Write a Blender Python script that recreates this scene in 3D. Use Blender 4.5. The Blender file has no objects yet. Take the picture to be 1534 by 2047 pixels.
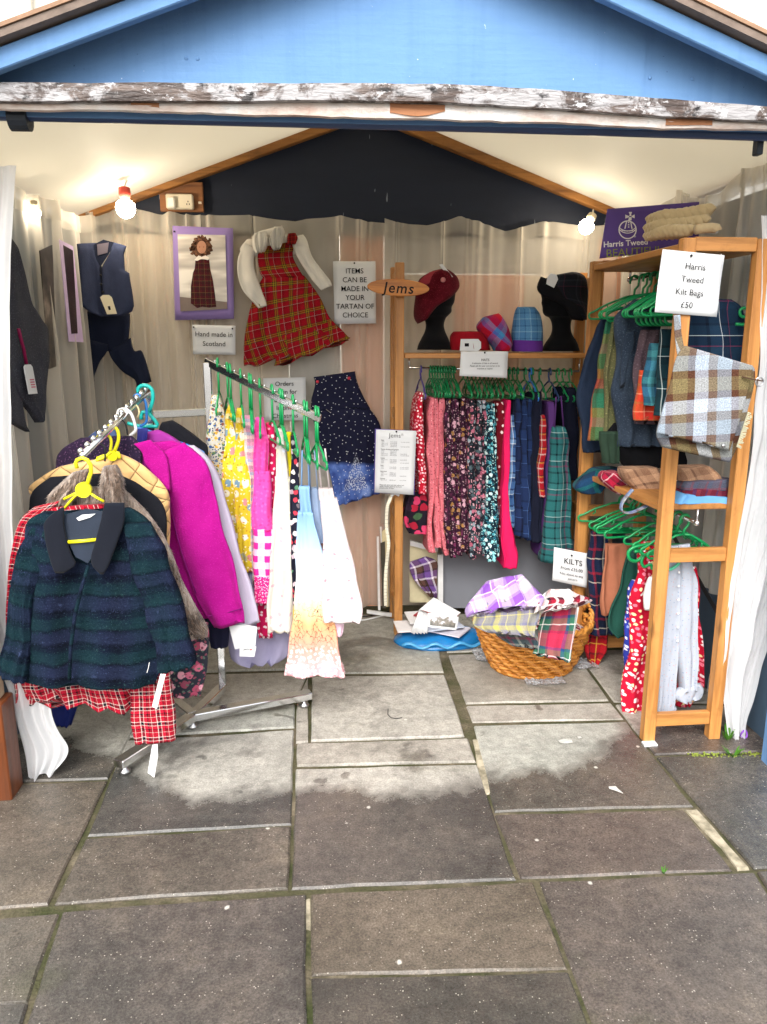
import bpy, bmesh, math, random
from mathutils import Vector, Matrix, noise

# ---------------------------------------------------------------- camera, sky, light, exposure
SC = bpy.context.scene
COL = SC.collection
CAM_H, PITCH, YAW, FPX, PW, PH = 1.47, math.radians(12.5), math.radians(4.4), 1537.0, 1534.0, 2047.0
CO = Vector((0, 0, CAM_H))
CF = Vector((math.sin(YAW)*math.cos(PITCH), math.cos(YAW)*math.cos(PITCH), -math.sin(PITCH)))
CR = Vector((math.cos(YAW), -math.sin(YAW), 0))
CU = CR.cross(CF)
cd = bpy.data.cameras.new('camera'); cam = bpy.data.objects.new('camera', cd); COL.objects.link(cam)
cam.location = CO
cam.rotation_euler = (math.pi/2-PITCH, 0, -YAW)
cd.sensor_fit = 'HORIZONTAL'; cd.sensor_width = 36; cd.lens = 36*FPX/PW
cd.clip_start = .02; cd.clip_end = 400
SC.camera = cam

SUN_EL, SUN_AZ = math.radians(44), math.radians(198)   # high and behind the camera, veiled by cloud
w = bpy.data.worlds.new('World'); SC.world = w; w.use_nodes = True
wn = w.node_tree; wn.nodes.clear()
sky = wn.nodes.new('ShaderNodeTexSky'); sky.sky_type = 'NISHITA'; sky.sun_disc = False
sky.sun_elevation = SUN_EL; sky.sun_rotation = SUN_AZ; sky.dust_density = 4; sky.air_density = 1.4; sky.ozone_density = .6
hs = wn.nodes.new('ShaderNodeHueSaturation'); hs.inputs['Saturation'].default_value = .22
bg = wn.nodes.new('ShaderNodeBackground'); bg.inputs['Strength'].default_value = .15
wo = wn.nodes.new('ShaderNodeOutputWorld')
wn.links.new(sky.outputs[0], hs.inputs['Color']); wn.links.new(hs.outputs[0], bg.inputs[0]); wn.links.new(bg.outputs[0], wo.inputs[0])
sl = bpy.data.lights.new('sun', 'SUN'); sl.energy = 1.0; sl.angle = math.radians(45); sl.color = (1, .96, .9)
so = bpy.data.objects.new('sun', sl); COL.objects.link(so)
so.rotation_euler = (math.pi/2-SUN_EL, 0, math.pi-SUN_AZ)
vs = SC.view_settings
vs.view_transform = 'Standard'; vs.look = 'None'; vs.exposure = 1.28; vs.gamma = 1; vs.use_curve_mapping = False
SC.cycles.max_bounces = 6; SC.cycles.diffuse_bounces = 3; SC.cycles.glossy_bounces = 3; SC.cycles.transmission_bounces = 4; SC.cycles.use_adaptive_sampling = True; SC.cycles.adaptive_threshold = .025; SC.cycles.transparent_max_bounces = 14
SC.cycles.use_denoising = True

# ---------------------------------------------------------------- picture measurements -> places in the world
def ray(px, py): return CF + CR*((px-PW/2)/FPX) - CU*((py-PH/2)/FPX)
def at(px, py, Y):
    d = ray(px, py); return CO + d*(Y/d.y)
def atx(px, py, X):
    d = ray(px, py); return CO + d*(X/d.x)
def gr(px, py, z=0.0):
    d = ray(px, py); return CO + d*((z-CAM_H)/d.z)
def plane(Y, X0=0.0, yaw=0.0, lean=0.0):
    """vertical plane facing the front of the stall; yaw turns it about the vertical, lean tips it back"""
    n = Vector((math.sin(yaw), -math.cos(yaw), 0)); n = (n + Vector((0, 0, lean))).normalized()
    return (Vector((X0, Y, 1.0)), n)
def onp(px, py, pl):
    d = ray(px, py); return CO + d*((pl[0]-CO).dot(pl[1])/d.dot(pl[1]))
def crop(x0, y0, s):
    def f(x, y): return (x0+x/s, y0+y/s)
    return f
def rows(c, rs):
    out = []
    for r in rs:
        if len(r) == 3:
            a = c(r[1], r[0]); b = c(r[2], r[0])
        else:
            a = c(r[0], r[1]); b = c(r[2], r[3])
        out.append((a[0], a[1], b[0], b[1]))
    return out
FULL = crop(0, 0, 1)
c1 = crop(0, 0, 1.992); c2 = crop(764, 0, 1.992); c3 = crop(0, 380, 3.652); c4 = crop(320, 400, 3.068); c5 = crop(720, 480, 3.068)
c6 = crop(1140, 380, 3.530); c7 = crop(0, 760, 2.436); c8 = crop(340, 700, 2.693)
d1 = crop(740, 720, 3.010); d2 = crop(1130, 880, 3.101); d5 = crop(300, 420, 5.9); d6 = crop(120, 760, 5.113); d7 = crop(740, 840, 12.78); d8 = crop(1190, 380, 5.681)

# ---------------------------------------------------------------- objects
WPOS = {}
def put(o, label=None, cat=None, group=None, kind=None):
    if label: o['label'] = label
    if cat: o['category'] = cat
    if group: o['group'] = group
    if kind: o['kind'] = kind
    return o
def thing(name, label, cat, loc, group=None, kind=None):
    o = bpy.data.objects.new(name, None); o.empty_display_size = .05
    COL.objects.link(o); o.location = loc; WPOS[o.name] = Vector(loc)
    return put(o, label, cat, group, kind)

class MB:
    def __init__(s): s.v = []; s.f = []; s.uv = []; s.mi = []
    def vert(s, p, uv=None):
        p = Vector(p); s.v.append(p); s.uv.append(uv if uv is not None else (p.x+p.y, p.z)); return len(s.v)-1
    def face(s, *i, m=0): s.f.append(tuple(i)); s.mi.append(m)
    def box(s, c, size, M=None, taper=1.0):
        c = Vector(c); hx, hy, hz = (q/2 for q in size); b = len(s.v)
        for z in (-1, 1):
            t = taper if z > 0 else 1
            for x, y in ((-1, -1), (1, -1), (1, 1), (-1, 1)):
                p = Vector((x*hx*t, y*hy*t, z*hz))
                if M: p = M @ p
                s.vert(c+p, (x*hx+y*hy, z*hz))
        for q in ((3, 2, 1, 0), (4, 5, 6, 7), (0, 1, 5, 4), (1, 2, 6, 5), (2, 3, 7, 6), (3, 0, 4, 7)): s.face(*(b+k for k in q))
        return s
    def bar(s, p, q, wd, th, up=(0, 0, 1)):
        p, q = Vector(p), Vector(q); d = (q-p); L = d.length; d.normalize()
        sx = d.cross(Vector(up)); sx = sx.normalized() if sx.length > 1e-5 else Vector((1, 0, 0)); u = sx.cross(d)
        b = len(s.v)
        for k, e in enumerate((p, q)):
            for x, y in ((-1, -1), (1, -1), (1, 1), (-1, 1)): s.vert(e+sx*x*wd/2+u*y*th/2, (x*wd/2+y*th, k*L))
        for f in ((0, 1, 2, 3), (7, 6, 5, 4), (4, 5, 1, 0), (5, 6, 2, 1), (6, 7, 3, 2), (7, 4, 0, 3)): s.face(*(b+k for k in f))
        return s
    def tube(s, pts, r, n=8, cap=True, flat=1.0):
        pts = [Vector(p) for p in pts]; rs = r if isinstance(r, (list, tuple)) else [r]*len(pts)
        up = Vector((0, 0, 1)); prev = None; vv = 0; rings = []
        for i, p in enumerate(pts):
            t = (pts[min(i+1, len(pts)-1)]-pts[max(i-1, 0)]).normalized()
            if prev is None:
                a = t.cross(up) if abs(t.z) < .95 else t.cross(Vector((1, 0, 0)))
            else: a = prev - t*prev.dot(t)
            a = a.normalized() if a.length > 1e-6 else Vector((1, 0, 0)); prev = a; bb = t.cross(a)
            if i: vv += (p-pts[i-1]).length
            rings.append([s.vert(p+(a*math.cos(2*math.pi*k/n)+bb*math.sin(2*math.pi*k/n)*flat)*rs[i], (2*math.pi*rs[i]*k/n, vv)) for k in range(n)])
        for a, b in zip(rings, rings[1:]):
            for k in range(n): s.face(a[k], a[(k+1) % n], b[(k+1) % n], b[k])
        if cap: s.face(*rings[0][::-1]); s.face(*rings[-1])
        return s
    def ball(s, c, r, n=10, sc=(1, 1, 1), M=None, fn=None):
        c = Vector(c); b = len(s.v); m = max(4, n//2+1)
        for i in range(m+1):
            th = math.pi*i/m
            for k in range(n):
                ph = 2*math.pi*k/n; d = Vector((math.sin(th)*math.cos(ph), math.sin(th)*math.sin(ph), math.cos(th)))
                rr = r*(fn(d) if fn else 1)
                p = Vector((d.x*rr*sc[0], d.y*rr*sc[1], d.z*rr*sc[2]))
                if M: p = M @ p
                s.vert(c+p, (ph*r, th*r))
        for i in range(m):
            for k in range(n):
                q = (b+i*n+k, b+i*n+(k+1) % n, b+(i+1)*n+(k+1) % n, b+(i+1)*n+k); s.face(*q)
        return s
    def prism(s, pts, off):
        """flat polygon given in 3-D, thickened along off"""
        off = Vector(off); b = len(s.v); n = len(pts)
        for p in pts: s.vert(p)
        for p in pts: s.vert(Vector(p)+off)
        s.face(*range(b, b+n)); s.face(*reversed(range(b+n, b+2*n)))
        for k in range(n): s.face(b+k, b+(k+1) % n, b+n+(k+1) % n, b+n+k)
        return s
    def grid(s, fn, nu, nv, uvs=(1, 1)):
        b = len(s.v)
        for j in range(nv+1):
            for i in range(nu+1): s.vert(fn(i/nu, j/nv), (i/nu*uvs[0], j/nv*uvs[1]))
        for j in range(nv):
            for i in range(nu): q = b+j*(nu+1)+i; s.face(q, q+1, q+nu+2, q+nu+1)
        return s
    def build(s, name, mat, parent=None, smooth=False, bevel=0, label=None, cat=None, group=None, kind=None, base=False, recalc=True, solid=0):
        me = bpy.data.meshes.new(name)
        if parent is not None: pw = WPOS[parent.name]
        else: pw = Vector((0, 0, 0))
        lo = [min(p[k] for p in s.v) for k in range(3)]; hi = [max(p[k] for p in s.v) for k in range(3)]
        org = Vector(((lo[0]+hi[0])/2, (lo[1]+hi[1])/2, lo[2] if parent is None else (lo[2]+hi[2])/2))
        me.from_pydata([p-org for p in s.v], [], s.f)
        uvl = me.uv_layers.new(name='UVMap')
        vi = [0]*len(me.loops); me.loops.foreach_get('vertex_index', vi)
        flat = []
        for k in vi: flat.extend(s.uv[k])
        uvl.data.foreach_set('uv', flat)
        mats = mat if isinstance(mat, (list, tuple)) else [mat]
        for m in mats: me.materials.append(m)
        if len(mats) > 1: me.polygons.foreach_set('material_index', s.mi)
        if recalc or solid or bevel:
            bm = bmesh.new(); bm.from_mesh(me)
            if recalc: bmesh.ops.recalc_face_normals(bm, faces=bm.faces)
            if bevel: bmesh.ops.bevel(bm, geom=[e for e in bm.edges if len(e.link_faces) == 2 and e.calc_face_angle(0) > .5], offset=bevel, segments=1, affect='EDGES', clamp_overlap=True)
            bm.to_mesh(me); bm.free()
        if smooth: me.polygons.foreach_set('use_smooth', [True]*len(me.polygons))
        me.update()
        o = bpy.data.objects.new(name, me); COL.objects.link(o); o.parent = parent; o.location = org-pw
        WPOS[o.name] = org
        if solid:
            md = o.modifiers.new('thickness', 'SOLIDIFY'); md.thickness = solid; md.offset = 0
        return put(o, label, cat, group, kind)

def copy_tree(o, delta, label=None, group=None):
    c = o.copy(); COL.objects.link(c); c.location = o.location+Vector(delta); WPOS[c.name] = WPOS[o.name]+Vector(delta)
    if label: c['label'] = label
    if group: c['group'] = group
    for ch in [x for x in COL.objects if x.parent == o]:
        k = ch.copy(); COL.objects.link(k); k.parent = c
        for g in [x for x in COL.objects if x.parent == ch]:
            h = g.copy(); COL.objects.link(h); h.parent = k
    return c

# ---------------------------------------------------------------- hanging cloth: lofted from left/right edges, with real thickness and folds
def cat(vals, n):
    m = len(vals)
    if m == 2: return [vals[0].lerp(vals[1], i/(n-1)) for i in range(n)]
    out = []
    for i in range(n):
        t = i/(n-1)*(m-1); k = min(int(t), m-2); f = t-k
        p0 = vals[max(k-1, 0)]; p1 = vals[k]; p2 = vals[k+1]; p3 = vals[min(k+2, m-1)]
        out.append(.5*((2*p1)+(p2-p0)*f+(2*p0-5*p1+4*p2-p3)*f*f+(3*p1-p0-3*p2+p3)*f*f*f))
    return out
WRK = set()
def wrinkle(m):
    """soft pulls and rucks of hanging cloth, added to whatever relief the weave has"""
    if m.name in WRK: return
    WRK.add(m.name); nt = m.node_tree; b = next((n for n in nt.nodes if n.type == 'BSDF_PRINCIPLED'), None)
    if b is None: return
    tc = nt.nodes.new('ShaderNodeTexCoord'); mp = nt.nodes.new('ShaderNodeMapping'); mp.inputs['Scale'].default_value = (15, 15, 6)
    nz = nt.nodes.new('ShaderNodeTexNoise'); nz.noise_type = 'RIDGED_MULTIFRACTAL'; nz.inputs['Scale'].default_value = 1.0; nz.inputs['Detail'].default_value = 2.5; nz.inputs['Distortion'].default_value = .8
    bp = nt.nodes.new('ShaderNodeBump'); bp.inputs['Strength'].default_value = .5; bp.inputs['Distance'].default_value = .012
    nt.links.new(tc.outputs['Object'], mp.inputs[0]); nt.links.new(mp.outputs[0], nz.inputs['Vector']); nt.links.new(nz.outputs[0], bp.inputs['Height'])
    lk = b.inputs['Normal'].links
    if lk: nt.links.new(lk[0].from_socket, bp.inputs['Normal'])
    nt.links.new(bp.outputs[0], b.inputs['Normal'])
def lcat(vals, n):
    m = len(vals); out = []
    for i in range(n):
        t = i/(n-1)*(m-1); k = min(int(t), m-2); out.append(vals[k].lerp(vals[k+1], t-k))
    return out
def veil(name, mat, rs, pl, parent, amp=.02, freq=4, seed=0, nu=70, nv=60, **kw):
    """one thin layer of cloth between the two measured edges, pleated"""
    if isinstance(pl, (int, float)): pl = plane(pl)
    rnd = random.Random(seed); ph = [rnd.uniform(0, 6.28) for _ in range(4)]
    Lp = cat([onp(r[0], r[1], pl) for r in rs], nv+1); Rp = cat([onp(r[2], r[3], pl) for r in rs], nv+1)
    def fn(u, v):
        j = int(round(v*nv)); p = Lp[j].lerp(Rp[j], u)
        s = math.sin(u*freq*6.283+ph[0]+1.2*math.sin(v*2.2+ph[1])); s2 = math.sin(u*freq*2.3*6.283+ph[2]+v*2)
        o = amp*(math.copysign(abs(s)**.6, s)*.75+s2*.3)+.004*math.sin(u*freq*5.1*6.283+ph[3]+v*3)+.012*noise.noise(Vector((p.x*26, p.y*26, p.z*6)))
        if v > .9: p = p+Vector((0, 0, .012*(v-.9)*10*math.sin(u*11+ph[2])))
        return p+pl[1]*(o+noise.noise(p*9)*.006)+Vector((noise.noise(p*7+Vector((4, 0, 0)))*.006, 0, 0))
    w_ = (Rp[0]-Lp[0]).length
    return MB().grid(fn, nu, nv, (w_*2, 2)).build(name, mat, parent, smooth=True, recalc=False, **kw)
def cloth(name, mat, rs, pl, parent=None, df=.02, db=None, fold=0.0, freq=4, ramp=1.0, seed=0, n=12, nz=24, top=.5, bot=.85, crease=.004, hem=0.0, drop=0.0, shift=False, form='flat', lin=False, **kw):
    """rs: rows (xl,yl,xr,yr) in picture measurements laid on plane pl; df/db: bulge to the front and back"""
    if isinstance(pl, (int, float)): pl = plane(pl)
    if db is None: db = df
    if crease: wrinkle(mat)
    if form == 'flat' and db < .08: df, db = df*.62, db*.62
    rnd = random.Random(seed*7+3)
    ip = lcat if lin else cat
    Lp = ip([onp(r[0], r[1], pl) for r in rs], nz); Rp = ip([onp(r[2], r[3], pl) for r in rs], nz)
    ph = [rnd.uniform(0, 6.28) for _ in range(4)]; dr = [rnd.uniform(-1.5, 1.5) for _ in range(4)]
    uo = (0, 0) if not shift else (rnd.uniform(0, 3), rnd.uniform(0, 3))
    mb = MB(); N = 2*n; rings = []; vacc = 0; prevc = None; off = Vector((seed*1.37, seed*.71, seed*2.1))
    for i in range(nz):
        l, r = Lp[i], Rp[i]; c = (l+r)/2; a = r-l; wd = max(a.length, 1e-4); a = a/wd; t = i/(nz-1)
        if prevc is not None: vacc += (c-prevc).length
        prevc = c
        th = 1.0
        if t < .12: th = top+(1-top)*math.sin(t/.12*math.pi/2)
        if t > .9: th *= bot+(1-bot)*math.cos((t-.9)/.1*math.pi/2)
        f_ = min(df, wd*.55 if db < .08 else df)*th; b_ = db*th
        ring = []; arc = 0; prev2 = None; tmp = []
        for k in range(N+1):
            an = 2*math.pi*k/N
            sx = math.sin(an); cy = -math.cos(an)
            ex_, ey_ = {'flat': (.8, .42) if db < .08 else (.4, .8), 'round': (1.0, 1.0)}[form]
            x = -wd/2*(abs(sx)**ex_)*(1 if sx > 0 else -1); y = (f_ if cy > 0 else b_)*(abs(cy)**ey_)*(1 if cy > 0 else -1)
            q = Vector((x, y))
            if prev2 is not None: arc += (q-prev2).length
            prev2 = q; tmp.append((q, arc, x/wd, cy))
        mid = tmp[n][1]
        for k in range(N):
            q, ar, s_, cy = tmp[k]
            g = (t**ramp)*fold
            sa = math.sin(freq*6.283*s_+ph[0]+dr[0]*t); dsp = g*(math.copysign(abs(sa)**.65, sa)*.6+math.sin(freq*1.7*6.283*s_+ph[1]+dr[1]*t)*.4)
            p = c+a*q.x+pl[1]*(q.y+dsp)
            if crease:
                pz = Vector((p.x, p.y, p.z*.4)); rdg = 1-2*abs(noise.noise((pz+off)*11))
                nv = noise.noise((pz+off)*24)*crease*.6+rdg*crease*.8+noise.noise((p+off)*5)*crease*1.3
                p = p+pl[1]*nv+a*noise.noise((p-off)*9)*crease*1.2
            if hem and t > .75: p.z += hem*((t-.75)/.25)*math.sin(freq*6.283*s_+ph[2])
            if drop and t > .5: p.z -= drop*(t-.5)*abs(s_)
            ring.append(mb.vert(p, (ar-mid+uo[0], vacc+uo[1])))
        rings.append(ring)
    for A, B in zip(rings, rings[1:]):
        for k in range(N): mb.face(A[k], A[(k+1) % N], B[(k+1) % N], B[k])
    for ring, s in ((rings[0], 1), (rings[-1], 1)):
        cc = sum((mb.v[k] for k in ring), Vector())/N
        if ring is rings[-1]: cc.z += .02
        ci = mb.vert(cc, mb.uv[ring[0]])
        for k in range(N): mb.face(ring[k], ring[(k+1) % N], ci)
    # the seam of the pattern lies at the back
    return mb.build(name, mat, parent, smooth=True, **kw)
def pxpoly(c, pts, pl, lift=0.0):
    return [onp(*c(*p), pl)+pl[1]*lift for p in pts]
def flat(name, mat, c, pts, pl, parent=None, th=.004, lift=0.0, **kw):
    """stiff or folded sheet with a thickness, its outline on plane pl"""
    if isinstance(pl, (int, float)): pl = plane(pl)
    return MB().prism(pxpoly(c, pts, pl, lift+th), -pl[1]*th).build(name, mat, parent, **kw)

def nth(i):
    return ['first', 'second', 'third', 'fourth', 'fifth', 'sixth', 'seventh', 'eighth', 'ninth', 'tenth', 'eleventh', 'twelfth', 'thirteenth', 'fourteenth', 'fifteenth', 'sixteenth', 'seventeenth', 'eighteenth', 'nineteenth', 'twentieth', 'twenty-first', 'twenty-second', 'twenty-third', 'twenty-fourth', 'twenty-fifth', 'twenty-sixth', 'twenty-seventh'][i]
# ---------------------------------------------------------------- materials
MATS = {}
class NT:
    def __init__(s, name):
        s.m = bpy.data.materials.new(name); s.m.use_nodes = True; s.t = s.m.node_tree; s.b = s.t.nodes['Principled BSDF']; s.o = s.t.nodes['Material Output']
    def n(s, ty, ins=None, **pr):
        nd = s.t.nodes.new('ShaderNode'+ty)
        for k, v in pr.items(): setattr(nd, k, v)
        for k, v in (ins or {}).items(): s.set(nd.inputs[k], v)
        return nd
    def set(s, sock, v):
        if hasattr(v, 'links') and hasattr(v, 'is_output'): s.t.links.new(v, sock)
        elif isinstance(v, (tuple, list)) and len(v) == 3 and sock.type == 'RGBA': sock.default_value = (*v, 1)
        else: sock.default_value = v
    def math(s, op, a, b=0.0, c=None):
        nd = s.n('Math', operation=op); s.set(nd.inputs[0], a); s.set(nd.inputs[1], b)
        if c is not None: s.set(nd.inputs[2], c)
        return nd.outputs[0]
    def mix(s, f, a, b, bt='MIX'):
        nd = s.n('MixRGB', blend_type=bt); s.set(nd.inputs[0], f); s.set(nd.inputs[1], a); s.set(nd.inputs[2], b); return nd.outputs[0]
    def ramp(s, f, stops, interp='LINEAR'):
        nd = s.n('ValToRGB'); cr = nd.color_ramp; cr.interpolation = interp
        while len(cr.elements) < len(stops): cr.elements.new(.5)
        for e, (p, c) in zip(cr.elements, stops): e.position = p; e.color = (*c, 1) if len(c) == 3 else c
        s.set(nd.inputs[0], f); return nd.outputs[0]
    def step(s, f, lo, hi): 
        nd = s.n('MapRange', ins={1: lo, 2: hi, 3: 0.0, 4: 1.0}); s.set(nd.inputs[0], f); return nd.outputs[0]
    def uv(s): return s.n('TexCoord').outputs['UV']
    def pos(s): return s.n('NewGeometry').outputs['Position']
    def scale(s, v, k):
        nd = s.n('VectorMath', operation='MULTIPLY'); s.set(nd.inputs[0], v); nd.inputs[1].default_value = k if isinstance(k, (tuple, list)) else (k, k, k); return nd.outputs[0]
    def noise(s, v, sc, det=3, rough=.55, dist=0.0):
        nd = s.n('TexNoise', ins={'Scale': sc, 'Detail': det, 'Roughness': rough, 'Distortion': dist}); s.set(nd.inputs['Vector'], v); return nd.outputs[0]
    def bump(s, h, st, d=.01):
        nd = s.n('Bump', ins={'Strength': st, 'Distance': d}); s.set(nd.inputs['Height'], h); s.t.links.new(nd.outputs[0], s.b.inputs['Normal']); return nd
    def fin(s, col=None, rough=.9, spec=.2, sheen=0.0, metal=0.0):
        if col is not None: s.set(s.b.inputs['Base Color'], col)
        s.set(s.b.inputs['Roughness'], rough); s.b.inputs['Specular IOR Level'].default_value = spec; s.b.inputs['Metallic'].default_value = metal
        if sheen: s.b.inputs['Sheen Weight'].default_value = sheen
        MATS[s.m.name] = s.m
        return s.m
def C(h):
    h = h.lstrip('#'); f = lambda x: ((x/255+.055)/1.055)**2.4 if x > 10 else x/255/12.92
    return tuple(f(int(h[i:i+2], 16)) for i in (0, 2, 4))
def plain(name, col, rough=.85, var=.15, sc=30, bump=.25, bsc=300, spec=.2, sheen=0.0, metal=0.0):
    if name in MATS: return MATS[name]
    t = NT(name); p = t.n('TexCoord').outputs['Object']
    c = t.mix(t.noise(p, sc), tuple(x*(1-var) for x in col), tuple(min(1, x*(1+var)) for x in col))
    if bump: t.bump(t.noise(p, bsc, 2), bump, .003)
    return t.fin(c, rough, spec, sheen, metal)
def tartan(name, sett, size, rough=.95, fuzz=.12, vs=None, bump=.3, ang=0.0, wob=.0):
    """sett: [(width, colour), ...] repeated both ways over size metres"""
    if name in MATS: return MATS[name]
    t = NT(name); uv = t.uv()
    if ang:
        mp = t.n('Mapping'); mp.inputs['Rotation'].default_value = (0, 0, ang); t.set(mp.inputs[0], uv); uv = mp.outputs[0]
    if wob:
        nz = t.n('TexNoise', ins={'Scale': 9.0, 'Detail': 2.0}); t.set(nz.inputs['Vector'], uv)
        uv = t.n('VectorMath', operation='MULTIPLY_ADD', ins={0: nz.outputs['Color'], 1: (wob, wob, 0), 2: uv}).outputs[0]
    sp = t.n('SeparateXYZ'); t.set(sp.inputs[0], uv)
    def stripes(ax, st):
        tot = sum(a for a, _ in st); q = 0; stops = []
        for a, c in st: stops.append((q/tot, c)); q += a
        return t.ramp(t.math('FRACT', t.math('MULTIPLY', sp.outputs[ax], 1/size)), stops, 'CONSTANT')
    a = stripes(0, sett); b = stripes(1, vs or sett)
    tw = t.math('FRACT', t.math('MULTIPLY', t.math('ADD', sp.outputs[0], sp.outputs[1]), 260))
    f = t.math('MULTIPLY_ADD', tw, .3, .35)
    c = t.mix(f, a, b)
    nz = t.noise(uv, 230, 3, .7)
    c = t.mix(t.math('MULTIPLY', nz, fuzz*2), c, t.mix(1, c, (.5, .5, .5), 'OVERLAY'))
    c = t.mix(min(1, fuzz*4), c, t.ramp(nz, [(.3, (.22, .22, .22)), (.7, (.78, .78, .78))]), 'OVERLAY')
    t.bump(t.noise(uv, 500, 2), bump, .002)
    return t.fin(c, rough, .12, .03)
def floral(name, base, cols, sc=40, rad=.36, sc2=None, cols2=None, rad2=.3, rough=.85, soft=.04):
    """scattered little motifs printed on a ground"""
    if name in MATS: return MATS[name]
    t = NT(name); uv = t.uv(); c = base
    nz = t.n('TexNoise', ins={'Scale': sc*1.6, 'Detail': 2.0}); t.set(nz.inputs['Vector'], uv)
    uvd = t.n('VectorMath', operation='MULTIPLY_ADD', ins={0: nz.outputs['Color'], 1: (.5/sc, .5/sc, 0), 2: uv}).outputs[0]
    for (k, cs, rd) in ((sc, cols, rad),)+(((sc2, cols2, rad2),) if sc2 else ()):
        v = t.n('TexVoronoi', voronoi_dimensions='2D', ins={'Scale': k, 'Randomness': .9}); t.set(v.inputs['Vector'], uvd)
        s2 = t.n('SeparateXYZ'); t.set(s2.inputs[0], v.outputs['Color'])
        pc = t.ramp(s2.outputs[0], [(i/len(cs), q) for i, q in enumerate(cs)], 'CONSTANT')
        m = t.step(v.outputs['Distance'], rd, rd-soft-.02)
        m = t.math('MULTIPLY', m, t.step(s2.outputs[1], .12, .2))
        c = t.mix(m, c, pc)
    c = t.mix(.06, c, t.noise(uv, 90, 2), 'OVERLAY')
    t.bump(t.noise(uv, 300, 2), .2, .002)
    return t.fin(c, rough, .2)
def tweed(name, c1, c2, c3, sc=260, big=8, mixv=.5, bump=.8, spec3=.6):
    sc = sc*.6
    if name in MATS: return MATS[name]
    t = NT(name); uv = t.uv()
    a = t.mix(t.step(t.noise(uv, big, 2), .4, .6), c1, c2)
    a = t.mix(t.step(t.noise(uv, sc, 2), spec3, spec3+.06), a, c3)
    t.bump(t.noise(uv, sc*.7, 3), bump, .004)
    return t.fin(a, 1, .08, .04)
def wood(name, c1, c2, axis=2, rough=.45, sc=1.0, knots=True, spec=.4):
    if name in MATS: return MATS[name]
    t = NT(name); p = t.n('TexCoord').outputs['Object']
    k = [26*sc]*3; k[axis] = 1.6*sc
    q = t.scale(p, tuple(k)); n1 = t.noise(q, 1.0, 5, .6, .6)
    c = t.ramp(n1, [(.3, c2), (.55, c1), (.75, tuple(x*1.12 for x in c1))])
    if knots:
        k2 = [7*sc]*3; k2[axis] = 2.2*sc
        v = t.n('TexVoronoi', ins={'Scale': 1.0}); t.set(v.inputs['Vector'], t.scale(p, tuple(k2)))
        c = t.mix(t.step(v.outputs['Distance'], .13, .05), c, tuple(x*.35 for x in c2))
    c = t.mix(t.math('MULTIPLY', t.step(t.noise(p, 9, 4, .7), .55, .75), .35), c, tuple(x*.45 for x in c2))
    t.bump(t.math('ADD', n1, t.noise(p, 45, 2)), .2, .004)
    return t.fin(c, t.math('MULTIPLY_ADD', t.noise(p, 14, 3), .3, rough-.1), spec)
def sheer(name, col, opac, rough=.9, fold=.1):
    """thin voile: threads scatter and pass light, gaps between them show what is behind"""
    if name in MATS: return MATS[name]
    t = NT(name); t.t.nodes.remove(t.b)
    d = t.n('BsdfDiffuse', ins={'Color': col}); tr = t.n('BsdfTranslucent', ins={'Color': col}); tp = t.n('BsdfTransparent')
    m1 = t.n('MixShader', ins={0: .45}); t.t.links.new(d.outputs[0], m1.inputs[1]); t.t.links.new(tr.outputs[0], m1.inputs[2])
    lw = t.n('LayerWeight', ins={'Blend': .35})
    fz = t.math('ADD', t.math('MULTIPLY', lw.outputs['Facing'], .75), opac)
    fz = t.math('ADD', fz, t.math('MULTIPLY', t.math('SUBTRACT', t.noise(t.scale(t.uv(), (9, 1.2, 1)), 1.0, 3), .5), fold))
    fz = t.math('MINIMUM', fz, .97)
    m2 = t.n('MixShader'); t.set(m2.inputs[0], fz); t.t.links.new(tp.outputs[0], m2.inputs[1]); t.t.links.new(m1.outputs[0], m2.inputs[2])
    t.t.links.new(m2.outputs[0], t.o.inputs[0]); MATS[name] = t.m; return t.m
chrome = plain('chrome', (.78, .79, .8), .16, .04, 20, 0, spec=.5, metal=1)
steel = plain('steel', (.55, .55, .56), .3, .05, 20, 0, spec=.5, metal=1)
black_iron = plain('black_iron', (.02, .02, .022), .5, .1)
def plastic(name, col, rough=.35): return plain(name, col, rough, .05, 10, 0, spec=.5)
paper = plain('white_paper', (.66, .67, .68), .85, .02, 8, .05, 40, spec=.1)
ink = plain('printed_ink', (.012, .012, .014), .9, .05, 10, 0, spec=.05)
green_plastic = plastic('green_plastic', C('#0a8a4c'))
dgreen_plastic = plastic('dark_green_plastic', C('#0e7c48'))
yellow_plastic = plastic('yellow_plastic', C('#e8e01c'), .3)
white_plastic = plastic('white_plastic', (.8, .8, .8), .3)
blue_plastic = plastic('blue_plastic', C('#2b78c8'), .3)
teal_plastic = plastic('teal_plastic', C('#14b8b0'), .3)
pine = wood('varnished_pine', C('#bd8448'), C('#8c5a2a'), 2, .4, 1.0)
pine_x = wood('varnished_pine_shelf', C('#b67e44'), C('#865628'), 0, .4, 1.0)
pine_y = wood('varnished_pine_board', C('#ae7840'), C('#805026'), 1, .4, 1.0)

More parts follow.
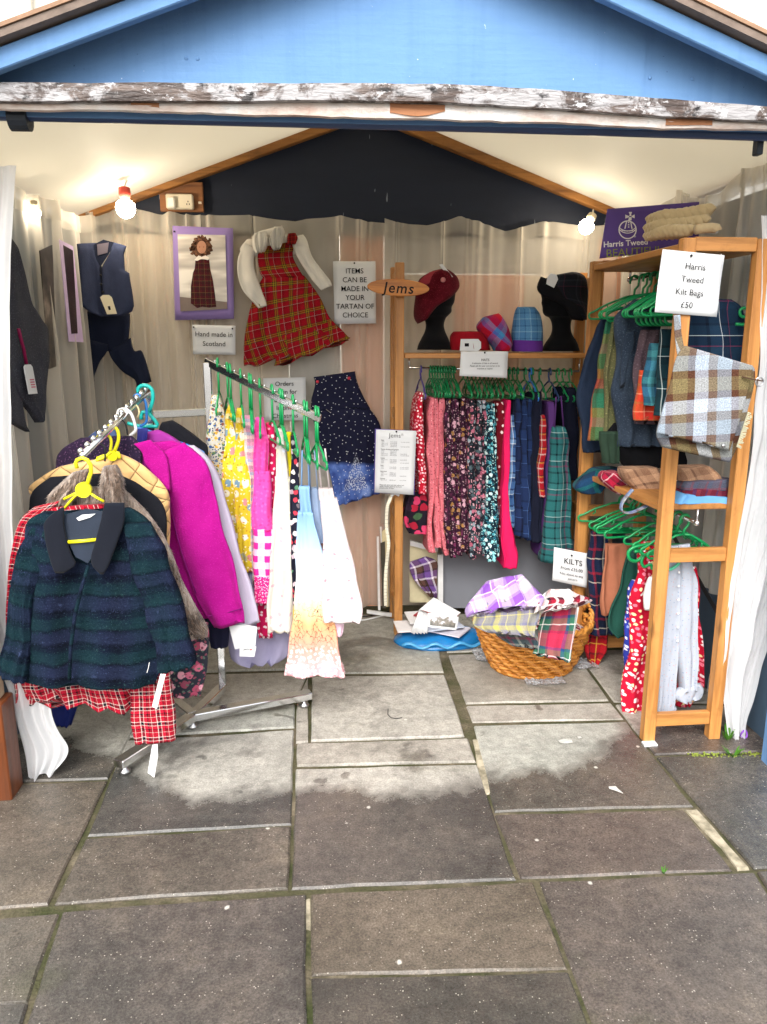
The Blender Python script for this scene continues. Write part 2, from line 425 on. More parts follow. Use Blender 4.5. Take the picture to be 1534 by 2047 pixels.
def text(name, body, mat, origin, ux, uz, size, parent=None, align='CENTER', thin=0.0, shear=0.0, lh=1.0, lift=.0012, spacing=1.0, sx=1.0):
    """flat lettering laid on the sheet spanned by ux (right) and uz (up)"""
    cu = bpy.data.curves.new(name, 'FONT'); cu.body = body; cu.align_x = align; cu.align_y = 'TOP'; cu.size = size; cu.offset = thin*size
    cu.shear = shear; cu.space_line = lh; cu.space_character = spacing; cu.resolution_u = 3
    o = bpy.data.objects.new(name, cu); COL.objects.link(o)
    dg = bpy.context.evaluated_depsgraph_get(); me = bpy.data.meshes.new_from_object(o.evaluated_get(dg))
    bpy.data.objects.remove(o); bpy.data.curves.remove(cu)
    ux = Vector(ux).normalized(); uz = Vector(uz).normalized(); nn = ux.cross(uz)
    org = Vector(origin); pw = WPOS[parent.name] if parent else Vector()
    for v in me.vertices: v.co = ux*v.co.x*sx+uz*v.co.y+nn*lift
    me.materials.clear(); me.materials.append(mat)
    t = bpy.data.objects.new(name, me); COL.objects.link(t); t.parent = parent; t.location = org-pw; WPOS[t.name] = org
    return t
def sheet(name, label, cat_, c, quad, pl, mat, th=.0015, curl=.006, group=None, lift=0.0):
    """paper sign: TL,TR,BR,BL corners; gently curled"""
    if isinstance(pl, (int, float)): pl = plane(pl)
    P = [onp(*c(*q), pl)+pl[1]*lift for q in quad]
    r = thing(name, label, cat_, (P[2]+P[3])/2, group)
    def fn(u, v): return (P[0].lerp(P[1], u)).lerp(P[3].lerp(P[2], u), v)+pl[1]*(curl*(noise.noise(Vector((u*1.7+P[0].x*9, v*1.7, P[0].z)))))
    MB().grid(fn, 8, 8, ((P[1]-P[0]).length, (P[3]-P[0]).length)).build('paper', mat, r, smooth=True, solid=th)
    ux = (P[1]-P[0]).normalized(); uz = (P[0]-P[3]).normalized()
    r2 = dict(root=r, P=P, ux=ux, uz=uz, w=(P[1]-P[0]).length, h=(P[0]-P[3]).length, n=pl[1], curl=curl)
    return r2
def lines(s, items, mat=None, lift=None):
    """items: (text, y fraction from the top, size fraction of the height, x fraction, align)"""
    for it in items:
        b, fy, fs = it[:3]; fx = it[3] if len(it) > 3 else .5; al = it[4] if len(it) > 4 else 'CENTER'; th = it[5] if len(it) > 5 else .004
        o = s['P'][0].lerp(s['P'][1], fx)+(s['P'][3]-s['P'][0])*fy
        text('lettering', b, mat or ink, o, s['ux'], s['uz'], fs*s['h'], s['root'], al, thin=th, lift=(lift if lift is not None else .002+s['curl']*.8))
def pin(s, fx=.5, fy=.04, mat=None):
    o = s['P'][0].lerp(s['P'][1], fx)+(s['P'][3]-s['P'][0])*fy
    MB().ball(o+s['n']*.006, .0045, 8).build('drawing_pin', mat or black_iron, s['root'], smooth=True)

# ================================================================ SETTING: pavement
def ground_mats():
    t = NT('paving_stone'); p = t.pos(); oi = t.n('ObjectInfo').outputs['Random']
    sp = t.n('SeparateXYZ'); t.set(sp.inputs[0], p)
    # rain reaches under the eave only up to an uneven drip line; inside the slabs stay dry
    side = t.math('ABSOLUTE', t.math('SUBTRACT', sp.outputs[0], .17))
    thr = t.math('MULTIPLY_ADD', t.step(side, .62, 1.15), .42, t.math('MULTIPLY_ADD', oi, .16, 2.25))
    nz = t.noise(p, 2.6, 7, .68, .5)
    d = t.math('SUBTRACT', t.math('MULTIPLY_ADD', t.math('SUBTRACT', nz, .5), .42, sp.outputs[1]), thr)
    dry = t.step(d, -.06, .04)
    puddle = t.step(t.noise(p, 6.5, 3, .5, .6), .66, .69)
    puddle = t.math('MAXIMUM', puddle, t.step(t.noise(p, 2.3, 6, .65, .8), .55, .64))
    dry = t.math('MULTIPLY', dry, t.math('SUBTRACT', 1.0, t.math('MULTIPLY', puddle, .7)))
    grit = t.noise(p, 170, 4, .75); blot = t.noise(p, 3.4, 6, .7, .4); mid = t.noise(p, 26, 4, .7)
    dryc = t.ramp(blot, [(.3, C('#737069')), (.45, C('#8f8c85')), (.58, C('#a5a199')), (.72, C('#b8b3a9'))])
    tint = t.ramp(oi, [(0, C('#8a8478')), (.35, C('#aaa298')), (.7, C('#969a92')), (1, C('#b2aa9a'))])
    dryc = t.mix(.5, dryc, tint)
    wetc = t.ramp(blot, [(.28, C('#2c2a28')), (.42, C('#45423d')), (.55, C('#5a534c')), (.72, C('#756b5d'))])
    wett = t.ramp(oi, [(0, C('#393733')), (.3, C('#5e534e')), (.55, C('#434544')), (.8, C('#54514a')), (1, C('#6b6052'))])
    wetc = t.mix(.45, wetc, wett)
    c = t.mix(dry, wetc, dryc)
    c = t.mix(.5, c, t.ramp(mid, [(.3, (.25, .25, .25)), (.7, (.75, .75, .75))]), 'OVERLAY')
    c = t.mix(t.math('MULTIPLY_ADD', dry, -.15, .6), c, t.ramp(grit, [(.32, (.15, .15, .15)), (.5, (.5, .5, .5)), (.68, (.88, .88, .88))]), 'OVERLAY')
    # pale grains, lichen spots and bits of gum
    v = t.n('TexVoronoi', ins={'Scale': 95.0}); t.set(v.inputs['Vector'], p)
    c = t.mix(t.math('MULTIPLY', t.step(v.outputs['Distance'], .2, .1), t.math('MULTIPLY', t.step(t.noise(p, 30, 2), .5, .62), .7)), c, C('#c9c2b4'))
    v2 = t.n('TexVoronoi', ins={'Scale': 7.0}); t.set(v2.inputs['Vector'], t.n('VectorMath', operation='ADD', ins={0: p, 1: t.scale(p, .0)}).outputs[0])
    c = t.mix(t.math('MULTIPLY', t.step(t.math('ADD', v2.outputs['Distance'], t.math('MULTIPLY', t.noise(p, 60, 2), .08)), .1, .07), .75), c, C('#d6d2c8'))
    # moss creeping over slabs
    ms = t.step(t.noise(p, 2.3, 4, .6), .6, .72)
    c = t.mix(t.math('MULTIPLY', ms, .28), c, C('#4d5232'))
    t.bump(t.math('MULTIPLY_ADD', grit, .5, t.math('MULTIPLY', mid, 1.0)), .6, .006)
    r = t.math('MULTIPLY_ADD', dry, .4, t.math('MULTIPLY_ADD', grit, .3, .06))
    t.fin(c, r, .6)
    t = NT('joint_mortar'); p = t.pos()
    c = t.ramp(t.noise(p, 6, 4, .6), [(.32, C('#343a1c')), (.46, C('#4a4832')), (.6, C('#5f5746')), (.76, C('#9a8f7a'))])
    c = t.mix(.5, c, t.noise(p, 120, 3), 'OVERLAY'); t.bump(t.noise(p, 90, 3), .8, .008); t.fin(c, .85, .3)
    t = NT('pale_mortar'); p = t.pos()
    c = t.ramp(t.noise(p, 20, 4, .6), [(.35, C('#7c7562')), (.6, C('#b5ab95'))])
    t.bump(t.noise(p, 160, 3), .8, .006); t.fin(c, .85, .3)
ground_mats()
pav = thing('pavement', None, None, (0, 2.5, -.02), kind='structure')
def bedfn(u, v): return Vector((-14+28*u, -10+30*v, -.007))
MB().grid(bedfn, 2, 2).build('joint_bed', MATS['joint_mortar'], pav)
rs_ = random.Random(4)
def slab(quad, z=None, mat='paving_stone', jit=.004):
    rnd = rs_; z = rnd.uniform(-.002, .003) if z is None else z
    pts = []
    for k in range(4):
        a = Vector(quad[k]); b = Vector(quad[(k+1) % 4]); n = max(2, int((b-a).length/.08)); nr = Vector((-(b-a).y, (b-a).x, 0)).normalized()
        for i in range(n):
            q = a.lerp(b, i/n)
            q += nr*(noise.noise(Vector((q.x*7, q.y*7, k*3.1)))*jit*1.2+rnd.uniform(-.3, .3)*jit); pts.append(q)
    c = sum(pts, Vector())/len(pts); mb = MB(); rings = []
    for dz, inn in ((-.03, 0), (z-.006, 0), (z, .006)):
        rg = []
        for q in pts:
            r = q+(c-q).normalized()*inn; rg.append(mb.vert((r.x, r.y, dz+(noise.noise(Vector((r.x*3, r.y*3, 0)))*.0015 if inn else 0))))
        rings.append(rg)
    n = len(pts)
    for A, B in zip(rings, rings[1:]):
        for k in range(n): mb.face(A[k], A[(k+1) % n], B[(k+1) % n], B[k])
    mb.face(*rings[-1])
    return mb.build('paving_slab', MATS[mat], pav)
PXS = [
 [(-260, 1850), (116, 1825), (56, 2001), (-330, 2026)], [(-332, 2031), (54, 2006), (-22, 2260), (-420, 2280)],
 [(126, 1822), (612, 1789), (612, 2260), (-14, 2260)],
 [(622, 1788), (1067, 1763), (1135, 1936), (622, 1949)], [(622, 1955), (1137, 1942), (1256, 2260), (622, 2260)],
 [(1079, 1761), (1507, 1742), (1835, 2260), (1264, 2260)], [(1514, 1742), (2100, 1712), (2600, 2260), (1843, 2260)],
 [(-200, 1832), (97, 1808), (214, 1562), (-70, 1572)], [(-68, 1566), (217, 1556), (296, 1398), (30, 1404)], [(33, 1398), (299, 1392), (360, 1290), (90, 1296)],
 [(109, 1807), (576, 1776), (582, 1653), (171, 1678)], [(175, 1670), (583, 1647), (588, 1459), (253, 1480)], [(257, 1473), (588, 1453), (590, 1408), (282, 1424)],
 [(286, 1419), (590, 1402), (617, 1342), (337, 1350)], [(342, 1344), (618, 1336), (640, 1234), (394, 1240)],
 [(592, 1484), (616, 1482), (617, 1354), (593, 1402)],
 [(583, 1776), (1030, 1757), (954, 1528), (592, 1537)], [(594, 1531), (952, 1522), (936, 1477), (594, 1488)], [(622, 1481), (930, 1471), (889, 1350), (624, 1353)],
 [(626, 1346), (887, 1343), (862, 1226), (646, 1230)],
 [(1041, 1754), (1466, 1738), (1368, 1618), (990, 1628)], [(989, 1621), (1386, 1611), (1253, 1443), (948, 1451)],
 [(945, 1443), (1249, 1436), (1223, 1405), (934, 1411)], [(932, 1405), (1218, 1399), (1148, 1300), (897, 1309)], [(894, 1303), (1144, 1295), (1098, 1222), (869, 1228)],
 [(1507, 1735), (2000, 1716), (1700, 1504), (1314, 1514)], [(1309, 1508), (1690, 1498), (1590, 1412), (1232, 1409)], [(1228, 1402), (1580, 1406), (1490, 1296), (1152, 1300)],
]
for q in PXS: slab([gr(*p) for p in q])
slab([gr(*p) for p in [(1475, 1737), (1500, 1736), (1391, 1615), (1374, 1617)]], .0, 'pale_mortar', .008)
slab([gr(*p) for p in [(945, 1475), (962, 1474), (985, 1585), (966, 1590)]], -.003, 'pale_mortar', .008)
slab([gr(*p) for p in [(612, 2260), (621, 2260), (620, 1792), (613, 1792)]], -.007, 'pale_mortar', .006)
# slabs beyond the frame, so the square goes on to the sides and behind the camera
for i in range(-5, 6):
    for j in range(-6, 2):
        x0, y0 = i*.82-.4, j*.62-.15
        if y0+.62 > 1.12 and -1.0 < x0+.41 < 1.6: continue
        if y0+.62 > 1.2: continue
        slab([(x0+.004, y0+.61, 0), (x0+.81, y0+.61, 0), (x0+.81, y0+.004, 0), (x0+.004, y0+.004, 0)])
for sx in (-1, 1):
    for i in range(3):
        for j in range(5):
            x0 = (1.95+i*.8) if sx > 0 else (-2.25-i*.8); y0 = 1.55+j*.62
            slab([(x0, y0+.61, 0), (x0+.79, y0+.61, 0), (x0+.79, y0, 0), (x0, y0, 0)])
gnd = MB().grid(lambda u, v: Vector((-150+300*u, -150+300*v, -.05)), 1, 1).build('ground', plain('town_ground', (.16, .15, .14), .9), None, kind='structure')

def weed(name, label, px, py, h, n, seed, col='#3c6a1c', spread=1.0):
    p = gr(px, py); rnd = random.Random(seed); r = thing(name, label, 'weed', p)
    m = plain('weed_leaf', C(col), .6, .3, 60, .1)
    for i in range(n):
        a = rnd.uniform(0, 6.28); L = h*rnd.uniform(.6, 1.1); d = Vector((math.cos(a), math.sin(a), 0)); wd = h*.1
        s = Vector((-d.y, d.x, 0)); mb = MB(); st = p+d*rnd.uniform(0, .25)*h*spread
        pts = [st+d*L*spread*t*.8+Vector((0, 0, L*(.25+.75*math.sin(t*2.2))*t)) for t in (0, .35, .7, 1)]
        ids = []
        for t, q in zip((.15, 1, .8, .02), pts): ids.append((mb.vert(q-s*wd*t), mb.vert(q+s*wd*t)))
        for A, B in zip(ids, ids[1:]): mb.face(A[0], A[1], B[1], B[0])
        mb.build('leaf', m, r, recalc=False)
weed('weed', 'small green weed sprouting from the slab joint in the open pavement', 1326, 1746, .018, 11, 1)
weed('weed', 'weed tuft growing at the foot of the right hand shelf post', 1465, 1512, .035, 14, 2, spread=1.3)
weed('weed', 'tall pale weed leaning on the white curtain hem at right', 1455, 1480, .06, 7, 3, spread=.6)
mo = MB(); rm = random.Random(8)
for i in range(120):
    t = rm.random(); p = gr(1375+t*150, 1512+rm.gauss(0, 2.5)-abs(t-.5)*6); r_ = rm.uniform(.0015, .004)
    mo.ball(p+Vector((0, 0, .002)), r_, 5)
mo.build('moss', plain('moss', C('#7d8a3a'), .95, .4, 60), None, kind='stuff', label='clumps of moss along the slab joint by the right shelf post', cat='moss')
# litter: scraps and hair on the slabs
def scrap(name, label, cat_, c, pts, mat, th=.002):
    P = [gr(*c(*p))+Vector((0, 0, .006)) for p in pts]
    MB().prism(P, (0, 0, th)).build(name, mat, None, label=label, cat=cat_)
d4c = crop(767, 1300, 2)
scrap('paper_scrap', 'white paper scrap with torn edge on the dry slab at right', 'litter', d4c, [(700, 368), (722, 362), (752, 366), (756, 375), (730, 379), (705, 375)], plain('trodden_paper', (.5, .49, .46), .9, .3, 60))
scrap('paper_scrap', 'white pointed paper scrap at the wet edge of the dry slab', 'litter', d4c, [(900, 553), (928, 552), (942, 566), (958, 580), (935, 571), (902, 560)], MATS['trodden_paper'])
scrap('paper_scrap', 'tiny round white scrap beside the torn paper scrap', 'litter', d4c, [(775, 352), (787, 350), (792, 356), (780, 360)], MATS['trodden_paper'])
hp = [gr(*d4c(*p))+Vector((0, 0, .006)) for p in [(18, 240), (17, 262), (30, 275), (50, 279), (74, 275)]]
MB().tube(hp, .0016, 5).build('thread', black_iron, None, label='dark curled thread lying on the middle slab', cat='thread')

# ================================================================ SETTING: town house wall behind the stalls
bld = thing('town_house', 'pale cream stone town house wall rising behind the stall roof', 'building', (0, 9, 0))
cream_stone = plain('cream_stone', (.72, .68, .6), .9, .08, 3, .4, 30)
MB().box((0, 9.3, 4), (26, .6, 8)).build('wall', cream_stone, bld)
for x in (-5.4, -3.05, 4.9, 7.2):
    MB().box((x, 8.96, 4.6), (.34, .1, 6.6)).build('pilaster', cream_stone, bld, bevel=.01)
for x in (-4.2, 5.95):
    wf = MB(); 
    for dx in (-.62, .62): wf.box((x+dx, 8.95, 4.7), (.1, .12, 2.6))
    for dz in (-1.3, 0, 1.3): wf.box((x, 8.945, 4.7+dz), (1.34, .1, .08))
    wn_ = wf.build('window', plain('white_sash', (.8, .78, .74), .5), bld)
    MB().box((x, 8.99, 4.7), (1.2, .02, 2.6)).build('pane', plain('blind_pane', (.75, .62, .55), .2, .1, 2, 0, spec=.5), wn_)

# ================================================================ MARKET STALL
def roofz(x, y=4.12): return 2.63-.352*abs(x-.24)-(4.12-y)*.045
ST = thing('market_stall', 'blue painted timber market stall with pitched roof and open front', 'market stall', (.2, 3.2, 0))
def paintmat():
    t = NT('blue_gloss_paint'); p = t.pos()
    c = t.mix(t.noise(p, 5, 3), C('#6088b8'), C('#6a92c0'))
    st = t.noise(t.scale(p, (30, 30, 1.2)), 1.0, 3)
    c = t.mix(t.math('MULTIPLY', t.step(st, .5, .72), .2), c, C('#4a72a6'))
    chips = t.step(t.noise(p, 50, 4, .65), .735, .75)
    c = t.mix(chips, c, C('#b9cbe2'))
    c = t.mix(t.step(t.noise(p, 75, 3, .6), .735, .75), c, C('#34507c'))
    t.bump(t.math('ADD', t.noise(t.scale(p, (4, 4, 60)), 1.0, 3), t.noise(p, 50, 3)), .25, .006)
    t.fin(c, .68, .25)
    t = NT('flaking_beam'); p = t.pos()
    wd = t.ramp(t.noise(t.scale(p, (5, 60, 60)), 1.0, 5), [(.3, C('#261f1e')), (.5, C('#4c3f3a')), (.7, C('#6e5e56'))])
    big = t.noise(t.scale(p, (9, 12, 14)), 1.0, 6, .7, .6)
    c = t.mix(t.step(big, .46, .54), wd, C('#9c9a9c'))
    c = t.mix(t.step(t.noise(t.scale(p, (14, 30, 24)), 1.0, 6, .75), .58, .64), c, C('#cfcfd2'))
    c = t.mix(t.step(t.noise(t.scale(p, (16, 20, 24)), 1.0, 4, .7), .57, .66), c, C('#1d1a1c'))
    t.bump(t.noise(t.scale(p, (20, 60, 80)), 1.0, 4), .8, .01); t.fin(c, .5, .5)
    t = NT('grubby_canvas'); p = t.pos()
    c = t.ramp(t.noise(t.scale(p, (8, 20, 20)), 1.0, 4), [(.3, C('#c9aa9c')), (.5, C('#e9dcd4')), (.65, C('#f1efee'))])
    t.bump(t.noise(p, 40, 3), .7, .01); t.fin(c, .7, .3)
    t = NT('roof_tarpaulin'); p = t.pos()
    c = t.mix(t.noise(p, 4, 3), C('#e6dcc4'), C('#f0e8d4'))
    t.bump(t.noise(p, 9, 3), .35, .02); m_ = t.fin(c, .33, .45)
    # canvas roof: daylight soaks through both layers
    tl = t.n('BsdfTranslucent'); t.set(tl.inputs[0], c); mx = t.n('MixShader', ins={0: .5}); t.t.links.new(t.b.outputs[0], mx.inputs[1]); t.t.links.new(tl.outputs[0], mx.inputs[2]); t.t.links.new(mx.outputs[0], t.o.inputs[0])
    t = NT('roof_canvas'); tl = t.n('BsdfTranslucent', ins={'Color': (.8, .78, .72, 1)}); mx = t.n('MixShader', ins={0: .5}); t.fin((.8, .78, .72), .6); t.t.links.new(t.b.outputs[0], mx.inputs[1]); t.t.links.new(tl.outputs[0], mx.inputs[2]); t.t.links.new(mx.outputs[0], t.o.inputs[0])
    t = NT('navy_board'); p = t.pos()
    c = t.mix(t.noise(t.scale(p, (3, 3, 14)), 1.0, 4), C('#151b29'), C('#20283a'))
    c = t.mix(t.step(t.noise(t.scale(p, (60, 20, 8)), 1.0, 2), .755, .78), c, C('#8b93a0')); t.bump(t.noise(p, 60, 3), .2, .003); t.fin(c, .6, .3)
paintmat()
BLUE = MATS['blue_gloss_paint']
dark_blue = plain('navy_gloss', C('#2a3f66'), .35, .15, 8, .15, 40, spec=.5)
felt = plain('roof_felt', C('#7d6f66'), .9, .35, 20, .8, 60)
XL, XR = -1.14, 1.56
YF = 2.31
# front gable of three plywood sheets with open seams
sx1 = at(415, 120, YF).x; sx2 = at(1290, 120, YF).x
def gz(x): return roofz(x, YF)+.045
for a, b, dy in ((XL-.25, sx1, 0), (sx1+.0002, sx2, -.003), (sx2+.0002, XR+.3, .001)):
    xs = [a]+([.24] if a < .24 < b else [])+[b]
    P = [Vector((x, YF+dy, 2.06)) for x in (a, b)]+[Vector((x, YF+dy, max(gz(x), 2.075))) for x in reversed(xs)]
    MB().prism(P, (0, .015, 0)).build('gable_panel', BLUE, ST)
for (px, py) in ((215, 32), (430, 38), (470, 22), (534, 6), (595, 38), (800, 45), (853, 57), (883, 92), (1052, 43), (1078, 46), (373, 116), (395, 117), (1300, 155), (1385, 157), (432, 62)):
    p = at(px, py, YF); MB().ball(p, .0055, 8, (1, .5, 1)).build('nail_head', BLUE, ST, smooth=True)
# barge boards (traced edges), roof sheets
def seg(c, p, q, Y): return at(*c(*p), Y), at(*c(*q), Y)
YB = 2.2
aL = at(0, 92, YB); bL = at(245, 0, YB); sL = (bL.z-aL.z)/(bL.x-aL.x)
aR = at(*c2(990, 0), YB); bR = at(*c2(1534, 285), YB)
lowL = at(0, 137, YB); lowR = at(*c2(880, 0), YB)
RX = .26
def zl(x): return aL.z+sL*(x-aL.x)
sR = -sL*1.02
rz = zl(RX); hb = aL.z-lowL.z
MB().prism([Vector((XL-.12, YB, zl(XL-.12))), Vector((RX, YB, rz)), Vector((RX, YB, rz-hb)), Vector((XL-.12, YB, zl(XL-.12)-hb))], (0, .03, 0)).build('barge_board', BLUE, ST, bevel=.003)
MB().prism([Vector((RX+.002, YB, rz)), Vector((XR+.14, YB, rz+sR*(XR+.14-RX))), Vector((XR+.14, YB, rz+sR*(XR+.14-RX)-hb)), Vector((RX+.002, YB, rz-hb))], (0, .03, 0)).build('barge_board', BLUE, ST, bevel=.003)
for s_, xe in ((sL, XL-.2), (sR, XR+.22)):
    ze = rz+(s_*(xe-RX))
    for k in range(3):
        x0, x1 = RX+(xe-RX)*k/3, RX+(xe-RX)*(k+1)/3+.0
        o = .004*(2-k)
        za, zb_ = rz+s_*(x0-RX), rz+s_*(x1-RX)
        MB().prism([Vector((x0, YB-.03, za+.002+o)), Vector((x1, YB-.03, zb_+.002+o)), Vector((x1, YB-.03, zb_+.02+o)), Vector((x0, YB-.03, za+.02+o))], (0, .16, 0)).build('roof_board', felt, ST)
MB().prism([Vector((XL-.2, YB-.035, rz+sL*(XL-.2-RX)+.026)), Vector((RX, YB-.035, rz+.026)), Vector((RX, YB-.035, rz+.036)), Vector((XL-.2, YB-.035, rz+sL*(XL-.2-RX)+.036))], (0, .04, 0)).build('roof_edging', plain('worn_wood_edge', C('#9a7c66'), .9, .4, 30, .6, 60), ST)
MB().prism([Vector((XR+.22, YB-.035, rz+sR*(XR+.22-RX)+.026)), Vector((RX+.003, YB-.035, rz+.026)), Vector((RX+.003, YB-.035, rz+.036)), Vector((XR+.22, YB-.035, rz+sR*(XR+.22-RX)+.036))], (0, .04, 0)).build('roof_edging', MATS['worn_wood_edge'], ST)
for xe in (XL-.2, XR+.22):
    def rsheet(u, v, xe=xe):
        x = .25+(xe-.25)*u; return Vector((x, YB+.135+2.0*v, rz+(sL if xe < 0 else -sR)*-abs(x-RX)+.012))
    MB().grid(rsheet, 6, 4).build('roof_canvas', MATS['roof_canvas'], ST)
# weathered front beam, canvas strip, navy roller
def strip(name, mat, edge, Y, th, jit=0.0, n=60, bow=0.0):
    """edge: [(x, y top, y bottom)] measured; a board following the slight sag of the front"""
    T = cat([at(x, a, Y) for x, a, b in edge], n); B = cat([at(x, b, Y) for x, a, b in edge], n); mb = MB(); R_ = []
    for i, (t, b) in enumerate(zip(T, B)):
        j = lambda k: noise.noise(Vector((t.x*9, k*7.7, Y)))*jit+noise.noise(Vector((t.x*40, k*3.3, Y)))*jit*.5
        bw = Vector((0, -bow, 0))
        R_.append([mb.vert(t+Vector((0, 0, j(1)))), mb.vert((t+b)/2+bw+Vector((0, j(4)*1.0, 0))), mb.vert(b+Vector((0, 0, j(2)))), mb.vert(b+Vector((0, th, j(2)))), mb.vert(t+Vector((0, th, j(1))))])
    for a, b in zip(R_, R_[1:]):
        for k in range(5): mb.face(a[k], a[(k+1) % 5], b[(k+1) % 5], b[k])
    mb.face(*R_[0]); mb.face(*R_[-1][::-1])
    return mb.build(name, mat, ST)
strip('front_beam', MATS['flaking_beam'], [(-120, 163, 200), (0, 164, 201), (420, 165, 201), (700, 166, 200), (900, 168, 204), (1080, 178, 214), (1280, 193, 228), (1534, 212, 242), (1700, 224, 254)], 2.235, .055, .0022, 90, .001)
strip('canvas_strip', MATS['grubby_canvas'], [(-120, 200, 219), (0, 202, 217), (300, 203, 222), (600, 202, 231), (850, 205, 237), (1080, 216, 243), (1300, 230, 254), (1534, 244, 259), (1700, 254, 268)], 2.262, .02, .004, 90, .005)
for e in ([(262, 200, 211), (312, 201, 214), (318, 204, 216)], [(780, 205, 224), (840, 208, 232), (890, 210, 222)], [(1332, 232, 249), (1425, 236, 250)]):
    strip('bare_batten', wood('raw_timber', C('#a87452'), C('#6f4630'), 0, .8), e, 2.256, .012, .002, 12)
pa, pb = at(-120, 226, 2.33), at(1700, 276, 2.33)
MB().tube([pa.lerp(pb, k/12)+Vector((0, 0, .004*math.sin(k/12*math.pi))) for k in range(13)], .0155, 14).build('blind_roller', dark_blue, ST, smooth=True)
p = at(36, 236, 2.33); MB().tube([p+Vector((-.02, 0, 0)), p+Vector((.03, 0, 0))], .033, 16).build('roller_bracket', plain('dark_bracket', C('#2b3038'), .45), ST)
p = at(1517, 285, 2.36); MB().box(p, (.02, .03, .07)).build('roller_bracket', MATS['dark_bracket'], ST, bevel=.003)
# frame: corner posts, eave rails, walls
raw = wood('stall_timber', C('#9c6a34'), C('#6b4420'), 1, .6)
rawx = wood('stall_timber_x', C('#9c6a34'), C('#6b4420'), 0, .6)
lb = gr(24, 1602)
MB().box((lb.x-.05, lb.y+.05, .17), (.1, .1, .34)).build('post_base', wood('varnished_mahogany', C('#6e3a1c'), C('#482410'), 2, .35), ST, bevel=.004)
MB().box((lb.x-.055, lb.y+.05, 1.2), (.07, .07, 1.72)).build('corner_post', plain('pale_post', C('#c9b79a'), .7, .15), ST, bevel=.003)
MB().box((XR+.02, 2.36, 1.03), (.07, .07, 2.06)).build('corner_post', BLUE, ST, bevel=.003)
for x in (XL-.02, XR+.03):
    MB().box((x+(-.05 if x < 0 else .05), 3.25, 2.11), (.03, 1.78, .05)).build('eave_rail', raw, ST)
for x, sd in ((XL-.06, 0), (XR+.085, 1)):
    for k in range(7):
        y0 = 2.42+k*.252
        MB().box((x, y0+.125, 1.01), (.022, .25, 2.02)).build('wall_plank', plain('slate_wall', C('#465a6c'), .6, .15, 10, .2), ST, bevel=.002)
# back wall of painted boards seen through the voile
YW = 4.15
greyb = plain('grey_board', C('#b8b5b0'), .8, .04, 4); peach = plain('peach_board', C('#e6b094'), .8, .04, 4); tan = plain('tan_board', C('#d8cab8'), .8, .04, 4)
ex = lambda px: at(px, 800, YW).x
bx = [XL-.05, ex(250), ex(345), ex(470), ex(580), ex(683), ex(768), ex(905), ex(1040), ex(1180), XR+.075]
bc = [greyb, tan, tan, tan, greyb, peach, tan, tan, tan, peach]
zsp = at(900, 548, YW).z
for i, (a, b) in enumerate(zip(bx, bx[1:])):
    if 6 <= i <= 8:
        MB().box(((a+b)/2, YW+.01, (zsp)/2), (b-a-.003, .02, zsp)).build('wall_board', peach if i % 2 else tan, ST)
        MB().box(((a+b)/2, YW+.01, (zsp+.003+2.12)/2), (b-a-.003, .02, 2.12-zsp-.003)).build('wall_board', greyb, ST)
    else: MB().box(((a+b)/2, YW+.01, 1.06), (b-a-.003, .02, 2.12)).build('wall_board', bc[i], ST)
P = [Vector((x, YW-.02, z)) for x, z in ((XL, 2.0), (XR, 2.0), (XR, roofz(XR)+.02), (.24, 2.65), (XL, roofz(XL)+.02))]
MB().prism(P, (0, .012, 0)).build('back_gable_board', MATS['navy_board'], ST)
for sgn, xe in ((-1, XL-.05), (1, XR+.06)):
    A = Vector((.24, 4.07, 2.583)); B = Vector((xe, 4.07, 2.583-.352*abs(xe-.24)))
    MB().bar(A, B, .05, .085).build('rafter', rawx, ST, bevel=.004)
    # tarpaulin lining under the roof
    def ceil(u, v, xe=xe):
        x = .24+(xe-.24)*u; y = 2.36+(4.10-2.36)*v
        return Vector((x, y, 2.645-.352*abs(x-.24)-(4.12-y)*.03+.012*math.sin(u*9+v*5)*math.sin(v*3.1)+.006*noise.noise(Vector((x*4, y*4, 1)))))
    MB().grid(ceil, 24, 24, (1.5, 1.8)).build('roof_lining', MATS['roof_tarpaulin'], ST, smooth=True)

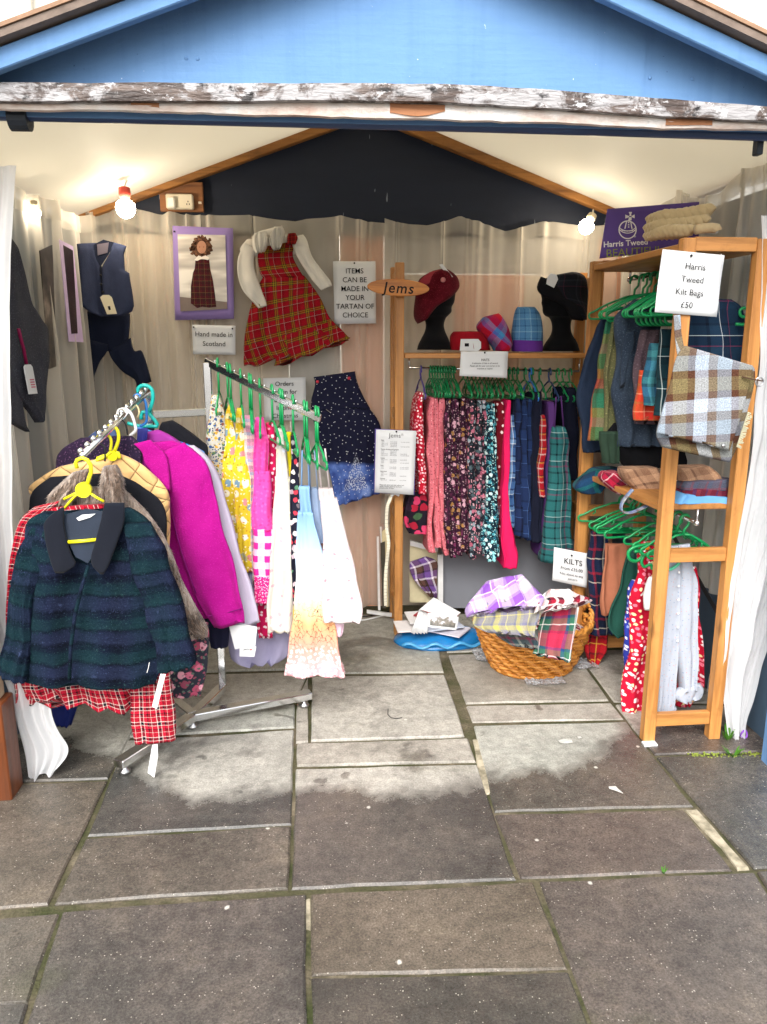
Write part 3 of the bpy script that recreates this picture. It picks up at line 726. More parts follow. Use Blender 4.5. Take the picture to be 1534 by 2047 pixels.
# ================================================================ CURTAINS
voile = sheer('cream_voile', C('#f4eee2'), .36)
voile_w = sheer('white_voile', C('#f6f4f0'), .62)
voile_r = sheer('grey_voile', C('#ece6da'), .46)
def curtain(name, label, A, B, ztop, zbot, mat, npl=7, amp=.03, seed=0, swag=.02, gather=0.0, header=True, flare=0.0, nu=None):
    """pleated sheet from A to B (plan points); ztop/zbot may be lists along the width"""
    rnd = random.Random(seed); A, B = Vector((*A, 0)), Vector((*B, 0)); d = B-A; L = d.length; d.normalize(); nr = Vector((d.y, -d.x, 0))
    zt = ztop if isinstance(ztop, list) else [ztop]*2; zb = zbot if isinstance(zbot, list) else [zbot]*2
    def lin(a, u):
        t = u*(len(a)-1); k = min(int(t), len(a)-2); return a[k]+(a[k+1]-a[k])*(t-k)
    ph = [rnd.uniform(0, 6.28) for _ in range(5)]
    nf = [(rnd.random(), rnd.uniform(.006, .02)/L, rnd.choice((-1, 1))*rnd.uniform(.012, .034), rnd.uniform(-.05, .05)) for _ in range(int(npl*2))]
    def fn(u, v):
        sg = swag*abs(math.sin(u*npl*.5*math.pi+ph[3]))*max(0, 1-v*6)
        z = lin(zt, u)*(1-v)+lin(zb, u)*v-sg
        uu = u+.012*math.sin(u*npl*4.3+ph[1])+.02*math.sin(v*2+ph[2]+u*5)*v
        w_ = .45+.55*min(1, v*3)
        off = amp*w_*(math.sin(uu*npl*6.283+ph[0])+.45*math.sin(uu*npl*2.37*6.283+ph[1]+v)+.35*math.sin(uu*2.1*6.283+v*1.5+ph[4]))
        for ui, wi, ai, sl_ in nf:
            e_ = ((u-ui-sl_*v*.6)/(wi*(1+v)))
            if abs(e_) < 3: off += ai*math.exp(-e_*e_)
        sh = gather*(v**1.3)*(.5-u)
        return A+d*(L*(uu+sh))+nr*(off+flare*v*v)+Vector((0, 0, z))
    r = thing(name, label, 'curtain', (A+B)/2+Vector((0, 0, min(zb))))
    MB().grid(fn, nu or int(150*L)+20, 30, (L*1.5, 2)).build('drape', mat, r, smooth=True, recalc=False)
    if header:
        def fh(u, v):
            p = fn(u, v*.045); return p+nr*.006
        MB().grid(fh, int(150*L)+20, 3, (L, .1)).build('header_hem', mat, r, smooth=True, recalc=False)
    return r
zc = at(700, 432, 4.07).z
curtain('voile_curtain', 'cream voile curtain behind the navy child waistcoat and trousers', (XL+.0, 4.08), (ex(425), 4.08), [2.13, 2.14, 2.09, 2.1], .02, voile, 4, .022, 1)
curtain('voile_curtain', 'cream voile curtain behind the tartan child dress and paper signs', (ex(425), 4.085), (ex(772), 4.085), [2.09, 2.105, 2.06, 2.1, 2.07], .02, voile, 3, .012, 2)
curtain('voile_curtain', 'cream voile curtain behind the hat shelf', (ex(768), 4.07), (XR-.04, 4.07), [2.085, 2.06, 2.09, 2.04, 2.07, 2.06, 2.08], [.5, .5], voile, 5, .02, 3)
curtain('voile_curtain', 'cream voile curtain drawn along the left wall beside the grey waistcoat', (XL+.03, 2.62), (XL+.02, 4.06), [2.1, 2.03, 2.08, 2.06, 2.12], .15, voile, 5, .035, 4, .05)
curtain('voile_curtain', 'grey beige voile curtain hanging high behind the right hand shelf unit', (XR-.03, 4.05), (XR-.02, 2.72), [2.05, 2.08, 2.12, 2.06, 2.12], .5, voile_r, 5, .035, 5, .05)
# white front curtains tied back at both openings
def drape(name, label, rs, pl, mat, seed, df=.02, **kw):
    r = thing(name, label, 'curtain', onp(rs[-1][0], rs[-1][1], pl if not isinstance(pl, (int, float)) else plane(pl)))
    veil('drape', mat, rs, pl, r, df*.55, 1.7 if seed != 31 else .8, seed)
    return r
white_cotton = sheer('white_voile_cloth', (.9, .91, .93), .8, fold=.3)
drape('front_curtain', 'white voile curtain bunched at the left front post trailing on the ground', [(-90, 330, 34, 330), (-90, 560, 20, 560), (-80, 900, 22, 900), (-50, 1200, 34, 1200), (4, 1340, 84, 1340), (34, 1440, 106, 1440), (54, 1510, 137, 1500), (60, 1556, 112, 1545)], 2.47, white_cotton, 31, .016)
drape('front_curtain', 'long white voile curtain beside the right hand shelf unit', [(1522, 430, 1680, 430), (1518, 700, 1680, 700), (1500, 900, 1660, 900), (1470, 1100, 1590, 1100), (1450, 1250, 1545, 1250), (1444, 1350, 1515, 1350), (1450, 1430, 1494, 1430), (1462, 1492, 1486, 1488)], 2.55, white_cotton, 33, .03)
drape('front_curtain', 'narrow white voile curtain tail behind the right hand shelf unit', [(1424, 1320, 1440, 1318), (1412, 1400, 1438, 1400), (1405, 1455, 1440, 1455)], 2.95, white_cotton, 34, .015)
MB().tube([gr(1487, 1476)+Vector((.012*math.cos(a), .004*math.sin(a*2), .018+.016*math.sin(a))) for a in [k*.4 for k in range(17)]], .003, 6).build('ribbon', plain('purple_ribbon', C('#8a50c0'), .4), None, label='small purple ribbon loop on the ground by the right curtain hem', cat='ribbon')

# ================================================================ LAMPS
def bulb_mat(name, col, st):
    t = NT(name); t.b.inputs['Emission Color'].default_value = (*col, 1); t.b.inputs['Emission Strength'].default_value = st
    return t.fin((.9, .9, .85), .3)
warm = bulb_mat('lit_bulb', (1, .86, .66), 36)
warm2 = bulb_mat('lit_bulb_small', (1, .86, .66), 20)
def lamp(name, label, p, r, holder, dirv=(0, 0, 1), cage=None, mat=None, flex=None):
    p = Vector(p); d = Vector(dirv).normalized(); root = thing(name, label, 'lamp', p)
    rot = Vector((0, 0, 1)).rotation_difference(d).to_matrix()
    MB().ball(p, r, 18, (1, 1, 1.12), rot, fn=lambda q: 1 if q.z < .2 else 1-.32*((q.z-.2)/.8)**1.3).build('bulb', mat or warm, root, smooth=True)
    MB().tube([p+d*r*.85, p+d*r*1.3, p+d*r*1.9, p+d*r*2.0], [r*.5, r*.62, r*.58, r*.3], 14).build('lamp_holder', holder, root, smooth=True)
    if flex: MB().tube([p+d*r*1.9]+[Vector(q) for q in flex], .004, 6).build('flex', plain('white_flex', (.7, .68, .62), .5), root, smooth=True)
    return root
bl = at(251, 414, 3.72)
lamp('lamp', 'lit round bulb in a red holder hanging by the left rafter', bl, .043, plain('red_holder', C('#b8463a'), .5), flex=[bl+Vector((.0, .05, .12)), bl+Vector((.03, .3, .2))])
br = at(1173, 452, 3.85)
lamp('lamp', 'lit round bulb in a pale holder beside the purple board', br, .036, plain('pale_holder', C('#cdbfa2'), .5), (.5, .3, .8), flex=[br+Vector((.08, .15, .1))])
lamp('lamp', 'small lit bulb glowing behind the voile on the left wall', atx(69, 425, XL+.06), .022, MATS['pale_holder'], mat=warm2)

# ================================================================ THINGS ON THE BACK WALL
P4 = plane(4.03)
sb = thing('socket_board', 'brown wooden board carrying a white double socket near the left rafter', 'socket', at(362, 420, 4.09))
a = at(318, 363, 4.09); b = at(408, 424, 4.09)
MB().box(((a.x+b.x)/2, 4.09, (a.z+b.z)/2), (b.x-a.x, .02, a.z-b.z)).build('board', wood('socket_wood', C('#8a5a34'), C('#5f3a20'), 0, .6), sb, bevel=.002)
ivory = plain('ivory_plastic', C('#d2c8b2'), .4, .04)
a = at(332, 388, 4.065); b = at(388, 419, 4.065); bxs = MB().box(((a.x+b.x)/2, 4.062, (a.z+b.z)/2), (b.x-a.x, .035, a.z-b.z)).build('socket_box', ivory, sb, bevel=.006)
p = at(343, 405, 4.03); MB().box((p.x, 4.03, p.z), (.035, .03, .05)).build('plug', plain('white_plug', (.75, .72, .64), .4), sb, bevel=.006)
for q in ((-.006, -.004), (.006, -.004), (0, .008)):
    p = at(376, 406, 4.043); MB().box((p.x+q[0], 4.0435, p.z+q[1]), (.004, .002, .007)).build('socket_hole', black_iron, sb)
p = at(397, 405, 4.06); MB().tube([p, p+Vector((.015, 0, 0))], .006, 8).build('cable_gland', ivory, sb)
# framed print of a child
lilac = plain('lilac_card', C('#9680bc'), .6, .06, 12, .05)
s = sheet('photo_poster', 'lilac framed print of a curly haired child in a tartan dress', 'poster', FULL, [(345, 451), (466, 456), (468, 637), (350, 640)], P4, lilac, .003, .008)
def inset(name, mat, c, pts, k, r): return MB().prism(pxpoly(c, pts, P4, .006+k*.0006), -P4[1]*.0004).build(name, mat, r)
t = NT('photo_backdrop'); p = t.n('TexCoord').outputs['Object']
cc = t.ramp(t.noise(t.scale(p, (3, 3, 16)), 1.0, 2), [(.35, C('#a9a29c')), (.5, C('#c9c2b8')), (.62, C('#ece6dc'))]); t.fin(cc, .25, .5)
inset('print_backdrop', MATS['photo_backdrop'], d5, [(328, 285), (890, 295), (912, 1085), (355, 1025)], 1, s['root'])
inset('print_floor', plain('print_floor', C('#7d6f68'), .3), d5, [(355, 1022), (912, 1083), (915, 1165), (362, 1195)], 2, s['root'])
hair = plain('print_hair', C('#5a3a28'), .35, .5, 60, .3, 80); skin = plain('print_skin', C('#b8866c'), .35, .12, 40)
rr = random.Random(3)
inset('print_hair', hair, d5, [(612+math.cos(a)*(128 if math.sin(a) > -.3 else 105)*(1+rr.uniform(-.12, .12)), 445+math.sin(a)*(108 if math.sin(a) > 0 else 140)*(1+rr.uniform(-.12, .12))) for a in [k*6.283/44 for k in range(44)]], 3, s['root'])
for k_ in range(70):
    a_ = rr.uniform(0, 6.283); q_ = rr.uniform(.62, 1.12); hx, hy = 612+math.cos(a_)*122*q_, 450+math.sin(a_)*(105 if math.sin(a_) > 0 else 135)*q_; s_ = rr.uniform(9, 20)
    inset('print_curl', plain('print_curl_%d' % (k_ % 3), (C('#6a4632'), C('#4a2e20'), C('#80583e'))[k_ % 3], .35), d5, [(hx+math.cos(b_)*s_, hy+math.sin(b_)*s_*rr.uniform(.6, 1.2)) for b_ in [j_*.785 for j_ in range(8)]], 3.4, s['root'])
inset('print_face', skin, d5, [(612+math.cos(a)*55, 438+math.sin(a)*76) for a in [k*6.283/20 for k in range(20)]], 4, s['root'])
inset('print_mouth', plain('print_lip', C('#9c5e50'), .4), d5, [(590, 492), (612, 498), (634, 492), (612, 503)], 5, s['root'])
for ex_ in (588, 636): inset('print_eye', hair, d5, [(ex_-9, 436), (ex_, 432), (ex_+9, 436), (ex_, 441)], 5, s['root'])
PT = tartan('print_tartan', [(5, C('#4c1018')), (1, C('#201616')), (3, C('#3a1416')), (1, C('#1e1e18')), (.4, C('#a08048'))], .028, .35)
inset('print_dress', PT, d5, [(540, 585), (700, 580), (715, 700), (745, 830), (770, 1000), (785, 1140), (700, 1150), (620, 1140), (560, 1155), (485, 1100), (485, 900), (510, 740), (530, 690)], 4, s['root'])
inset('print_collar', plain('print_white', C('#efe6dc'), .35), d5, [(525, 590), (575, 535), (612, 552), (660, 535), (705, 565), (690, 590), (612, 575), (560, 600)], 5, s['root'])
pin(s, .03, .06)
# paper signs
s = sheet('paper_sign', 'white paper sign reading Hand made in Scotland', 'sign', FULL, [(384, 649), (471, 651), (471, 709), (386, 708)], P4, paper)
lines(s, [('Hand made in', .2, .23, .5), ('Scotland', .52, .23, .5)]); pin(s, .04, .08); pin(s, .93, .1)
s = sheet('paper_sign', 'tall white paper sign about items made in your tartan of choice', 'sign', FULL, [(666, 522), (751, 522), (752, 646), (669, 648)], P4, paper)
for k, tx in enumerate(('ITEMS', 'CAN BE', 'MADE IN', 'YOUR', 'TARTAN OF', 'CHOICE')): lines(s, [(tx, .1+k*.14, .115, .5)])
pin(s, .5, .03)
s = sheet('paper_sign', 'white orders sign half hidden behind the green dress hangers', 'sign', FULL, [(526, 756), (611, 754), (613, 840), (529, 840)], P4, paper)
for k, tx in enumerate(('Orders', 'Taken for', 'Delivery', 'In time', 'Christmas')): lines(s, [(tx, .07+k*.19, .15, .5)])

# ---- tartan dress with white blouse
t_red = tartan('red_dress_tartan', [(6, C('#8c0c1c')), (1.1, C('#12301f')), (1.1, C('#9c8018')), (1.2, C('#122418')), (1.1, C('#9c8018')), (1.1, C('#12382a')), (5, C('#940f1e')), (.5, C('#141418')), (.3, C('#d8ccc4')), (3, C('#7a0c18'))], .078, fuzz=.14)
white_cloth = plain('white_blouse_cotton', (.66, .63, .57), .8, .05, 14, .25, 70)
dr = thing('child_dress', 'red and yellow tartan pinafore dress over a white blouse on the wall', 'dress', at(580, 735, 4.0))
PD = plane(4.0)
cloth('pinafore', t_red, rows(c4, [(615, 290, 830, 250), (600, 345, 815, 335), (610, 440, 845, 410), (635, 480, 880, 470)]), PD, dr, .022, fold=.006, freq=3, seed=3, nz=12)
cloth('skirt', t_red, rows(c4, [(632, 475, 880, 462), (590, 560, 930, 520), (545, 700, 985, 600), (520, 850, 1040, 720), (510, 980, 1110, 790), (515, 1030, 1160, 850)]), PD, dr, .03, fold=.03, freq=4.5, ramp=.7, seed=4, nz=26, n=22, hem=.012)
cloth('skirt_flounce', t_red, rows(c4, [(760, 830, 1060, 740), (720, 930, 1120, 800), (700, 1030, 1168, 858)]), plane(3.985), dr, .02, fold=.02, freq=3, seed=5, nz=10, hem=.01)
cloth('sleeve', white_cloth, rows(c4, [(525, 262, 600, 300), (484, 360, 588, 380), (486, 460, 598, 470), (512, 550, 618, 530), (558, 620, 645, 600), (600, 668, 652, 650)]), plane(3.98), dr, .02, fold=.014, freq=1.6, seed=6, crease=.018, nz=36)
cloth('sleeve', white_cloth, rows(c4, [(800, 232, 868, 215), (828, 310, 915, 280), (880, 400, 970, 370), (930, 480, 1010, 450), (965, 530, 1045, 500), (985, 555, 1055, 525)]), plane(3.985), dr, .02, fold=.014, freq=1.6, seed=7, crease=.018, nz=36)
cloth('blouse_yoke', white_cloth, rows(c4, [(540, 240, 850, 222), (500, 300, 880, 270), (520, 350, 890, 330)]), plane(4.012), dr, .012, seed=21, nz=14, crease=.01)
# collar: two ruffles round the neckline
for rs, sd in (([(570, 205, 640, 190), (550, 240, 655, 230), (560, 290, 660, 280), (590, 330, 650, 315)], 8), ([(690, 165, 750, 165), (665, 215, 775, 200), (670, 270, 770, 250), (700, 310, 745, 300)], 9)):
    cloth('collar', white_cloth, rows(c4, rs), plane(3.965), dr, .012, fold=.016, freq=3, ramp=.1, seed=sd, nz=22, n=18, crease=.02)
cloth('collar_band', white_cloth, rows(c4, [(560, 225, 575, 240), (610, 190, 635, 225), (690, 168, 690, 215), (740, 165, 760, 200)]), plane(3.98), dr, .02, seed=10, nz=14, crease=.008)
cloth('rosette', tartan('rosette_tartan', [(3, C('#7a1018')), (1, C('#2a1818')), (1, C('#a03020'))], .02), rows(c4, [(780, 205, 830, 200), (770, 235, 845, 230), (780, 275, 835, 270)]), plane(3.955), dr, .02, fold=.012, freq=3, ramp=.1, seed=11, nz=10, crease=.012)

# ---- navy winter dress
def winter_mat():
    t = NT('winter_print'); uv = t.uv(); p = t.pos(); sp = t.n('SeparateXYZ'); t.set(sp.inputs[0], p)
    zs = at(690, 925, 4.0).z
    wob = t.math('MULTIPLY_ADD', t.noise(p, 5, 2), .05, sp.outputs[2])
    c = t.mix(t.step(wob, zs+.035, zs+.01), C('#12142e'), t.ramp(t.noise(p, 14, 3), [(.35, C('#2e4488')), (.6, C('#5b78c0')), (.75, C('#8fa6dc'))]))
    v = t.n('TexVoronoi', voronoi_dimensions='2D', ins={'Scale': 34.0}); t.set(v.inputs['Vector'], uv)
    c = t.mix(t.step(v.outputs['Distance'], .09, .05), c, (.8, .82, .85))
    # one frosted fir tree of the border print
    tc = at(712, 945, 4.0); dx = t.math('ABSOLUTE', t.math('SUBTRACT', sp.outputs[0], tc.x)); dz = t.math('SUBTRACT', tc.z+.105, sp.outputs[2])
    tri = t.step(t.math('SUBTRACT', t.math('MULTIPLY', dz, .36), dx), -.004, .006); inr = t.math('MULTIPLY', tri, t.step(dz, .2, .19))
    spk = t.step(t.noise(p, 150, 3), .5, .6)
    c = t.mix(t.math('MULTIPLY', t.math('MULTIPLY', inr, spk), .8), c, (.72, .78, .86))
    t.bump(t.noise(uv, 200, 2), .2, .002); t.fin(c, .8, .2)
winter_mat()
nd = thing('child_dress', 'navy sleeveless child dress with a snowy fir tree border print', 'dress', at(690, 1000, 4.0))
cloth('bodice', MATS['winter_print'], rows(c4, [(940, 1085, 1195, 1050), (950, 1130, 1210, 1120), (930, 1220, 1250, 1210), (925, 1290, 1290, 1280)]), plane(4.0), nd, .018, fold=.008, freq=3, seed=12, nz=14)
cloth('skirt', MATS['winter_print'], rows(FULL, [(622, 818, 738, 815), (632, 860, 762, 855), (660, 950, 765, 930), (672, 1012, 760, 985)]), plane(3.995), nd, .028, fold=.022, freq=4, seed=13, nz=20, n=18)
for q in ((635, 763), (698, 756)):
    MB().ball(at(*q, 3.972), .008, 8, (1, .5, 1)).build('button', plastic('red_button', C('#c01838')), nd, smooth=True)
MB().tube([at(652, 818, 3.975), at(660, 824, 3.975)], .002, 5).build('clasp', steel, nd)

# ---- navy child waistcoat, trousers in the left corner
navy_wool = plain('navy_wool', C('#343b54'), .95, .18, 40, .5, 240)
black_vel = plain('midnight_wool', C('#1e2438'), .9, .2, 30, .4, 200)
PV = plane(3.93, yaw=.12)
wv = thing('waistcoat', 'navy child waistcoat with an ivory tag hung in the left corner', 'waistcoat', onp(210, 630, PV))
cloth('front_panel', navy_wool, rows(c3, [(562, 392, 715, 385), (562, 470, 712, 470), (570, 560, 745, 570), (570, 720, 765, 720), (575, 832, 772, 840), (650, 888, 775, 895), (738, 926, 778, 915)]), PV, wv, .03, fold=.012, freq=1.5, seed=14, lin=True, nz=36)
cloth('front_panel', navy_wool, rows(c3, [(812, 375, 922, 408), (800, 460, 900, 470), (745, 570, 912, 585), (748, 610, 945, 605), (752, 720, 962, 720), (756, 845, 978, 845), (764, 890, 966, 885), (772, 922, 905, 918)]), (PV[0]+PV[1]*.006, PV[1]), wv, .03, fold=.012, freq=1.5, seed=16, lin=True, nz=36)
flat('neck_lining', plain('grey_lining', C('#6b6470'), .6), c3, [(715, 400), (800, 385), (790, 460), (720, 480)], PV, wv, .003, .022)
flat('neckline', black_vel, c3, [(690, 400), (760, 365), (835, 385), (800, 470), (740, 560), (690, 480)], PV, wv, .003, .0185)
flat('front_edge', plain('navy_edge', C('#1a1e2c'), .9), c3, [(735, 560), (748, 555), (765, 760), (745, 765)], PV, wv, .003, .022)
for q in ((742, 625), (745, 690), (760, 745)): MB().ball(onp(*c3(*q), PV)+PV[1]*.028, .006, 8, (1, .6, 1)).build('button', black_iron, wv, smooth=True)
tg = thing('price_tag', 'ivory price tag hanging on the navy child waistcoat', 'tag', onp(*c3(820, 905), PV))
flat('card', plain('ivory_card', C('#e9dfc0'), .7, .03), c3, [(740, 785), (760, 768), (805, 768), (825, 785), (862, 905), (790, 908)], PV, tg, .002, .034)
flat('print', ink, c3, [(795, 850), (812, 848), (818, 875), (803, 878)], PV, tg, .0005, .0365)
tv = thing('child_trousers', 'midnight navy child trousers pinned up with bent legs in the corner', 'trousers', onp(*c3(800, 1500), PV))
cloth('seat', black_vel, rows(c3, [(600, 880, 945, 900), (600, 980, 945, 980), (620, 1080, 940, 1080), (640, 1180, 930, 1170)]), plane(3.96), tv, .03, fold=.012, freq=2, seed=15, nz=14, crease=.008)
cloth('leg', black_vel, rows(c3, [(600, 1080, 800, 1130), (545, 1160, 780, 1190), (540, 1280, 720, 1270), (560, 1380, 690, 1360), (585, 1480, 690, 1400), (612, 1505, 640, 1495)]), plane(3.93), tv, .03, fold=.012, freq=2, seed=16, nz=18, crease=.01)
cloth('leg', black_vel, rows(c3, [(800, 1170, 950, 1080), (830, 1250, 985, 1170), (900, 1330, 1035, 1165), (985, 1390, 1060, 1230), (995, 1440, 1100, 1400)]), plane(3.94), tv, .03, fold=.012, freq=2, seed=17, nz=18, crease=.01)

# ---- left wall: grey waistcoat, two prints behind the voile
PLW = (Vector((XL+.12, 3, 1)), Vector((1, 0, 0)))
gw = thing('waistcoat', 'charcoal tweed adult waistcoat with purple ribbon hung on the left wall', 'waistcoat', onp(*c3(200, 1700), PLW))
char = tweed('charcoal_tweed', C('#32333b'), C('#3a3b44'), C('#555662'), 300, 6)
cloth('front_panel', char, rows(c3, [(25, 330, 85, 365), (20, 420, 112, 430), (20, 600, 150, 580), (15, 850, 225, 830), (10, 1100, 340, 1000), (60, 1350, 350, 1200), (140, 1530, 320, 1500), (240, 1640, 300, 1630), (280, 1697, 290, 1695)]), PLW, gw, .022, fold=.012, freq=2, seed=18, lin=True, nz=40)
cloth('back_panel', plain('black_lining', C('#14141a'), .5), rows(c3, [(-120, 330, 70, 310), (-120, 700, 20, 700), (-120, 1110, 30, 1110)]), (PLW[0]+Vector((-.02, 0, 0)), PLW[1]), gw, .01, seed=19)
cloth('front_panel', char, rows(c3, [(-40, 1000, 60, 1000), (0, 1300, 120, 1290), (30, 1650, 150, 1580), (90, 1710, 180, 1720), (180, 1755, 198, 1765)]), (PLW[0]+Vector((-.008, 0, 0)), PLW[1]), gw, .018, seed=20, lin=True)
MB().tube([onp(*c3(*q), PLW)+Vector((.03, 0, 0)) for q in ((65, 1010), (90, 1110), (105, 1160), (125, 1270))], .006, 6, flat=.4).build('ribbon', plain('plum_ribbon', C('#7a1440'), .5), gw, smooth=True)
tg = thing('price_tag', 'white price tag hanging from the charcoal waistcoat', 'tag', onp(*c3(160, 1488), PLW))
flat('card', paper, c3, [(102, 1290), (112, 1275), (150, 1272), (165, 1290), (203, 1485), (140, 1490)], PLW, tg, .003, .03)
for k in range(4): flat('print', plain('pink_ink', C('#c06a80'), .7), c3, [(140+k*4, 1380+k*18), (172+k*4, 1378+k*18), (174+k*4, 1387+k*18), (142+k*4, 1389+k*18)], PLW, tg, .0005, .034)
PW2 = (Vector((XL+.07, 3, 1)), Vector((1, 0, 0)))
pb = thing('photo_poster', 'dark monochrome photo print behind the voile on the left wall', 'poster', onp(*c3(380, 1300), PW2))
t = NT('mono_photo'); q = t.n('TexCoord').outputs['Object']
t.fin(t.ramp(t.noise(q, 7, 4), [(.4, C('#1c1a18')), (.55, C('#5a524a')), (.7, C('#a09488'))]), .4, .4)
flat('print', MATS['mono_photo'], c3, [(285, 440), (375, 400), (410, 1285), (355, 1305)], PW2, pb, .004, .0)
PW3 = (Vector((XL+.075, 3, 1)), Vector((1, 0, 0)))
pb = thing('photo_poster', 'narrow lilac edged poster seen edge on beside the navy waistcoat', 'poster', onp(*c3(550, 1110), PW3))
flat('card', plain('pale_lilac_card', C('#cdb6dc'), .6), c3, [(430, 360), (530, 410), (605, 1110), (500, 1105)], PW3, pb, .003)
flat('print', plain('dark_print', C('#2c1c22'), .4, .5, 9), c3, [(455, 400), (525, 440), (560, 1045), (515, 1048)], PW3, pb, .001, .0035)

# ================================================================ BACK SHELF UNIT
YS0, YS1 = 3.70, 3.98
pL = at(795, 900, YS0).x; xa = pL-.012; xb = at(1172, 900, YS0).x+.02
su = thing('shelf_unit', 'varnished pine shelf unit holding hats above a rail of clothes', 'shelf unit', ((xa+xb)/2, YS0+.14, 0))
ztop = at(805, 524, YS0).z
for k, x in enumerate((xa+.02, xb)):
    zt = ztop if k == 0 else ztop-.02
    for y in (YS0+.022, YS1-.02):
        MB().box((x, y, zt/2), (.042, .044, zt)).build('post', pine, su, bevel=.003)
    for z in (.12, .62, 1.12, zt-.06): MB().box((x, (YS0+YS1)/2, z), (.03, YS1-YS0-.088, .055)).build('ladder_rung', pine, su, bevel=.002)
# drilled face of the near posts
for k in range(34):
    z = .1+k*.05
    for y in (YS1-.02,):
        MB().tube([Vector((xa+.042, y, z)), Vector((xa+.0418+.0015, y, z))], .004, 8).build('peg_hole', black_iron, su)
zsh = at(1000, 706, YS0).z
MB().box(((xa+xb)/2+.01, (YS0+YS1)/2, zsh-.012), (xb-xa-.07, YS1-YS0+.0, .024)).build('shelf', pine_x, su, bevel=.003)
rl = at(818, 735, 3.84); rr_ = at(1158, 742, 3.84)
MB().tube([rl, rr_], .0055, 10).build('hanging_rail', chrome, su, smooth=True)
for q in (rl, rr_): MB().tube([q, q+Vector((0, 0, .06))], .004, 8).build('rail_bracket', chrome, su, smooth=True)
# oval wooden name sign
PSg = plane(3.655)
ov = thing('name_plaque', 'oval varnished wooden plaque with black lettering on the shelf post', 'sign', onp(795, 592, PSg))
cx, cy = 796, 575; pts = []
for k in range(36):
    a = k*6.283/36; x = 62*math.cos(a); y = 17*math.sin(a); pts.append((cx+x, cy+y+x*.045))
MB().prism([onp(*p, PSg)+PSg[1]*.014 for p in pts], -PSg[1]*.014).build('board', wood('plaque_wood', C('#c07a34'), C('#8a4c1c'), 0, .35), ov, bevel=.003)
o = onp(797, 562, PSg)+PSg[1]*.0145; dx = (onp(840, 578, PSg)-onp(750, 573, PSg)).normalized(); up_ = Vector((0, 0, 1)); up_ = (up_-dx*up_.dot(dx)).normalized()
text('lettering', 'Jems', plain('black_letter', C('#1c130c'), .5), o, dx, up_, .066, ov, thin=.012, shear=.15, spacing=1.15, lift=.0005)
# mannequin heads with hats
vel = plain('black_flock', C('#0b0b0e'), .85, .1, 40, .2, 300, spec=.12, sheen=.06)
def head(label, prof, Y, face):
    """display head: stacked elliptical sections; prof rows (y, xl, xr) measured"""
    r = thing('display_head', label, 'display head', at((prof[-1][1]+prof[-1][2])/2, prof[-1][0], Y))
    cloth('bust', vel, rows(c5, prof), Y, r, df=.075, db=.075, n=14, nz=40, top=.3, bot=1, crease=0, form='round')
    return r
YH = 3.84
head('black velvet display head in profile wearing the burgundy hat', [(235, 400, 560), (280, 370, 590), (330, 360, 585), (380, 355, 578), (410, 358, 562), (440, 365, 560), (462, 380, 540), (480, 395, 525), (520, 405, 515), (560, 398, 522), (600, 378, 540), (640, 358, 555), (672, 350, 560)], YH, 1)
head('black velvet display head in profile wearing the dark tartan cap', [(250, 1130, 1330), (310, 1110, 1350), (360, 1118, 1350), (385, 1116, 1350), (410, 1122, 1345), (440, 1124, 1340), (462, 1138, 1325), (480, 1170, 1300), (530, 1185, 1290), (580, 1175, 1300), (630, 1140, 1330), (680, 1112, 1345)], YH, -1)
def hat(label, mat, rs, Y, depth=.09, seed=0, extra=None):
    r = thing('hat', label, 'hat', at((rs[-1][0]+rs[-1][2])/2, rs[-1][1], Y))
    cloth('crown', mat, rs, Y, r, df=depth, db=depth, n=14, nz=22, top=.35, bot=.9, fold=.006, freq=2, seed=seed, crease=.006, form='round')
    return r
burg = tweed('burgundy_wool', C('#4a0a14'), C('#5e1420'), C('#7a2430'), 260, 9)
h = hat('burgundy wool hat with a pink brooch and white tag on the left display head', burg, rows(c5, [(440, 190, 520, 175), (365, 240, 590, 225), (340, 330, 607, 290), (330, 430, 560, 350), (335, 480, 480, 400), (355, 512, 410, 480)]), YH-.02, .1, 41)
MB().ball(at(*c5(510, 243), YH-.13), .012, 10, (1, .5, 1)).build('brooch', plain('pink_brooch', C('#b07070'), .4), h, smooth=True)
cloth('fold', plain('rose_felt', C('#8c3038'), .9), rows(c5, [(430, 195, 500, 180), (370, 245, 490, 220), (345, 300, 470, 250)]), YH-.085, h, .03, seed=42, nz=10)
tg = thing('price_tag', 'white price tag standing up on the burgundy hat', 'tag', at(*c5(520, 220), YH-.1)); flat('card', paper, c5, [(485, 150), (505, 145), (570, 225), (545, 228)], YH-.1, tg, .002)
dkt = tartan('dark_cap_tartan', [(5, C('#15171d')), (1, C('#2b3038')), (3, C('#1a1c24')), (.5, C('#4a2030')), (3, C('#12141a'))], .09, fuzz=.1)
h = hat('dark tartan cap with upturned brim on the right display head', dkt, rows(c5, [(1190, 215, 1300, 195), (1130, 240, 1370, 225), (1095, 290, 1390, 290), (1110, 330, 1390, 380), (1200, 375, 1385, 450), (1290, 480, 1380, 490)]), YH-.02, .1, 43)
cloth('brim', plain('black_wool', C('#101014'), .95, .2, 60, .5, 200), rows(c5, [(1110, 225, 1150, 240), (1090, 290, 1200, 260), (1120, 340, 1300, 360), (1240, 400, 1370, 400), (1290, 480, 1365, 495)]), YH-.09, h, .03, seed=44, nz=14, form='round')
tg = thing('price_tag', 'white price tag on the dark tartan cap', 'tag', at(*c5(1180, 290), YH-.13)); flat('card', paper, c5, [(1150, 225), (1170, 203), (1205, 210), (1215, 240), (1190, 292), (1142, 268)], YH-.135, tg, .002)
redf = plain('red_felt', C('#8e0c1c'), .95, .15, 40, .4, 200)
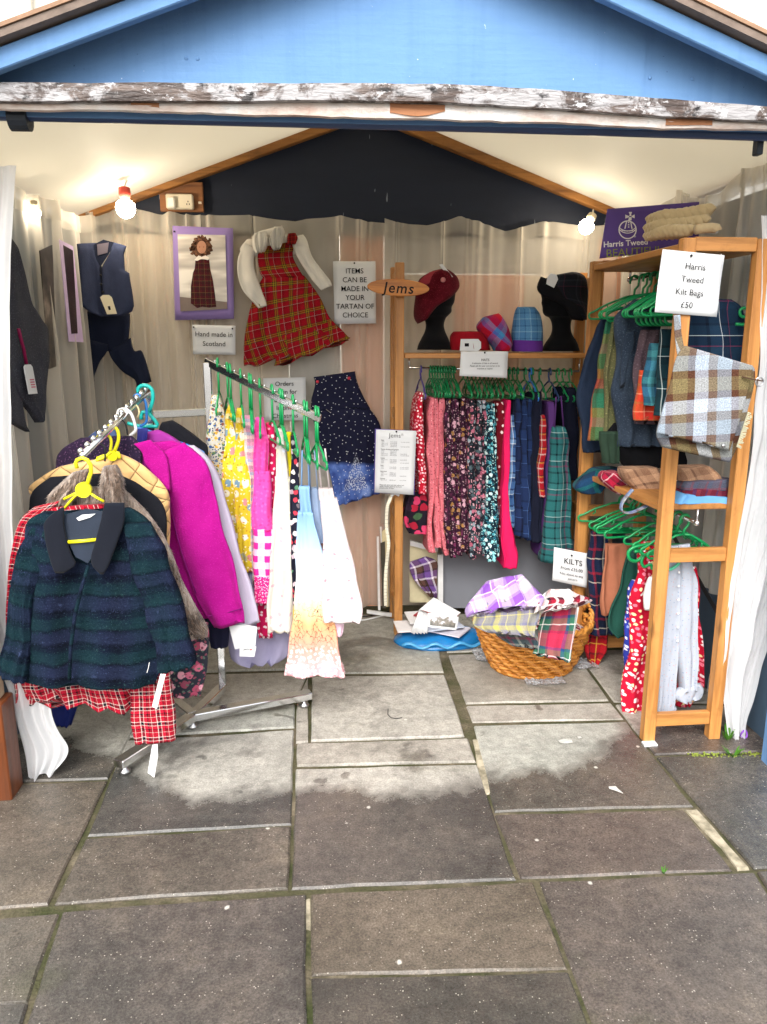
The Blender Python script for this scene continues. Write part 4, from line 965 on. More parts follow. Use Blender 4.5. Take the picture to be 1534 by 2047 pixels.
hat('flat red felt cap lying on the shelf behind a white tag', redf, rows(c5, [(575, 560, 730, 558), (555, 590, 770, 590), (552, 640, 790, 640), (555, 674, 800, 674)]), YH-.04, .09, 45)
tg = thing('price_tag', 'white price tag on the flat red felt cap', 'tag', at(*c5(680, 678), YS0+.01)); flat('card', paper, c5, [(618, 606), (725, 606), (742, 625), (742, 662), (725, 680), (612, 678)], YS0+.008, tg, .002); flat('print', ink, c5, [(642, 632), (668, 632), (668, 652), (642, 652)], YS0+.008, tg, .0005, .0022)
patch = tartan('patch_tartan', [(4, C('#b3122c')), (2, C('#4a5fa8')), (2, C('#3f86b8')), (3, C('#8c1c50'))], .13, fuzz=.08, ang=.7)
hat('red blue and purple checked bonnet on the hat shelf', patch, rows(c5, [(760, 470, 850, 448), (712, 530, 905, 530), (750, 590, 932, 620), (800, 640, 930, 650), (820, 678, 905, 682)]), YH-.05, .08, 46)
bluep = tartan('blue_hat_plaid', [(5, C('#4878a4')), (1, C('#28507c')), (4, C('#5484ac')), (.8, C('#8ab0c8'))], .06, fuzz=.08)
h = hat('tall blue plaid hat with purple band on the hat shelf', bluep, rows(c5, [(970, 410, 1070, 410), (945, 470, 1100, 470), (932, 550, 1115, 550), (930, 620, 1118, 620), (930, 660, 1118, 660)]), YH-.04, .08, 47)
cloth('band', plain('purple_band', C('#5a2c84'), .9, .1), rows(c5, [(930, 612, 1118, 618), (930, 645, 1118, 650), (932, 682, 1116, 684)]), YH-.045, h, df=.085, db=.085, n=14, nz=8, top=1, bot=1, crease=.002, form='round')
s = sheet('paper_sign', 'white paper sign headed HATS clipped to the pine shelf edge', 'sign', c5, [(618, 682), (908, 682), (900, 845), (610, 832)], YS0-.02, paper, lift=.004)
lines(s, [('HATS', .28, .14, .52, 'CENTER', .0), ('A selection of hats in all tweeds', .44, .085, .52), ('Please ask for your own tartan to be', .55, .085, .52), ('matched or copied', .66, .085, .52)]); pin(s, .5, .05)
# price list board on the left post
PLs = plane(3.64)
s = sheet('price_list', 'white price list on purple card pinned to the pine shelf post', 'sign', FULL, [(750, 857), (832, 861), (829, 989), (748, 985)], PLs, plain('purple_backing', C('#5b4a98'), .5), .003, .002)
s2 = sheet('tmp', 'x', 'x', d7, [(155, 235), (1185, 270), (1110, 1905), (115, 1840)], PLs, paper, .001, .002, lift=.003)
for o in [o for o in COL.objects if o.parent == s2['root']]: o.parent = s['root']; o.location += WPOS[s2['root'].name]-WPOS[s['root'].name]
bpy.data.objects.remove(s2['root']); s2['root'] = s['root']
lines(s2, [('Jems*', .035, .1, .5, 'CENTER', -.012)])
yy = .15; rr = random.Random(2)
greyink = plain('grey_ink', (.25, .25, .27), .7, .05, 10, 0)
for blk in (('Kilts', 4), ('Tartan dresses and jackets', 4), ('Ladies', 3), ('Hats', 2), ('Babywear', 3), ('Scarves', 1)):
    lines(s2, [(blk[0], yy, .026, .13, 'LEFT', .006)]); yy += .025
    for k in range(blk[1]):
        lines(s2, [(rr.choice(('Adult', 'Child', 'Ages 2 to 8', 'Small')), yy, .021, .14, 'LEFT'), (rr.choice(('from £35.00', 'from £45.00', '£28.00 each')), yy, .021, .36, 'LEFT'), (rr.choice(('to order £60.00', 'lined £75.00', '')), yy, .021, .62, 'LEFT')], greyink); yy += .024
    yy += .02
lines(s2, [('Please ask about any size, colour and', .86, .026, .12, 'LEFT', .006), ('tartan. Orders made by hand and', .885, .026, .12, 'LEFT', .006), ('posted within 28 days', .91, .026, .12, 'LEFT', .006)])
pin(s2, .5, .02)
# tape measure
PTm = plane(3.665)
tpm = thing('tape_measure', 'white tape measure hanging down the left shelf post', 'tape measure', onp(773, 1235, PTm))
tp = [onp(*d1(*q), PTm) for q in ((135, 800), (120, 840), (103, 890), (100, 1000), (112, 1100), (105, 1180), (95, 1290), (92, 1400), (95, 1480))]
mb = MB(); tp2 = cat(tp, 40); prv = None
for k, q in enumerate(tp2):
    a = (mb.vert(q+Vector((-.008, math.sin(k*.5)*.006, 0)), (0, k*.02)), mb.vert(q+Vector((.008, math.sin(k*.5+1)*.006, 0)), (.02, k*.02)))
    if prv: mb.face(prv[0], prv[1], a[1], a[0])
    prv = a
mb.build('tape', tartan('tape_print', [(10, C('#e8e2cc')), (1, C('#6a5a48'))], .02, .6), tpm, solid=.001, recalc=False)
MB().tube([onp(*d1(*q), PTm)+Vector((0, -.006, 0)) for q in ((125, 815), (150, 800), (175, 812))], .007, 8).build('knot', paper, tpm, smooth=True)

# ================================================================ HANGERS
HM = {}
def hanger(label, top, yaw, mat, w_=.30, neck=.06, group=None, r=.0035, drop=.075, cat_='hanger', tilt=0.0, bow=.03):
    """plastic clothes hanger; top = where the hook rides on the rail; frame lies in the plane turned by yaw"""
    key = (mat.name, w_, neck, r, drop)
    R_ = Matrix.Rotation(yaw, 4, 'Z') @ Matrix.Rotation(tilt, 4, 'Y')
    if key not in HM:
        mb = MB(); hk = .017
        hook = [Vector((-hk*1.05, 0, -hk*.9)), Vector((-hk*1.1, 0, -hk*.2))]+[Vector((hk*math.cos(a), 0, hk*math.sin(a)-0.0)) for a in [math.pi-k*math.pi/8 for k in range(9)]]
        hook = [h_+Vector((0, 0, -hk+.005)) for h_ in hook]+[Vector((hk*.9, 0, -.035)), Vector((.002, 0, -.05)), Vector((0, 0, -neck))]
        mb.tube(hook, r*1.05, 7)
        for s in (-1, 1):
            sh = [Vector((0, 0, -neck)), Vector((s*.03, 0, -neck-.004)), Vector((s*w_*.3, 0, -neck-drop*.42)), Vector((s*w_*.44, 0, -neck-drop*.78))]
            e = Vector((s*w_*.46, 0, -neck-drop)); rr = .014
            lp = [e+Vector((s*rr*math.sin(a)*1.1, 0, rr*math.cos(a))) for a in [k*math.pi/6 for k in range(7)]]
            mb.tube(sh+lp+[Vector((s*w_*.3, 0, -neck-drop-rr)), Vector((0, 0, -neck-drop-rr))], r, 7)
            q = Vector((s*w_*.3, 0, -neck-drop*.42)); mb.tube([q, q+Vector((-s*.004, 0, -.016)), q+Vector((s*.008, 0, -.024))], r*.7, 5)
        o = mb.build('hanger', mat, None, smooth=True); HM[key] = (o.data, o.location.copy(), o); me, l0, first = HM[key]
        o.matrix_world = Matrix.Translation(Vector(top)) @ R_ @ Matrix.Translation(l0)
    else:
        me, l0, first = HM[key]
        o = bpy.data.objects.new('hanger', me); COL.objects.link(o)
        o.matrix_world = Matrix.Translation(Vector(top)) @ R_ @ Matrix.Translation(l0)
    WPOS[o.name] = o.matrix_world.translation.copy()
    return put(o, label, cat_, group)

# ================================================================ LEFT CHROME GARMENT RACK
P2 = gr(447, 1395); P2.z = 0
zt2 = at(409, 724, P2.y).z
rk = thing('garment_rack', 'chrome garment rack with two sloping arms of coats and dresses', 'garment rack', (P2.x, P2.y, 0))
MB().box((P2.x, P2.y, zt2/2+.03), (.03, .03, zt2-.06)).build('upright', chrome, rk, bevel=.003)
A0 = Vector((P2.x, P2.y, zt2)); A1 = at(641, 837, 2.72)
MB().bar(A0-(A1-A0)*.02, A1, .014, .03).build('dress_arm', chrome, rk, bevel=.003)
for k in range(11):
    q = A0.lerp(A1, .07+k*.09); MB().ball(q+Vector((.004, -.004, .017)), .005, 8).build('stop_ball', chrome, rk, smooth=True)
B0 = at(297, 782, 2.98); B1 = at(163, 912, 2.40)
MB().tube([B0, B1], .011, 10).build('coat_arm', chrome, rk, smooth=True)
for k in range(13):
    q = B0.lerp(B1, .03+k*.08); MB().ball(q+Vector((-.004, 0, .014)), .011, 10).build('stop_ball', chrome, rk, smooth=True)
MB().box((B0.x, B0.y, B0.z/2), (.03, .03, B0.z)).build('upright', chrome, rk, bevel=.003)
ca = at(318, 828, 2.99); cb = at(411, 823, 3.04); MB().bar(Vector((B0.x, B0.y, ca.z)), cb, .025, .03).build('cross_bar', chrome, rk, bevel=.003)
ja = gr(385, 1432, .05); fa = gr(622, 1388, .05); fb = gr(236, 1528, .05)
for e in (fa, fb):
    MB().bar(ja, e, .045, .03).build('foot_bar', chrome, rk, bevel=.003)
MB().bar(ja, Vector((P2.x, P2.y, .05)), .04, .03).build('foot_bar', chrome, rk, bevel=.003)
MB().bar(ja+Vector((0, 0, .002)), Vector((B0.x, B0.y, .05)), .04, .03).build('foot_bar', chrome, rk, bevel=.003)
for e in (fa, fb, ja):
    d_ = (e-ja).normalized()*-.03 if e is not ja else Vector()
    q = e+d_; MB().tube([Vector((q.x, q.y, .002)), Vector((q.x, q.y, .012)), Vector((q.x, q.y, .02)), Vector((q.x, q.y, .036))], [.018, .02, .008, .008], 12).build('levelling_foot', steel, rk, smooth=True)

FZ = []   # garments that get a pile of loose fibres
# ---- coats on the coat arm, nearest first
GC = 'coats on the chrome rack'
def jacket(name, label, cat_, Y, pieces, base):
    r = thing(name, label, cat_, at(*base, Y), 'coats and jackets on the left rack')
    for k, (nm_, mat, rs, dy, kw) in enumerate(pieces):
        cloth(nm_, mat, rs, plane(Y+dy, yaw=kw.pop('yaw', 0)), r, **{**dict(df=.03, fold=.008, freq=2.5, seed=k+len(label), crease=.007, nz=28, n=14), **kw})
    return r
def boucle():
    t = NT('green_boucle'); uv = t.uv(); sp = t.n('SeparateXYZ'); t.set(sp.inputs[0], uv)
    v = t.math('FRACT', t.math('MULTIPLY', t.math('ADD', sp.outputs[1], t.math('MULTIPLY', t.noise(uv, 14, 3), .03)), 1/.115))
    u = t.math('FRACT', t.math('MULTIPLY', sp.outputs[0], 1/.17))
    hor = t.ramp(v, [(0, C('#141c2a')), (.1, C('#141c2a')), (.18, C('#1a323a')), (.42, C('#1d373c')), (.5, C('#10141e')), (.58, C('#262d46')), (.84, C('#282f48')), (.93, C('#10141e'))])
    ver = t.ramp(u, [(0, C('#182c38')), (.3, C('#161d34')), (.5, C('#0c1018')), (.68, C('#1a2236')), (.85, C('#182e38'))])
    c = t.mix(.42, hor, ver)
    sp1 = t.noise(uv, 190, 4, .75); sp2 = t.noise(uv, 120, 4, .75)
    c = t.mix(t.math('MULTIPLY', t.step(sp1, .58, .7), .8), c, t.mix(t.step(v, .46, .54), C('#486e6c'), C('#525f86')))
    c = t.mix(t.step(sp2, .36, .28), c, C('#0a0d14'))
    t.bump(t.math('ADD', sp1, sp2), 1.0, .008); t.fin(c, 1, .06, 0)
boucle()
GB = MATS['green_boucle']; velvet = plain('navy_velvet', C('#10141f'), .9, .15, 30, .3, 200, sheen=.08)
Y1 = 2.40
jk = jacket('jacket', 'dark green and navy boucle jacket with velvet collar, nearest on the left rack', 'jacket', Y1, [
    ('body', GB, rows(c7, [(215, 640, 640, 620), (135, 700, 740, 700), (130, 850, 780, 850), (120, 1050, 770, 1050), (110, 1250, 775, 1250), (115, 1380, 780, 1380), (125, 1465, 760, 1490)]), 0, dict(df=.045, db=.04, fold=.02, freq=2.0, ramp=.5, nz=48, n=24, crease=.012)),
    ('sleeve', GB, rows(c7, [(150, 680, 260, 700), (95, 820, 235, 850), (60, 1000, 190, 1030), (30, 1200, 150, 1230), (8, 1380, 140, 1420), (20, 1430, 140, 1465)]), -.02, dict(df=.036, fold=.012, seed=5, crease=.014)),
    ('sleeve', GB, rows(c7, [(610, 690, 745, 690), (640, 830, 800, 820), (680, 1000, 850, 970), (720, 1180, 910, 1150), (770, 1340, 958, 1330), (790, 1415, 940, 1375)]), -.03, dict(df=.036, fold=.012, seed=6, crease=.014)),
], (160, 1370))
PJ = plane(Y1-.055)
flat('neck_lining', plain('dark_satin', C('#2a3240'), .4, .3, 12), c7, [(300, 660), (420, 625), (510, 640), (490, 790), (430, 890), (370, 860), (330, 780)], plane(Y1-.058), jk, .003)
for pts, sd in (([(312, 612), (260, 640), (212, 690), (225, 790), (255, 900), (275, 945), (330, 935), (370, 905), (345, 840), (325, 760), (312, 690)], 1), ([(505, 598), (560, 590), (608, 590), (604, 690), (570, 800), (525, 920), (500, 952), (470, 925), (436, 885), (462, 800), (488, 700)], 2)):
    rsx = []
    ys = [p[1] for p in pts]; y0, y1 = min(ys), max(ys)
    for k in range(9):
        y = y0+(y1-y0)*(.02+.96*k/8); xs = []
        for i in range(len(pts)):
            a, b = pts[i], pts[(i+1) % len(pts)]
            if (a[1]-y)*(b[1]-y) <= 0 and a[1] != b[1]: xs.append(a[0]+(b[0]-a[0])*(y-a[1])/(b[1]-a[1]))
        rsx.append((min(xs), y, max(xs), y))
    cloth('collar', velvet, rows(c7, rsx), plane(Y1-.068), jk, .012, nz=20, seed=sd, top=.5, bot=.5, crease=.003)
MB().tube([onp(*c7(*p), plane(Y1-.058)) for p in ((432, 900), (395, 1020), (365, 1150), (345, 1300), (338, 1460))], .006, 7).build('front_edge', GB, jk, smooth=True)
flat('neck_label', paper, c7, [(372, 672), (400, 655), (466, 650), (440, 668), (385, 685)], plane(Y1-.064), jk, .001)
for o in [o for o in COL.objects if o.parent == jk and o.name.split('.')[0] in ('body', 'sleeve')]:
    FZ.append((jk, GB, o, 9000 if o.name.startswith('body') else 4000, .007, 11, .0009))
# its yellow hanger: hook, round boss and arms
hy = thing('hanger', 'yellow plastic hanger carrying the green boucle jacket', 'hanger', at(168, 1085, Y1-.05))
PH1 = plane(Y1-.045)
MB().tube([onp(*d6(*p), PH1) for p in ((175, 900), (160, 850), (175, 815), (225, 795), (280, 815), (315, 870), (318, 940), (295, 1010), (275, 1080))], .006, 9).build('hook', yellow_plastic, hy, smooth=True)
cp = onp(*d6(243, 1120), PH1); MB().tube([cp+Vector((0, .008, 0)), cp-Vector((0, .008, 0))], .0235, 20).build('boss', yellow_plastic, hy)
for pts in (((200, 1150), (150, 1190), (95, 1250), (40, 1315)), ((215, 1130), (150, 1160), (40, 1215)), ((290, 1140), (360, 1190), (450, 1240))):
    MB().tube([onp(*d6(*p), PH1) for p in pts], .0065, 8, flat=.6).build('arm', yellow_plastic, hy, smooth=True)
MB().tube([onp(*c7(*p), plane(Y1-.066)) for p in ((332, 788), (400, 784), (474, 776))], .0055, 8).build('trouser_bar', yellow_plastic, hy, smooth=True)
# tags
def tag(label, c, pts, Y, lift=0.0):
    r = thing('price_tag', label, 'tag', onp(*c(*pts[-1]), plane(Y))); flat('card', paper, c, pts, plane(Y), r, .0015, lift); return r
tag('long white tag on the cuff of the green boucle jacket', c7, [(782, 1430), (808, 1432), (765, 1600), (740, 1590)], Y1-.08)
tag('long white tag hanging from the red tartan jacket sleeve', c7, [(742, 1775), (768, 1768), (770, 1830), (752, 1935), (720, 1912)], 2.44)
MB().tube([onp(*c7(*p), plane(Y1-.06)) for p in ((728, 1375), (722, 1405), (716, 1425))], .0012, 5).build('tag_thread', paper, None, label='white tag thread on the front hem of the boucle jacket', cat='thread')
redt = tartan('red_tweed_tartan', [(3, C('#9c1428')), (.5, C('#d8c8c0')), (1.8, C('#15161e')), (.5, C('#c8b8b0')), (2, C('#b01830')), (.8, C('#120e14')), (1.5, C('#881222')), (.3, C('#d0c0b8'))], .055, fuzz=.25, wob=.008)
jacket('jacket', 'red and black tartan jacket behind the green boucle jacket', 'jacket', 2.485, [
    ('body', redt, rows(c7, [(180, 620, 520, 600), (120, 700, 640, 700), (100, 900, 680, 900), (95, 1200, 690, 1200), (90, 1450, 680, 1450), (150, 1530, 660, 1560), (180, 1560, 650, 1605)]), 0, dict(df=.03, fold=.035, freq=4, hem=.012, bot=1)),
    ('sleeve', redt, rows(c7, [(170, 615, 310, 580), (100, 680, 200, 690), (60, 850, 150, 860), (42, 1050, 120, 1050), (40, 1300, 130, 1300), (75, 1480, 190, 1490), (85, 1590, 180, 1570)]), .0, dict(df=.03)),
    ('sleeve', redt, rows(c7, [(600, 800, 700, 800), (620, 1100, 780, 1100), (625, 1400, 830, 1400), (632, 1550, 850, 1540), (645, 1680, 860, 1680), (660, 1764, 857, 1750)]), -.03, dict(df=.02, fold=.005, bot=1, lin=True)),
], (130, 1420))
blk = plain('black_wool_coat', C('#15161c'), .95, .25, 40, .4, 200)
jacket('coat', 'black wool coat showing behind the fur jacket collar', 'coat', 2.605, [
    ('body', blk, rows(c7, [(250, 470, 560, 450), (160, 540, 700, 520), (135, 640, 800, 620), (130, 900, 830, 900), (130, 1300, 830, 1300)]), 0, dict(df=.02)),
], (180, 1300))
def fur():
    t = NT('brown_fur'); uv = t.uv()
    q = t.scale(uv, (26, 7, 1)); n1 = t.noise(q, 1.0, 3, .6, 1.2); n2 = t.noise(t.scale(uv, (230, 40, 1)), 1.0, 3, .7, .5)
    c = t.ramp(n1, [(.3, C('#2e2018')), (.45, C('#6e5a4c')), (.58, C('#a08f82')), (.72, C('#cabdb2'))])
    c = t.mix(.7, c, t.ramp(n2, [(.3, (.15, .15, .15)), (.7, (.85, .85, .85))]), 'OVERLAY')
    t.bump(t.math('ADD', n1, n2), 1.0, .012); t.fin(c, .75, .25, .4)
fur()
FU = MATS['brown_fur']
def fuzz(parent, mat, host, n, L, seed, r0=.0016):
    """short locks of fur standing off the garment's surface"""
    rnd = random.Random(seed); me = host.data; mw = host.matrix_world
    org = WPOS[host.name]; polys = me.polygons; mb = MB(); ar = [p.area for p in polys]; tot = sum(ar); 
    cum = []; a = 0
    for q in ar: a += q; cum.append(a)
    import bisect
    for _ in range(n):
        p = polys[bisect.bisect(cum, rnd.random()*tot) % len(polys)]
        vs_ = [me.vertices[k].co for k in p.vertices]; wts = [rnd.random() for _ in vs_]; s = sum(wts)
        b = sum((v*w2 for v, w2 in zip(vs_, wts)), Vector())/s+org
        nn = p.normal; uvp = me.uv_layers[0].data[p.loop_start].uv
        d = (nn*.55+Vector((rnd.uniform(-.35, .35), rnd.uniform(-.3, .3), -.75))).normalized()*L*rnd.uniform(.6, 1.3)
        sd = d.cross(nn); sd = sd.normalized() if sd.length > 1e-6 else Vector((1, 0, 0))
        i = mb.vert(b-sd*r0, uvp); j = mb.vert(b+sd*r0, uvp); k = mb.vert(b+d, uvp); mb.face(i, j, k)
    return mb.build('fur_pile', mat, parent, recalc=False, kind='stuff')
fj = jacket('jacket', 'brown and grey fur jacket with upturned collar on the left rack', 'jacket', 2.54, [
    ('body', FU, rows(c7, [(300, 520, 600, 520), (200, 640, 720, 640), (180, 800, 800, 760), (180, 1000, 880, 950), (180, 1150, 960, 1100), (200, 1250, 1010, 1200), (300, 1290, 1005, 1255)]), 0, dict(df=.04, fold=.015, freq=3)),
    ('collar', FU, rows(c7, [(500, 420, 570, 410), (490, 480, 600, 480), (500, 560, 605, 560), (540, 620, 620, 640)]), -.045, dict(df=.035)),
    ('collar', FU, rows(c7, [(350, 450, 430, 430), (290, 510, 420, 500), (245, 560, 380, 560), (240, 600, 340, 600)]), -.045, dict(df=.035)),
], (300, 1280))
for o in [o for o in COL.objects if o.parent == fj]:
    fuzz(fj, FU, o, 5000 if o.name.startswith('body') else 1400, .014, 5)
for a_ in FZ: fuzz(*a_)
def quilt():
    t = NT('camel_quilt'); uv = t.uv(); sp = t.n('SeparateXYZ'); t.set(sp.inputs[0], uv)
    a = t.math('PINGPONG', t.math('MULTIPLY', t.math('ADD', sp.outputs[0], sp.outputs[1]), 1/.05), 1); b = t.math('PINGPONG', t.math('MULTIPLY', t.math('SUBTRACT', sp.outputs[0], sp.outputs[1]), 1/.05), 1)
    ln = t.math('MINIMUM', a, b); st = t.step(ln, .0, .09)
    t.bump(t.math('POWER', ln, .4), .9, .01)
    t.fin(t.mix(st, C('#8a6a40'), t.mix(t.noise(uv, 20, 2), C('#d0a468'), C('#dcb47c'))), .7, .25, .2)
quilt()
jacket('jacket', 'camel quilted jacket hanging behind the fur jacket', 'jacket', 2.67, [
    ('body', MATS['camel_quilt'], rows(c7, [(290, 420, 590, 360), (200, 470, 690, 410), (140, 540, 790, 500), (250, 660, 825, 560), (250, 900, 828, 640), (260, 1150, 830, 900)]), 0, dict(df=.04, fold=.006)),
], (250, 1200))
tw = tweed('plum_tweed', C('#241c30'), C('#2e2238'), C('#6a4a6a'), 240, 8)
jacket('jacket', 'dark plum flecked tweed jacket behind the yellow hangers', 'jacket', 2.72, [
    ('body', tw, rows(c7, [(390, 280, 640, 270), (300, 340, 700, 330), (270, 420, 700, 420), (265, 700, 700, 700), (265, 1000, 700, 1000)]), 0, dict(df=.03)),
], (200, 1150))
mag = tweed('magenta_wool', C('#9c1078'), C('#a4167e'), C('#b42490'), 340, 10, spec3=.6)
mag_d = plain('magenta_facing', C('#7a106a'), .8, .08)
mc = jacket('coat', 'bright magenta wool coat with wide lapel on a white hanger', 'coat', 2.775, [
    ('body', mag, rows(FULL, [(240, 890, 345, 880), (230, 960, 400, 910), (240, 1050, 420, 1000), (250, 1150, 440, 1120), (260, 1260, 430, 1230)]), 0, dict(df=.03)),
    ('sleeve', mag, rows(FULL, [(322, 905, 372, 882), (328, 960, 414, 925), (340, 1020, 436, 1000), (358, 1100, 456, 1090), (388, 1185, 475, 1170), (425, 1256, 490, 1242)]), -.045, dict(df=.035, fold=.016, freq=1.5, crease=.01)),
    ('lapel', mag, rows(c7, [(650, 310, 730, 290), (690, 350, 800, 350), (705, 400, 820, 400), (760, 470, 828, 470), (815, 540, 832, 540)]), -.075, dict(df=.012, fold=.002, nz=14, crease=.003)),
    ('facing', mag_d, rows(c7, [(600, 350, 690, 320), (640, 380, 720, 380), (680, 440, 740, 430)]), -.055, dict(df=.01, nz=10)),
], (350, 1250))
lw_ = plain('lilac_white_wool', C('#b4acc0'), .9, .05, 20, .3, 150)
jacket('coat', 'pale lilac white coat beside the magenta coat sleeve', 'coat', 2.835, [
    ('body', lw_, rows(FULL, [(300, 890, 370, 890), (300, 1000, 420, 960), (300, 1200, 450, 1200)]), 0, dict(df=.02)),
    ('sleeve', lw_, rows(FULL, [(330, 892, 390, 890), (360, 915, 422, 922), (390, 1000, 450, 990), (410, 1100, 478, 1090), (430, 1200, 504, 1180), (470, 1264, 520, 1240)]), -.04, dict(df=.04, fold=.01, freq=1.5)),
], (430, 1250))
jacket('jacket', 'purple jacket shoulder with blue lining behind the white hanger', 'jacket', 2.88, [
    ('body', plain('purple_wool', C('#94308c'), .9, .1), rows(d6, [(850, 540, 1000, 505), (840, 640, 1210, 610), (840, 700, 1280, 700), (840, 1000, 1300, 1000)]), 0, dict(df=.03)),
    ('lining', plain('royal_lining', C('#2a2c78'), .5), rows(d6, [(790, 500, 900, 480), (790, 580, 900, 600), (790, 620, 880, 660)]), -.035, dict(df=.01, nz=8)),
], (300, 1150))
jacket('jacket', 'black jacket at the back end of the coat arm', 'jacket', 2.94, [
    ('body', blk, rows(d6, [(1040, 430, 1140, 410), (1020, 480, 1270, 490), (1000, 560, 1450, 620), (1000, 700, 1510, 680), (1000, 1000, 1520, 820)]), 0, dict(df=.03)),
], (350, 1100))
jacket('jacket', 'slate blue jacket shoulder at the far left of the coat arm', 'jacket', 2.86, [
    ('body', plain('slate_wool', C('#4a5c84'), .9, .1), rows(d6, [(360, 520, 560, 480), (295, 580, 600, 560), (290, 620, 600, 620), (290, 900, 600, 900)]), 0, dict(df=.03)),
], (200, 1100))
# lower hems peeping out
pk = floral('pink_black_floral', C('#2c2f3a'), [C('#c86a84'), C('#e0a0b0'), C('#a84a64')], 26, .42, 60, [C('#5a6a60'), C('#8a4a5a')], .3)
jacket('skirt', 'black skirt with pink flowers under the fur jacket', 'skirt', 2.64, [
    ('body', pk, rows(c7, [(500, 1200, 1010, 1180), (520, 1300, 1020, 1280), (540, 1440, 1010, 1420), (560, 1560, 980, 1530)]), 0, dict(df=.03, fold=.02, freq=4)),
], (350, 1400))
jacket('skirt', 'deep blue satin skirt low on the left rack', 'skirt', 2.7, [
    ('body', plain('deep_blue_satin', C('#1a2460'), .35, .2), rows(c7, [(240, 1300, 420, 1300), (250, 1500, 400, 1500), (265, 1680, 350, 1680)]), 0, dict(df=.03, fold=.02, freq=3)),
], (130, 1450))
jacket('dress', 'lilac grey long dress hanging low between the coats and dresses', 'dress', 2.98, [
    ('body', plain('lilac_grey', C('#9a96b4'), .8, .08), rows(c8, [(260, 1100, 640, 1100), (290, 1400, 690, 1400), (310, 1560, 690, 1520), (330, 1660, 660, 1620), (400, 1688, 600, 1672)]), 0, dict(df=.05, fold=.03, freq=3)),
], (520, 1330))
jacket('trousers', 'navy trousers hanging behind the magenta coat hem', 'trousers', 2.92, [
    ('body', plain('navy_cotton', C('#1c1e38'), .8), rows(c8, [(150, 1200, 310, 1200), (200, 1480, 320, 1480), (225, 1600, 310, 1590)]), 0, dict(df=.03)),
], (440, 1290))
tag('white swing tag with printed mark below the magenta coat', c8, [(318, 1485), (400, 1475), (470, 1490), (460, 1590), (350, 1610)], 2.74)
tg = tag('small white card tag with a red dot near the coat hems', c8, [(375, 1595), (465, 1595), (455, 1650), (375, 1648)], 2.72)
flat('mark', plain('red_dot', C('#b02030'), .6), c8, [(432, 1608), (440, 1606), (441, 1614), (433, 1616)], plane(2.72), tg, .0005, .002)
lines(dict(P=[onp(*c8(*q), plane(2.72)) for q in ((375, 1595), (465, 1595), (455, 1650), (375, 1648))], ux=Vector((1, 0, 0)), uz=Vector((0, 0, 1)), h=.024, root=tg, curl=0), [('Jems', .1, .5, .42)], lift=.003)
# hangers on the coat arm
def hk(label, mat, c, pts, Y, r=.005, body=None, boss=None):
    pl_ = plane(Y); t_ = thing('hanger', label, 'hanger', onp(*c(*pts[-1]), pl_))
    MB().tube(cat([onp(*c(*p), pl_) for p in pts], 22), r, 8).build('hook', mat, t_, smooth=True)
    if body: MB().tube(cat([onp(*c(*p), pl_) for p in body], 14), r, 8).build('shoulder', mat, t_, smooth=True)
    if boss: q = onp(*c(*boss), pl_); MB().tube([q+Vector((0, .007, 0)), q-Vector((0, .007, 0))], .018, 16).build('boss', mat, t_)
    return t_
hk('yellow plastic hanger above the camel quilted jacket', yellow_plastic, d6, [(470, 530), (465, 490), (520, 470), (580, 500), (600, 570), (590, 640), (560, 720)], 2.64, .006, [(380, 800), (470, 770), (540, 765), (590, 740), (610, 800)], (540, 770))
hk('yellow plastic hanger next to the fur jacket collar', yellow_plastic, d6, [(390, 630), (385, 580), (440, 550), (500, 570), (525, 630), (515, 720)], 2.6, .005, [(370, 820), (450, 790), (520, 740)])
hk('white hanger carrying the magenta coat', white_plastic, d6, [(590, 360), (600, 310), (650, 295), (710, 320), (745, 380), (770, 470), (770, 520), (715, 570), (715, 610), (740, 640)], 2.76, .0055, [(740, 640), (790, 640), (845, 720)])
hk('black wire hanger in the middle of the coat arm', black_iron, d6, [(570, 410), (590, 390), (640, 410), (670, 450), (685, 510), (690, 560)], 2.70, .003)
hk('black wire hanger behind the nearest yellow hanger', black_iron, d6, [(345, 660), (370, 640), (430, 660), (460, 700), (460, 830)], 2.52, .0028)
hk('teal plastic hanger at the top of the coat arm', teal_plastic, d6, [(800, 130), (800, 80), (860, 50), (930, 80), (950, 150), (940, 240), (900, 320), (840, 330), (830, 400)], 2.95, .007, [(690, 440), (800, 465), (900, 470), (1000, 460), (900, 330)])
hk('blue plastic hanger near the top of the coat arm', blue_plastic, d6, [(755, 170), (790, 145), (850, 180), (880, 250), (885, 340), (880, 430), (820, 470)], 2.91, .005, [(780, 490), (860, 500), (1100, 590), (1220, 635), (1440, 720), (1480, 780)])
hk('cream plastic hanger hook on the coat arm', plastic('cream_plastic', C('#d8d0a0')), d6, [(700, 240), (740, 230), (790, 270), (810, 330), (790, 380)], 2.83, .0035)

for pts, Yq in ((((318, 900), (330, 960), (345, 1030), (362, 1100), (392, 1186)), 2.708), (((414, 1232), (450, 1226), (484, 1216)), 2.704)):
    MB().tube(cat([at(*p, Yq) for p in pts], 16), .0022, 5).build('seam', mag_d, mc, smooth=True)
for p in ((296, 930), (312, 1010)): MB().ball(at(*p, 2.735), .009, 8, (1, .5, 1)).build('button', mag_d, mc, smooth=True)
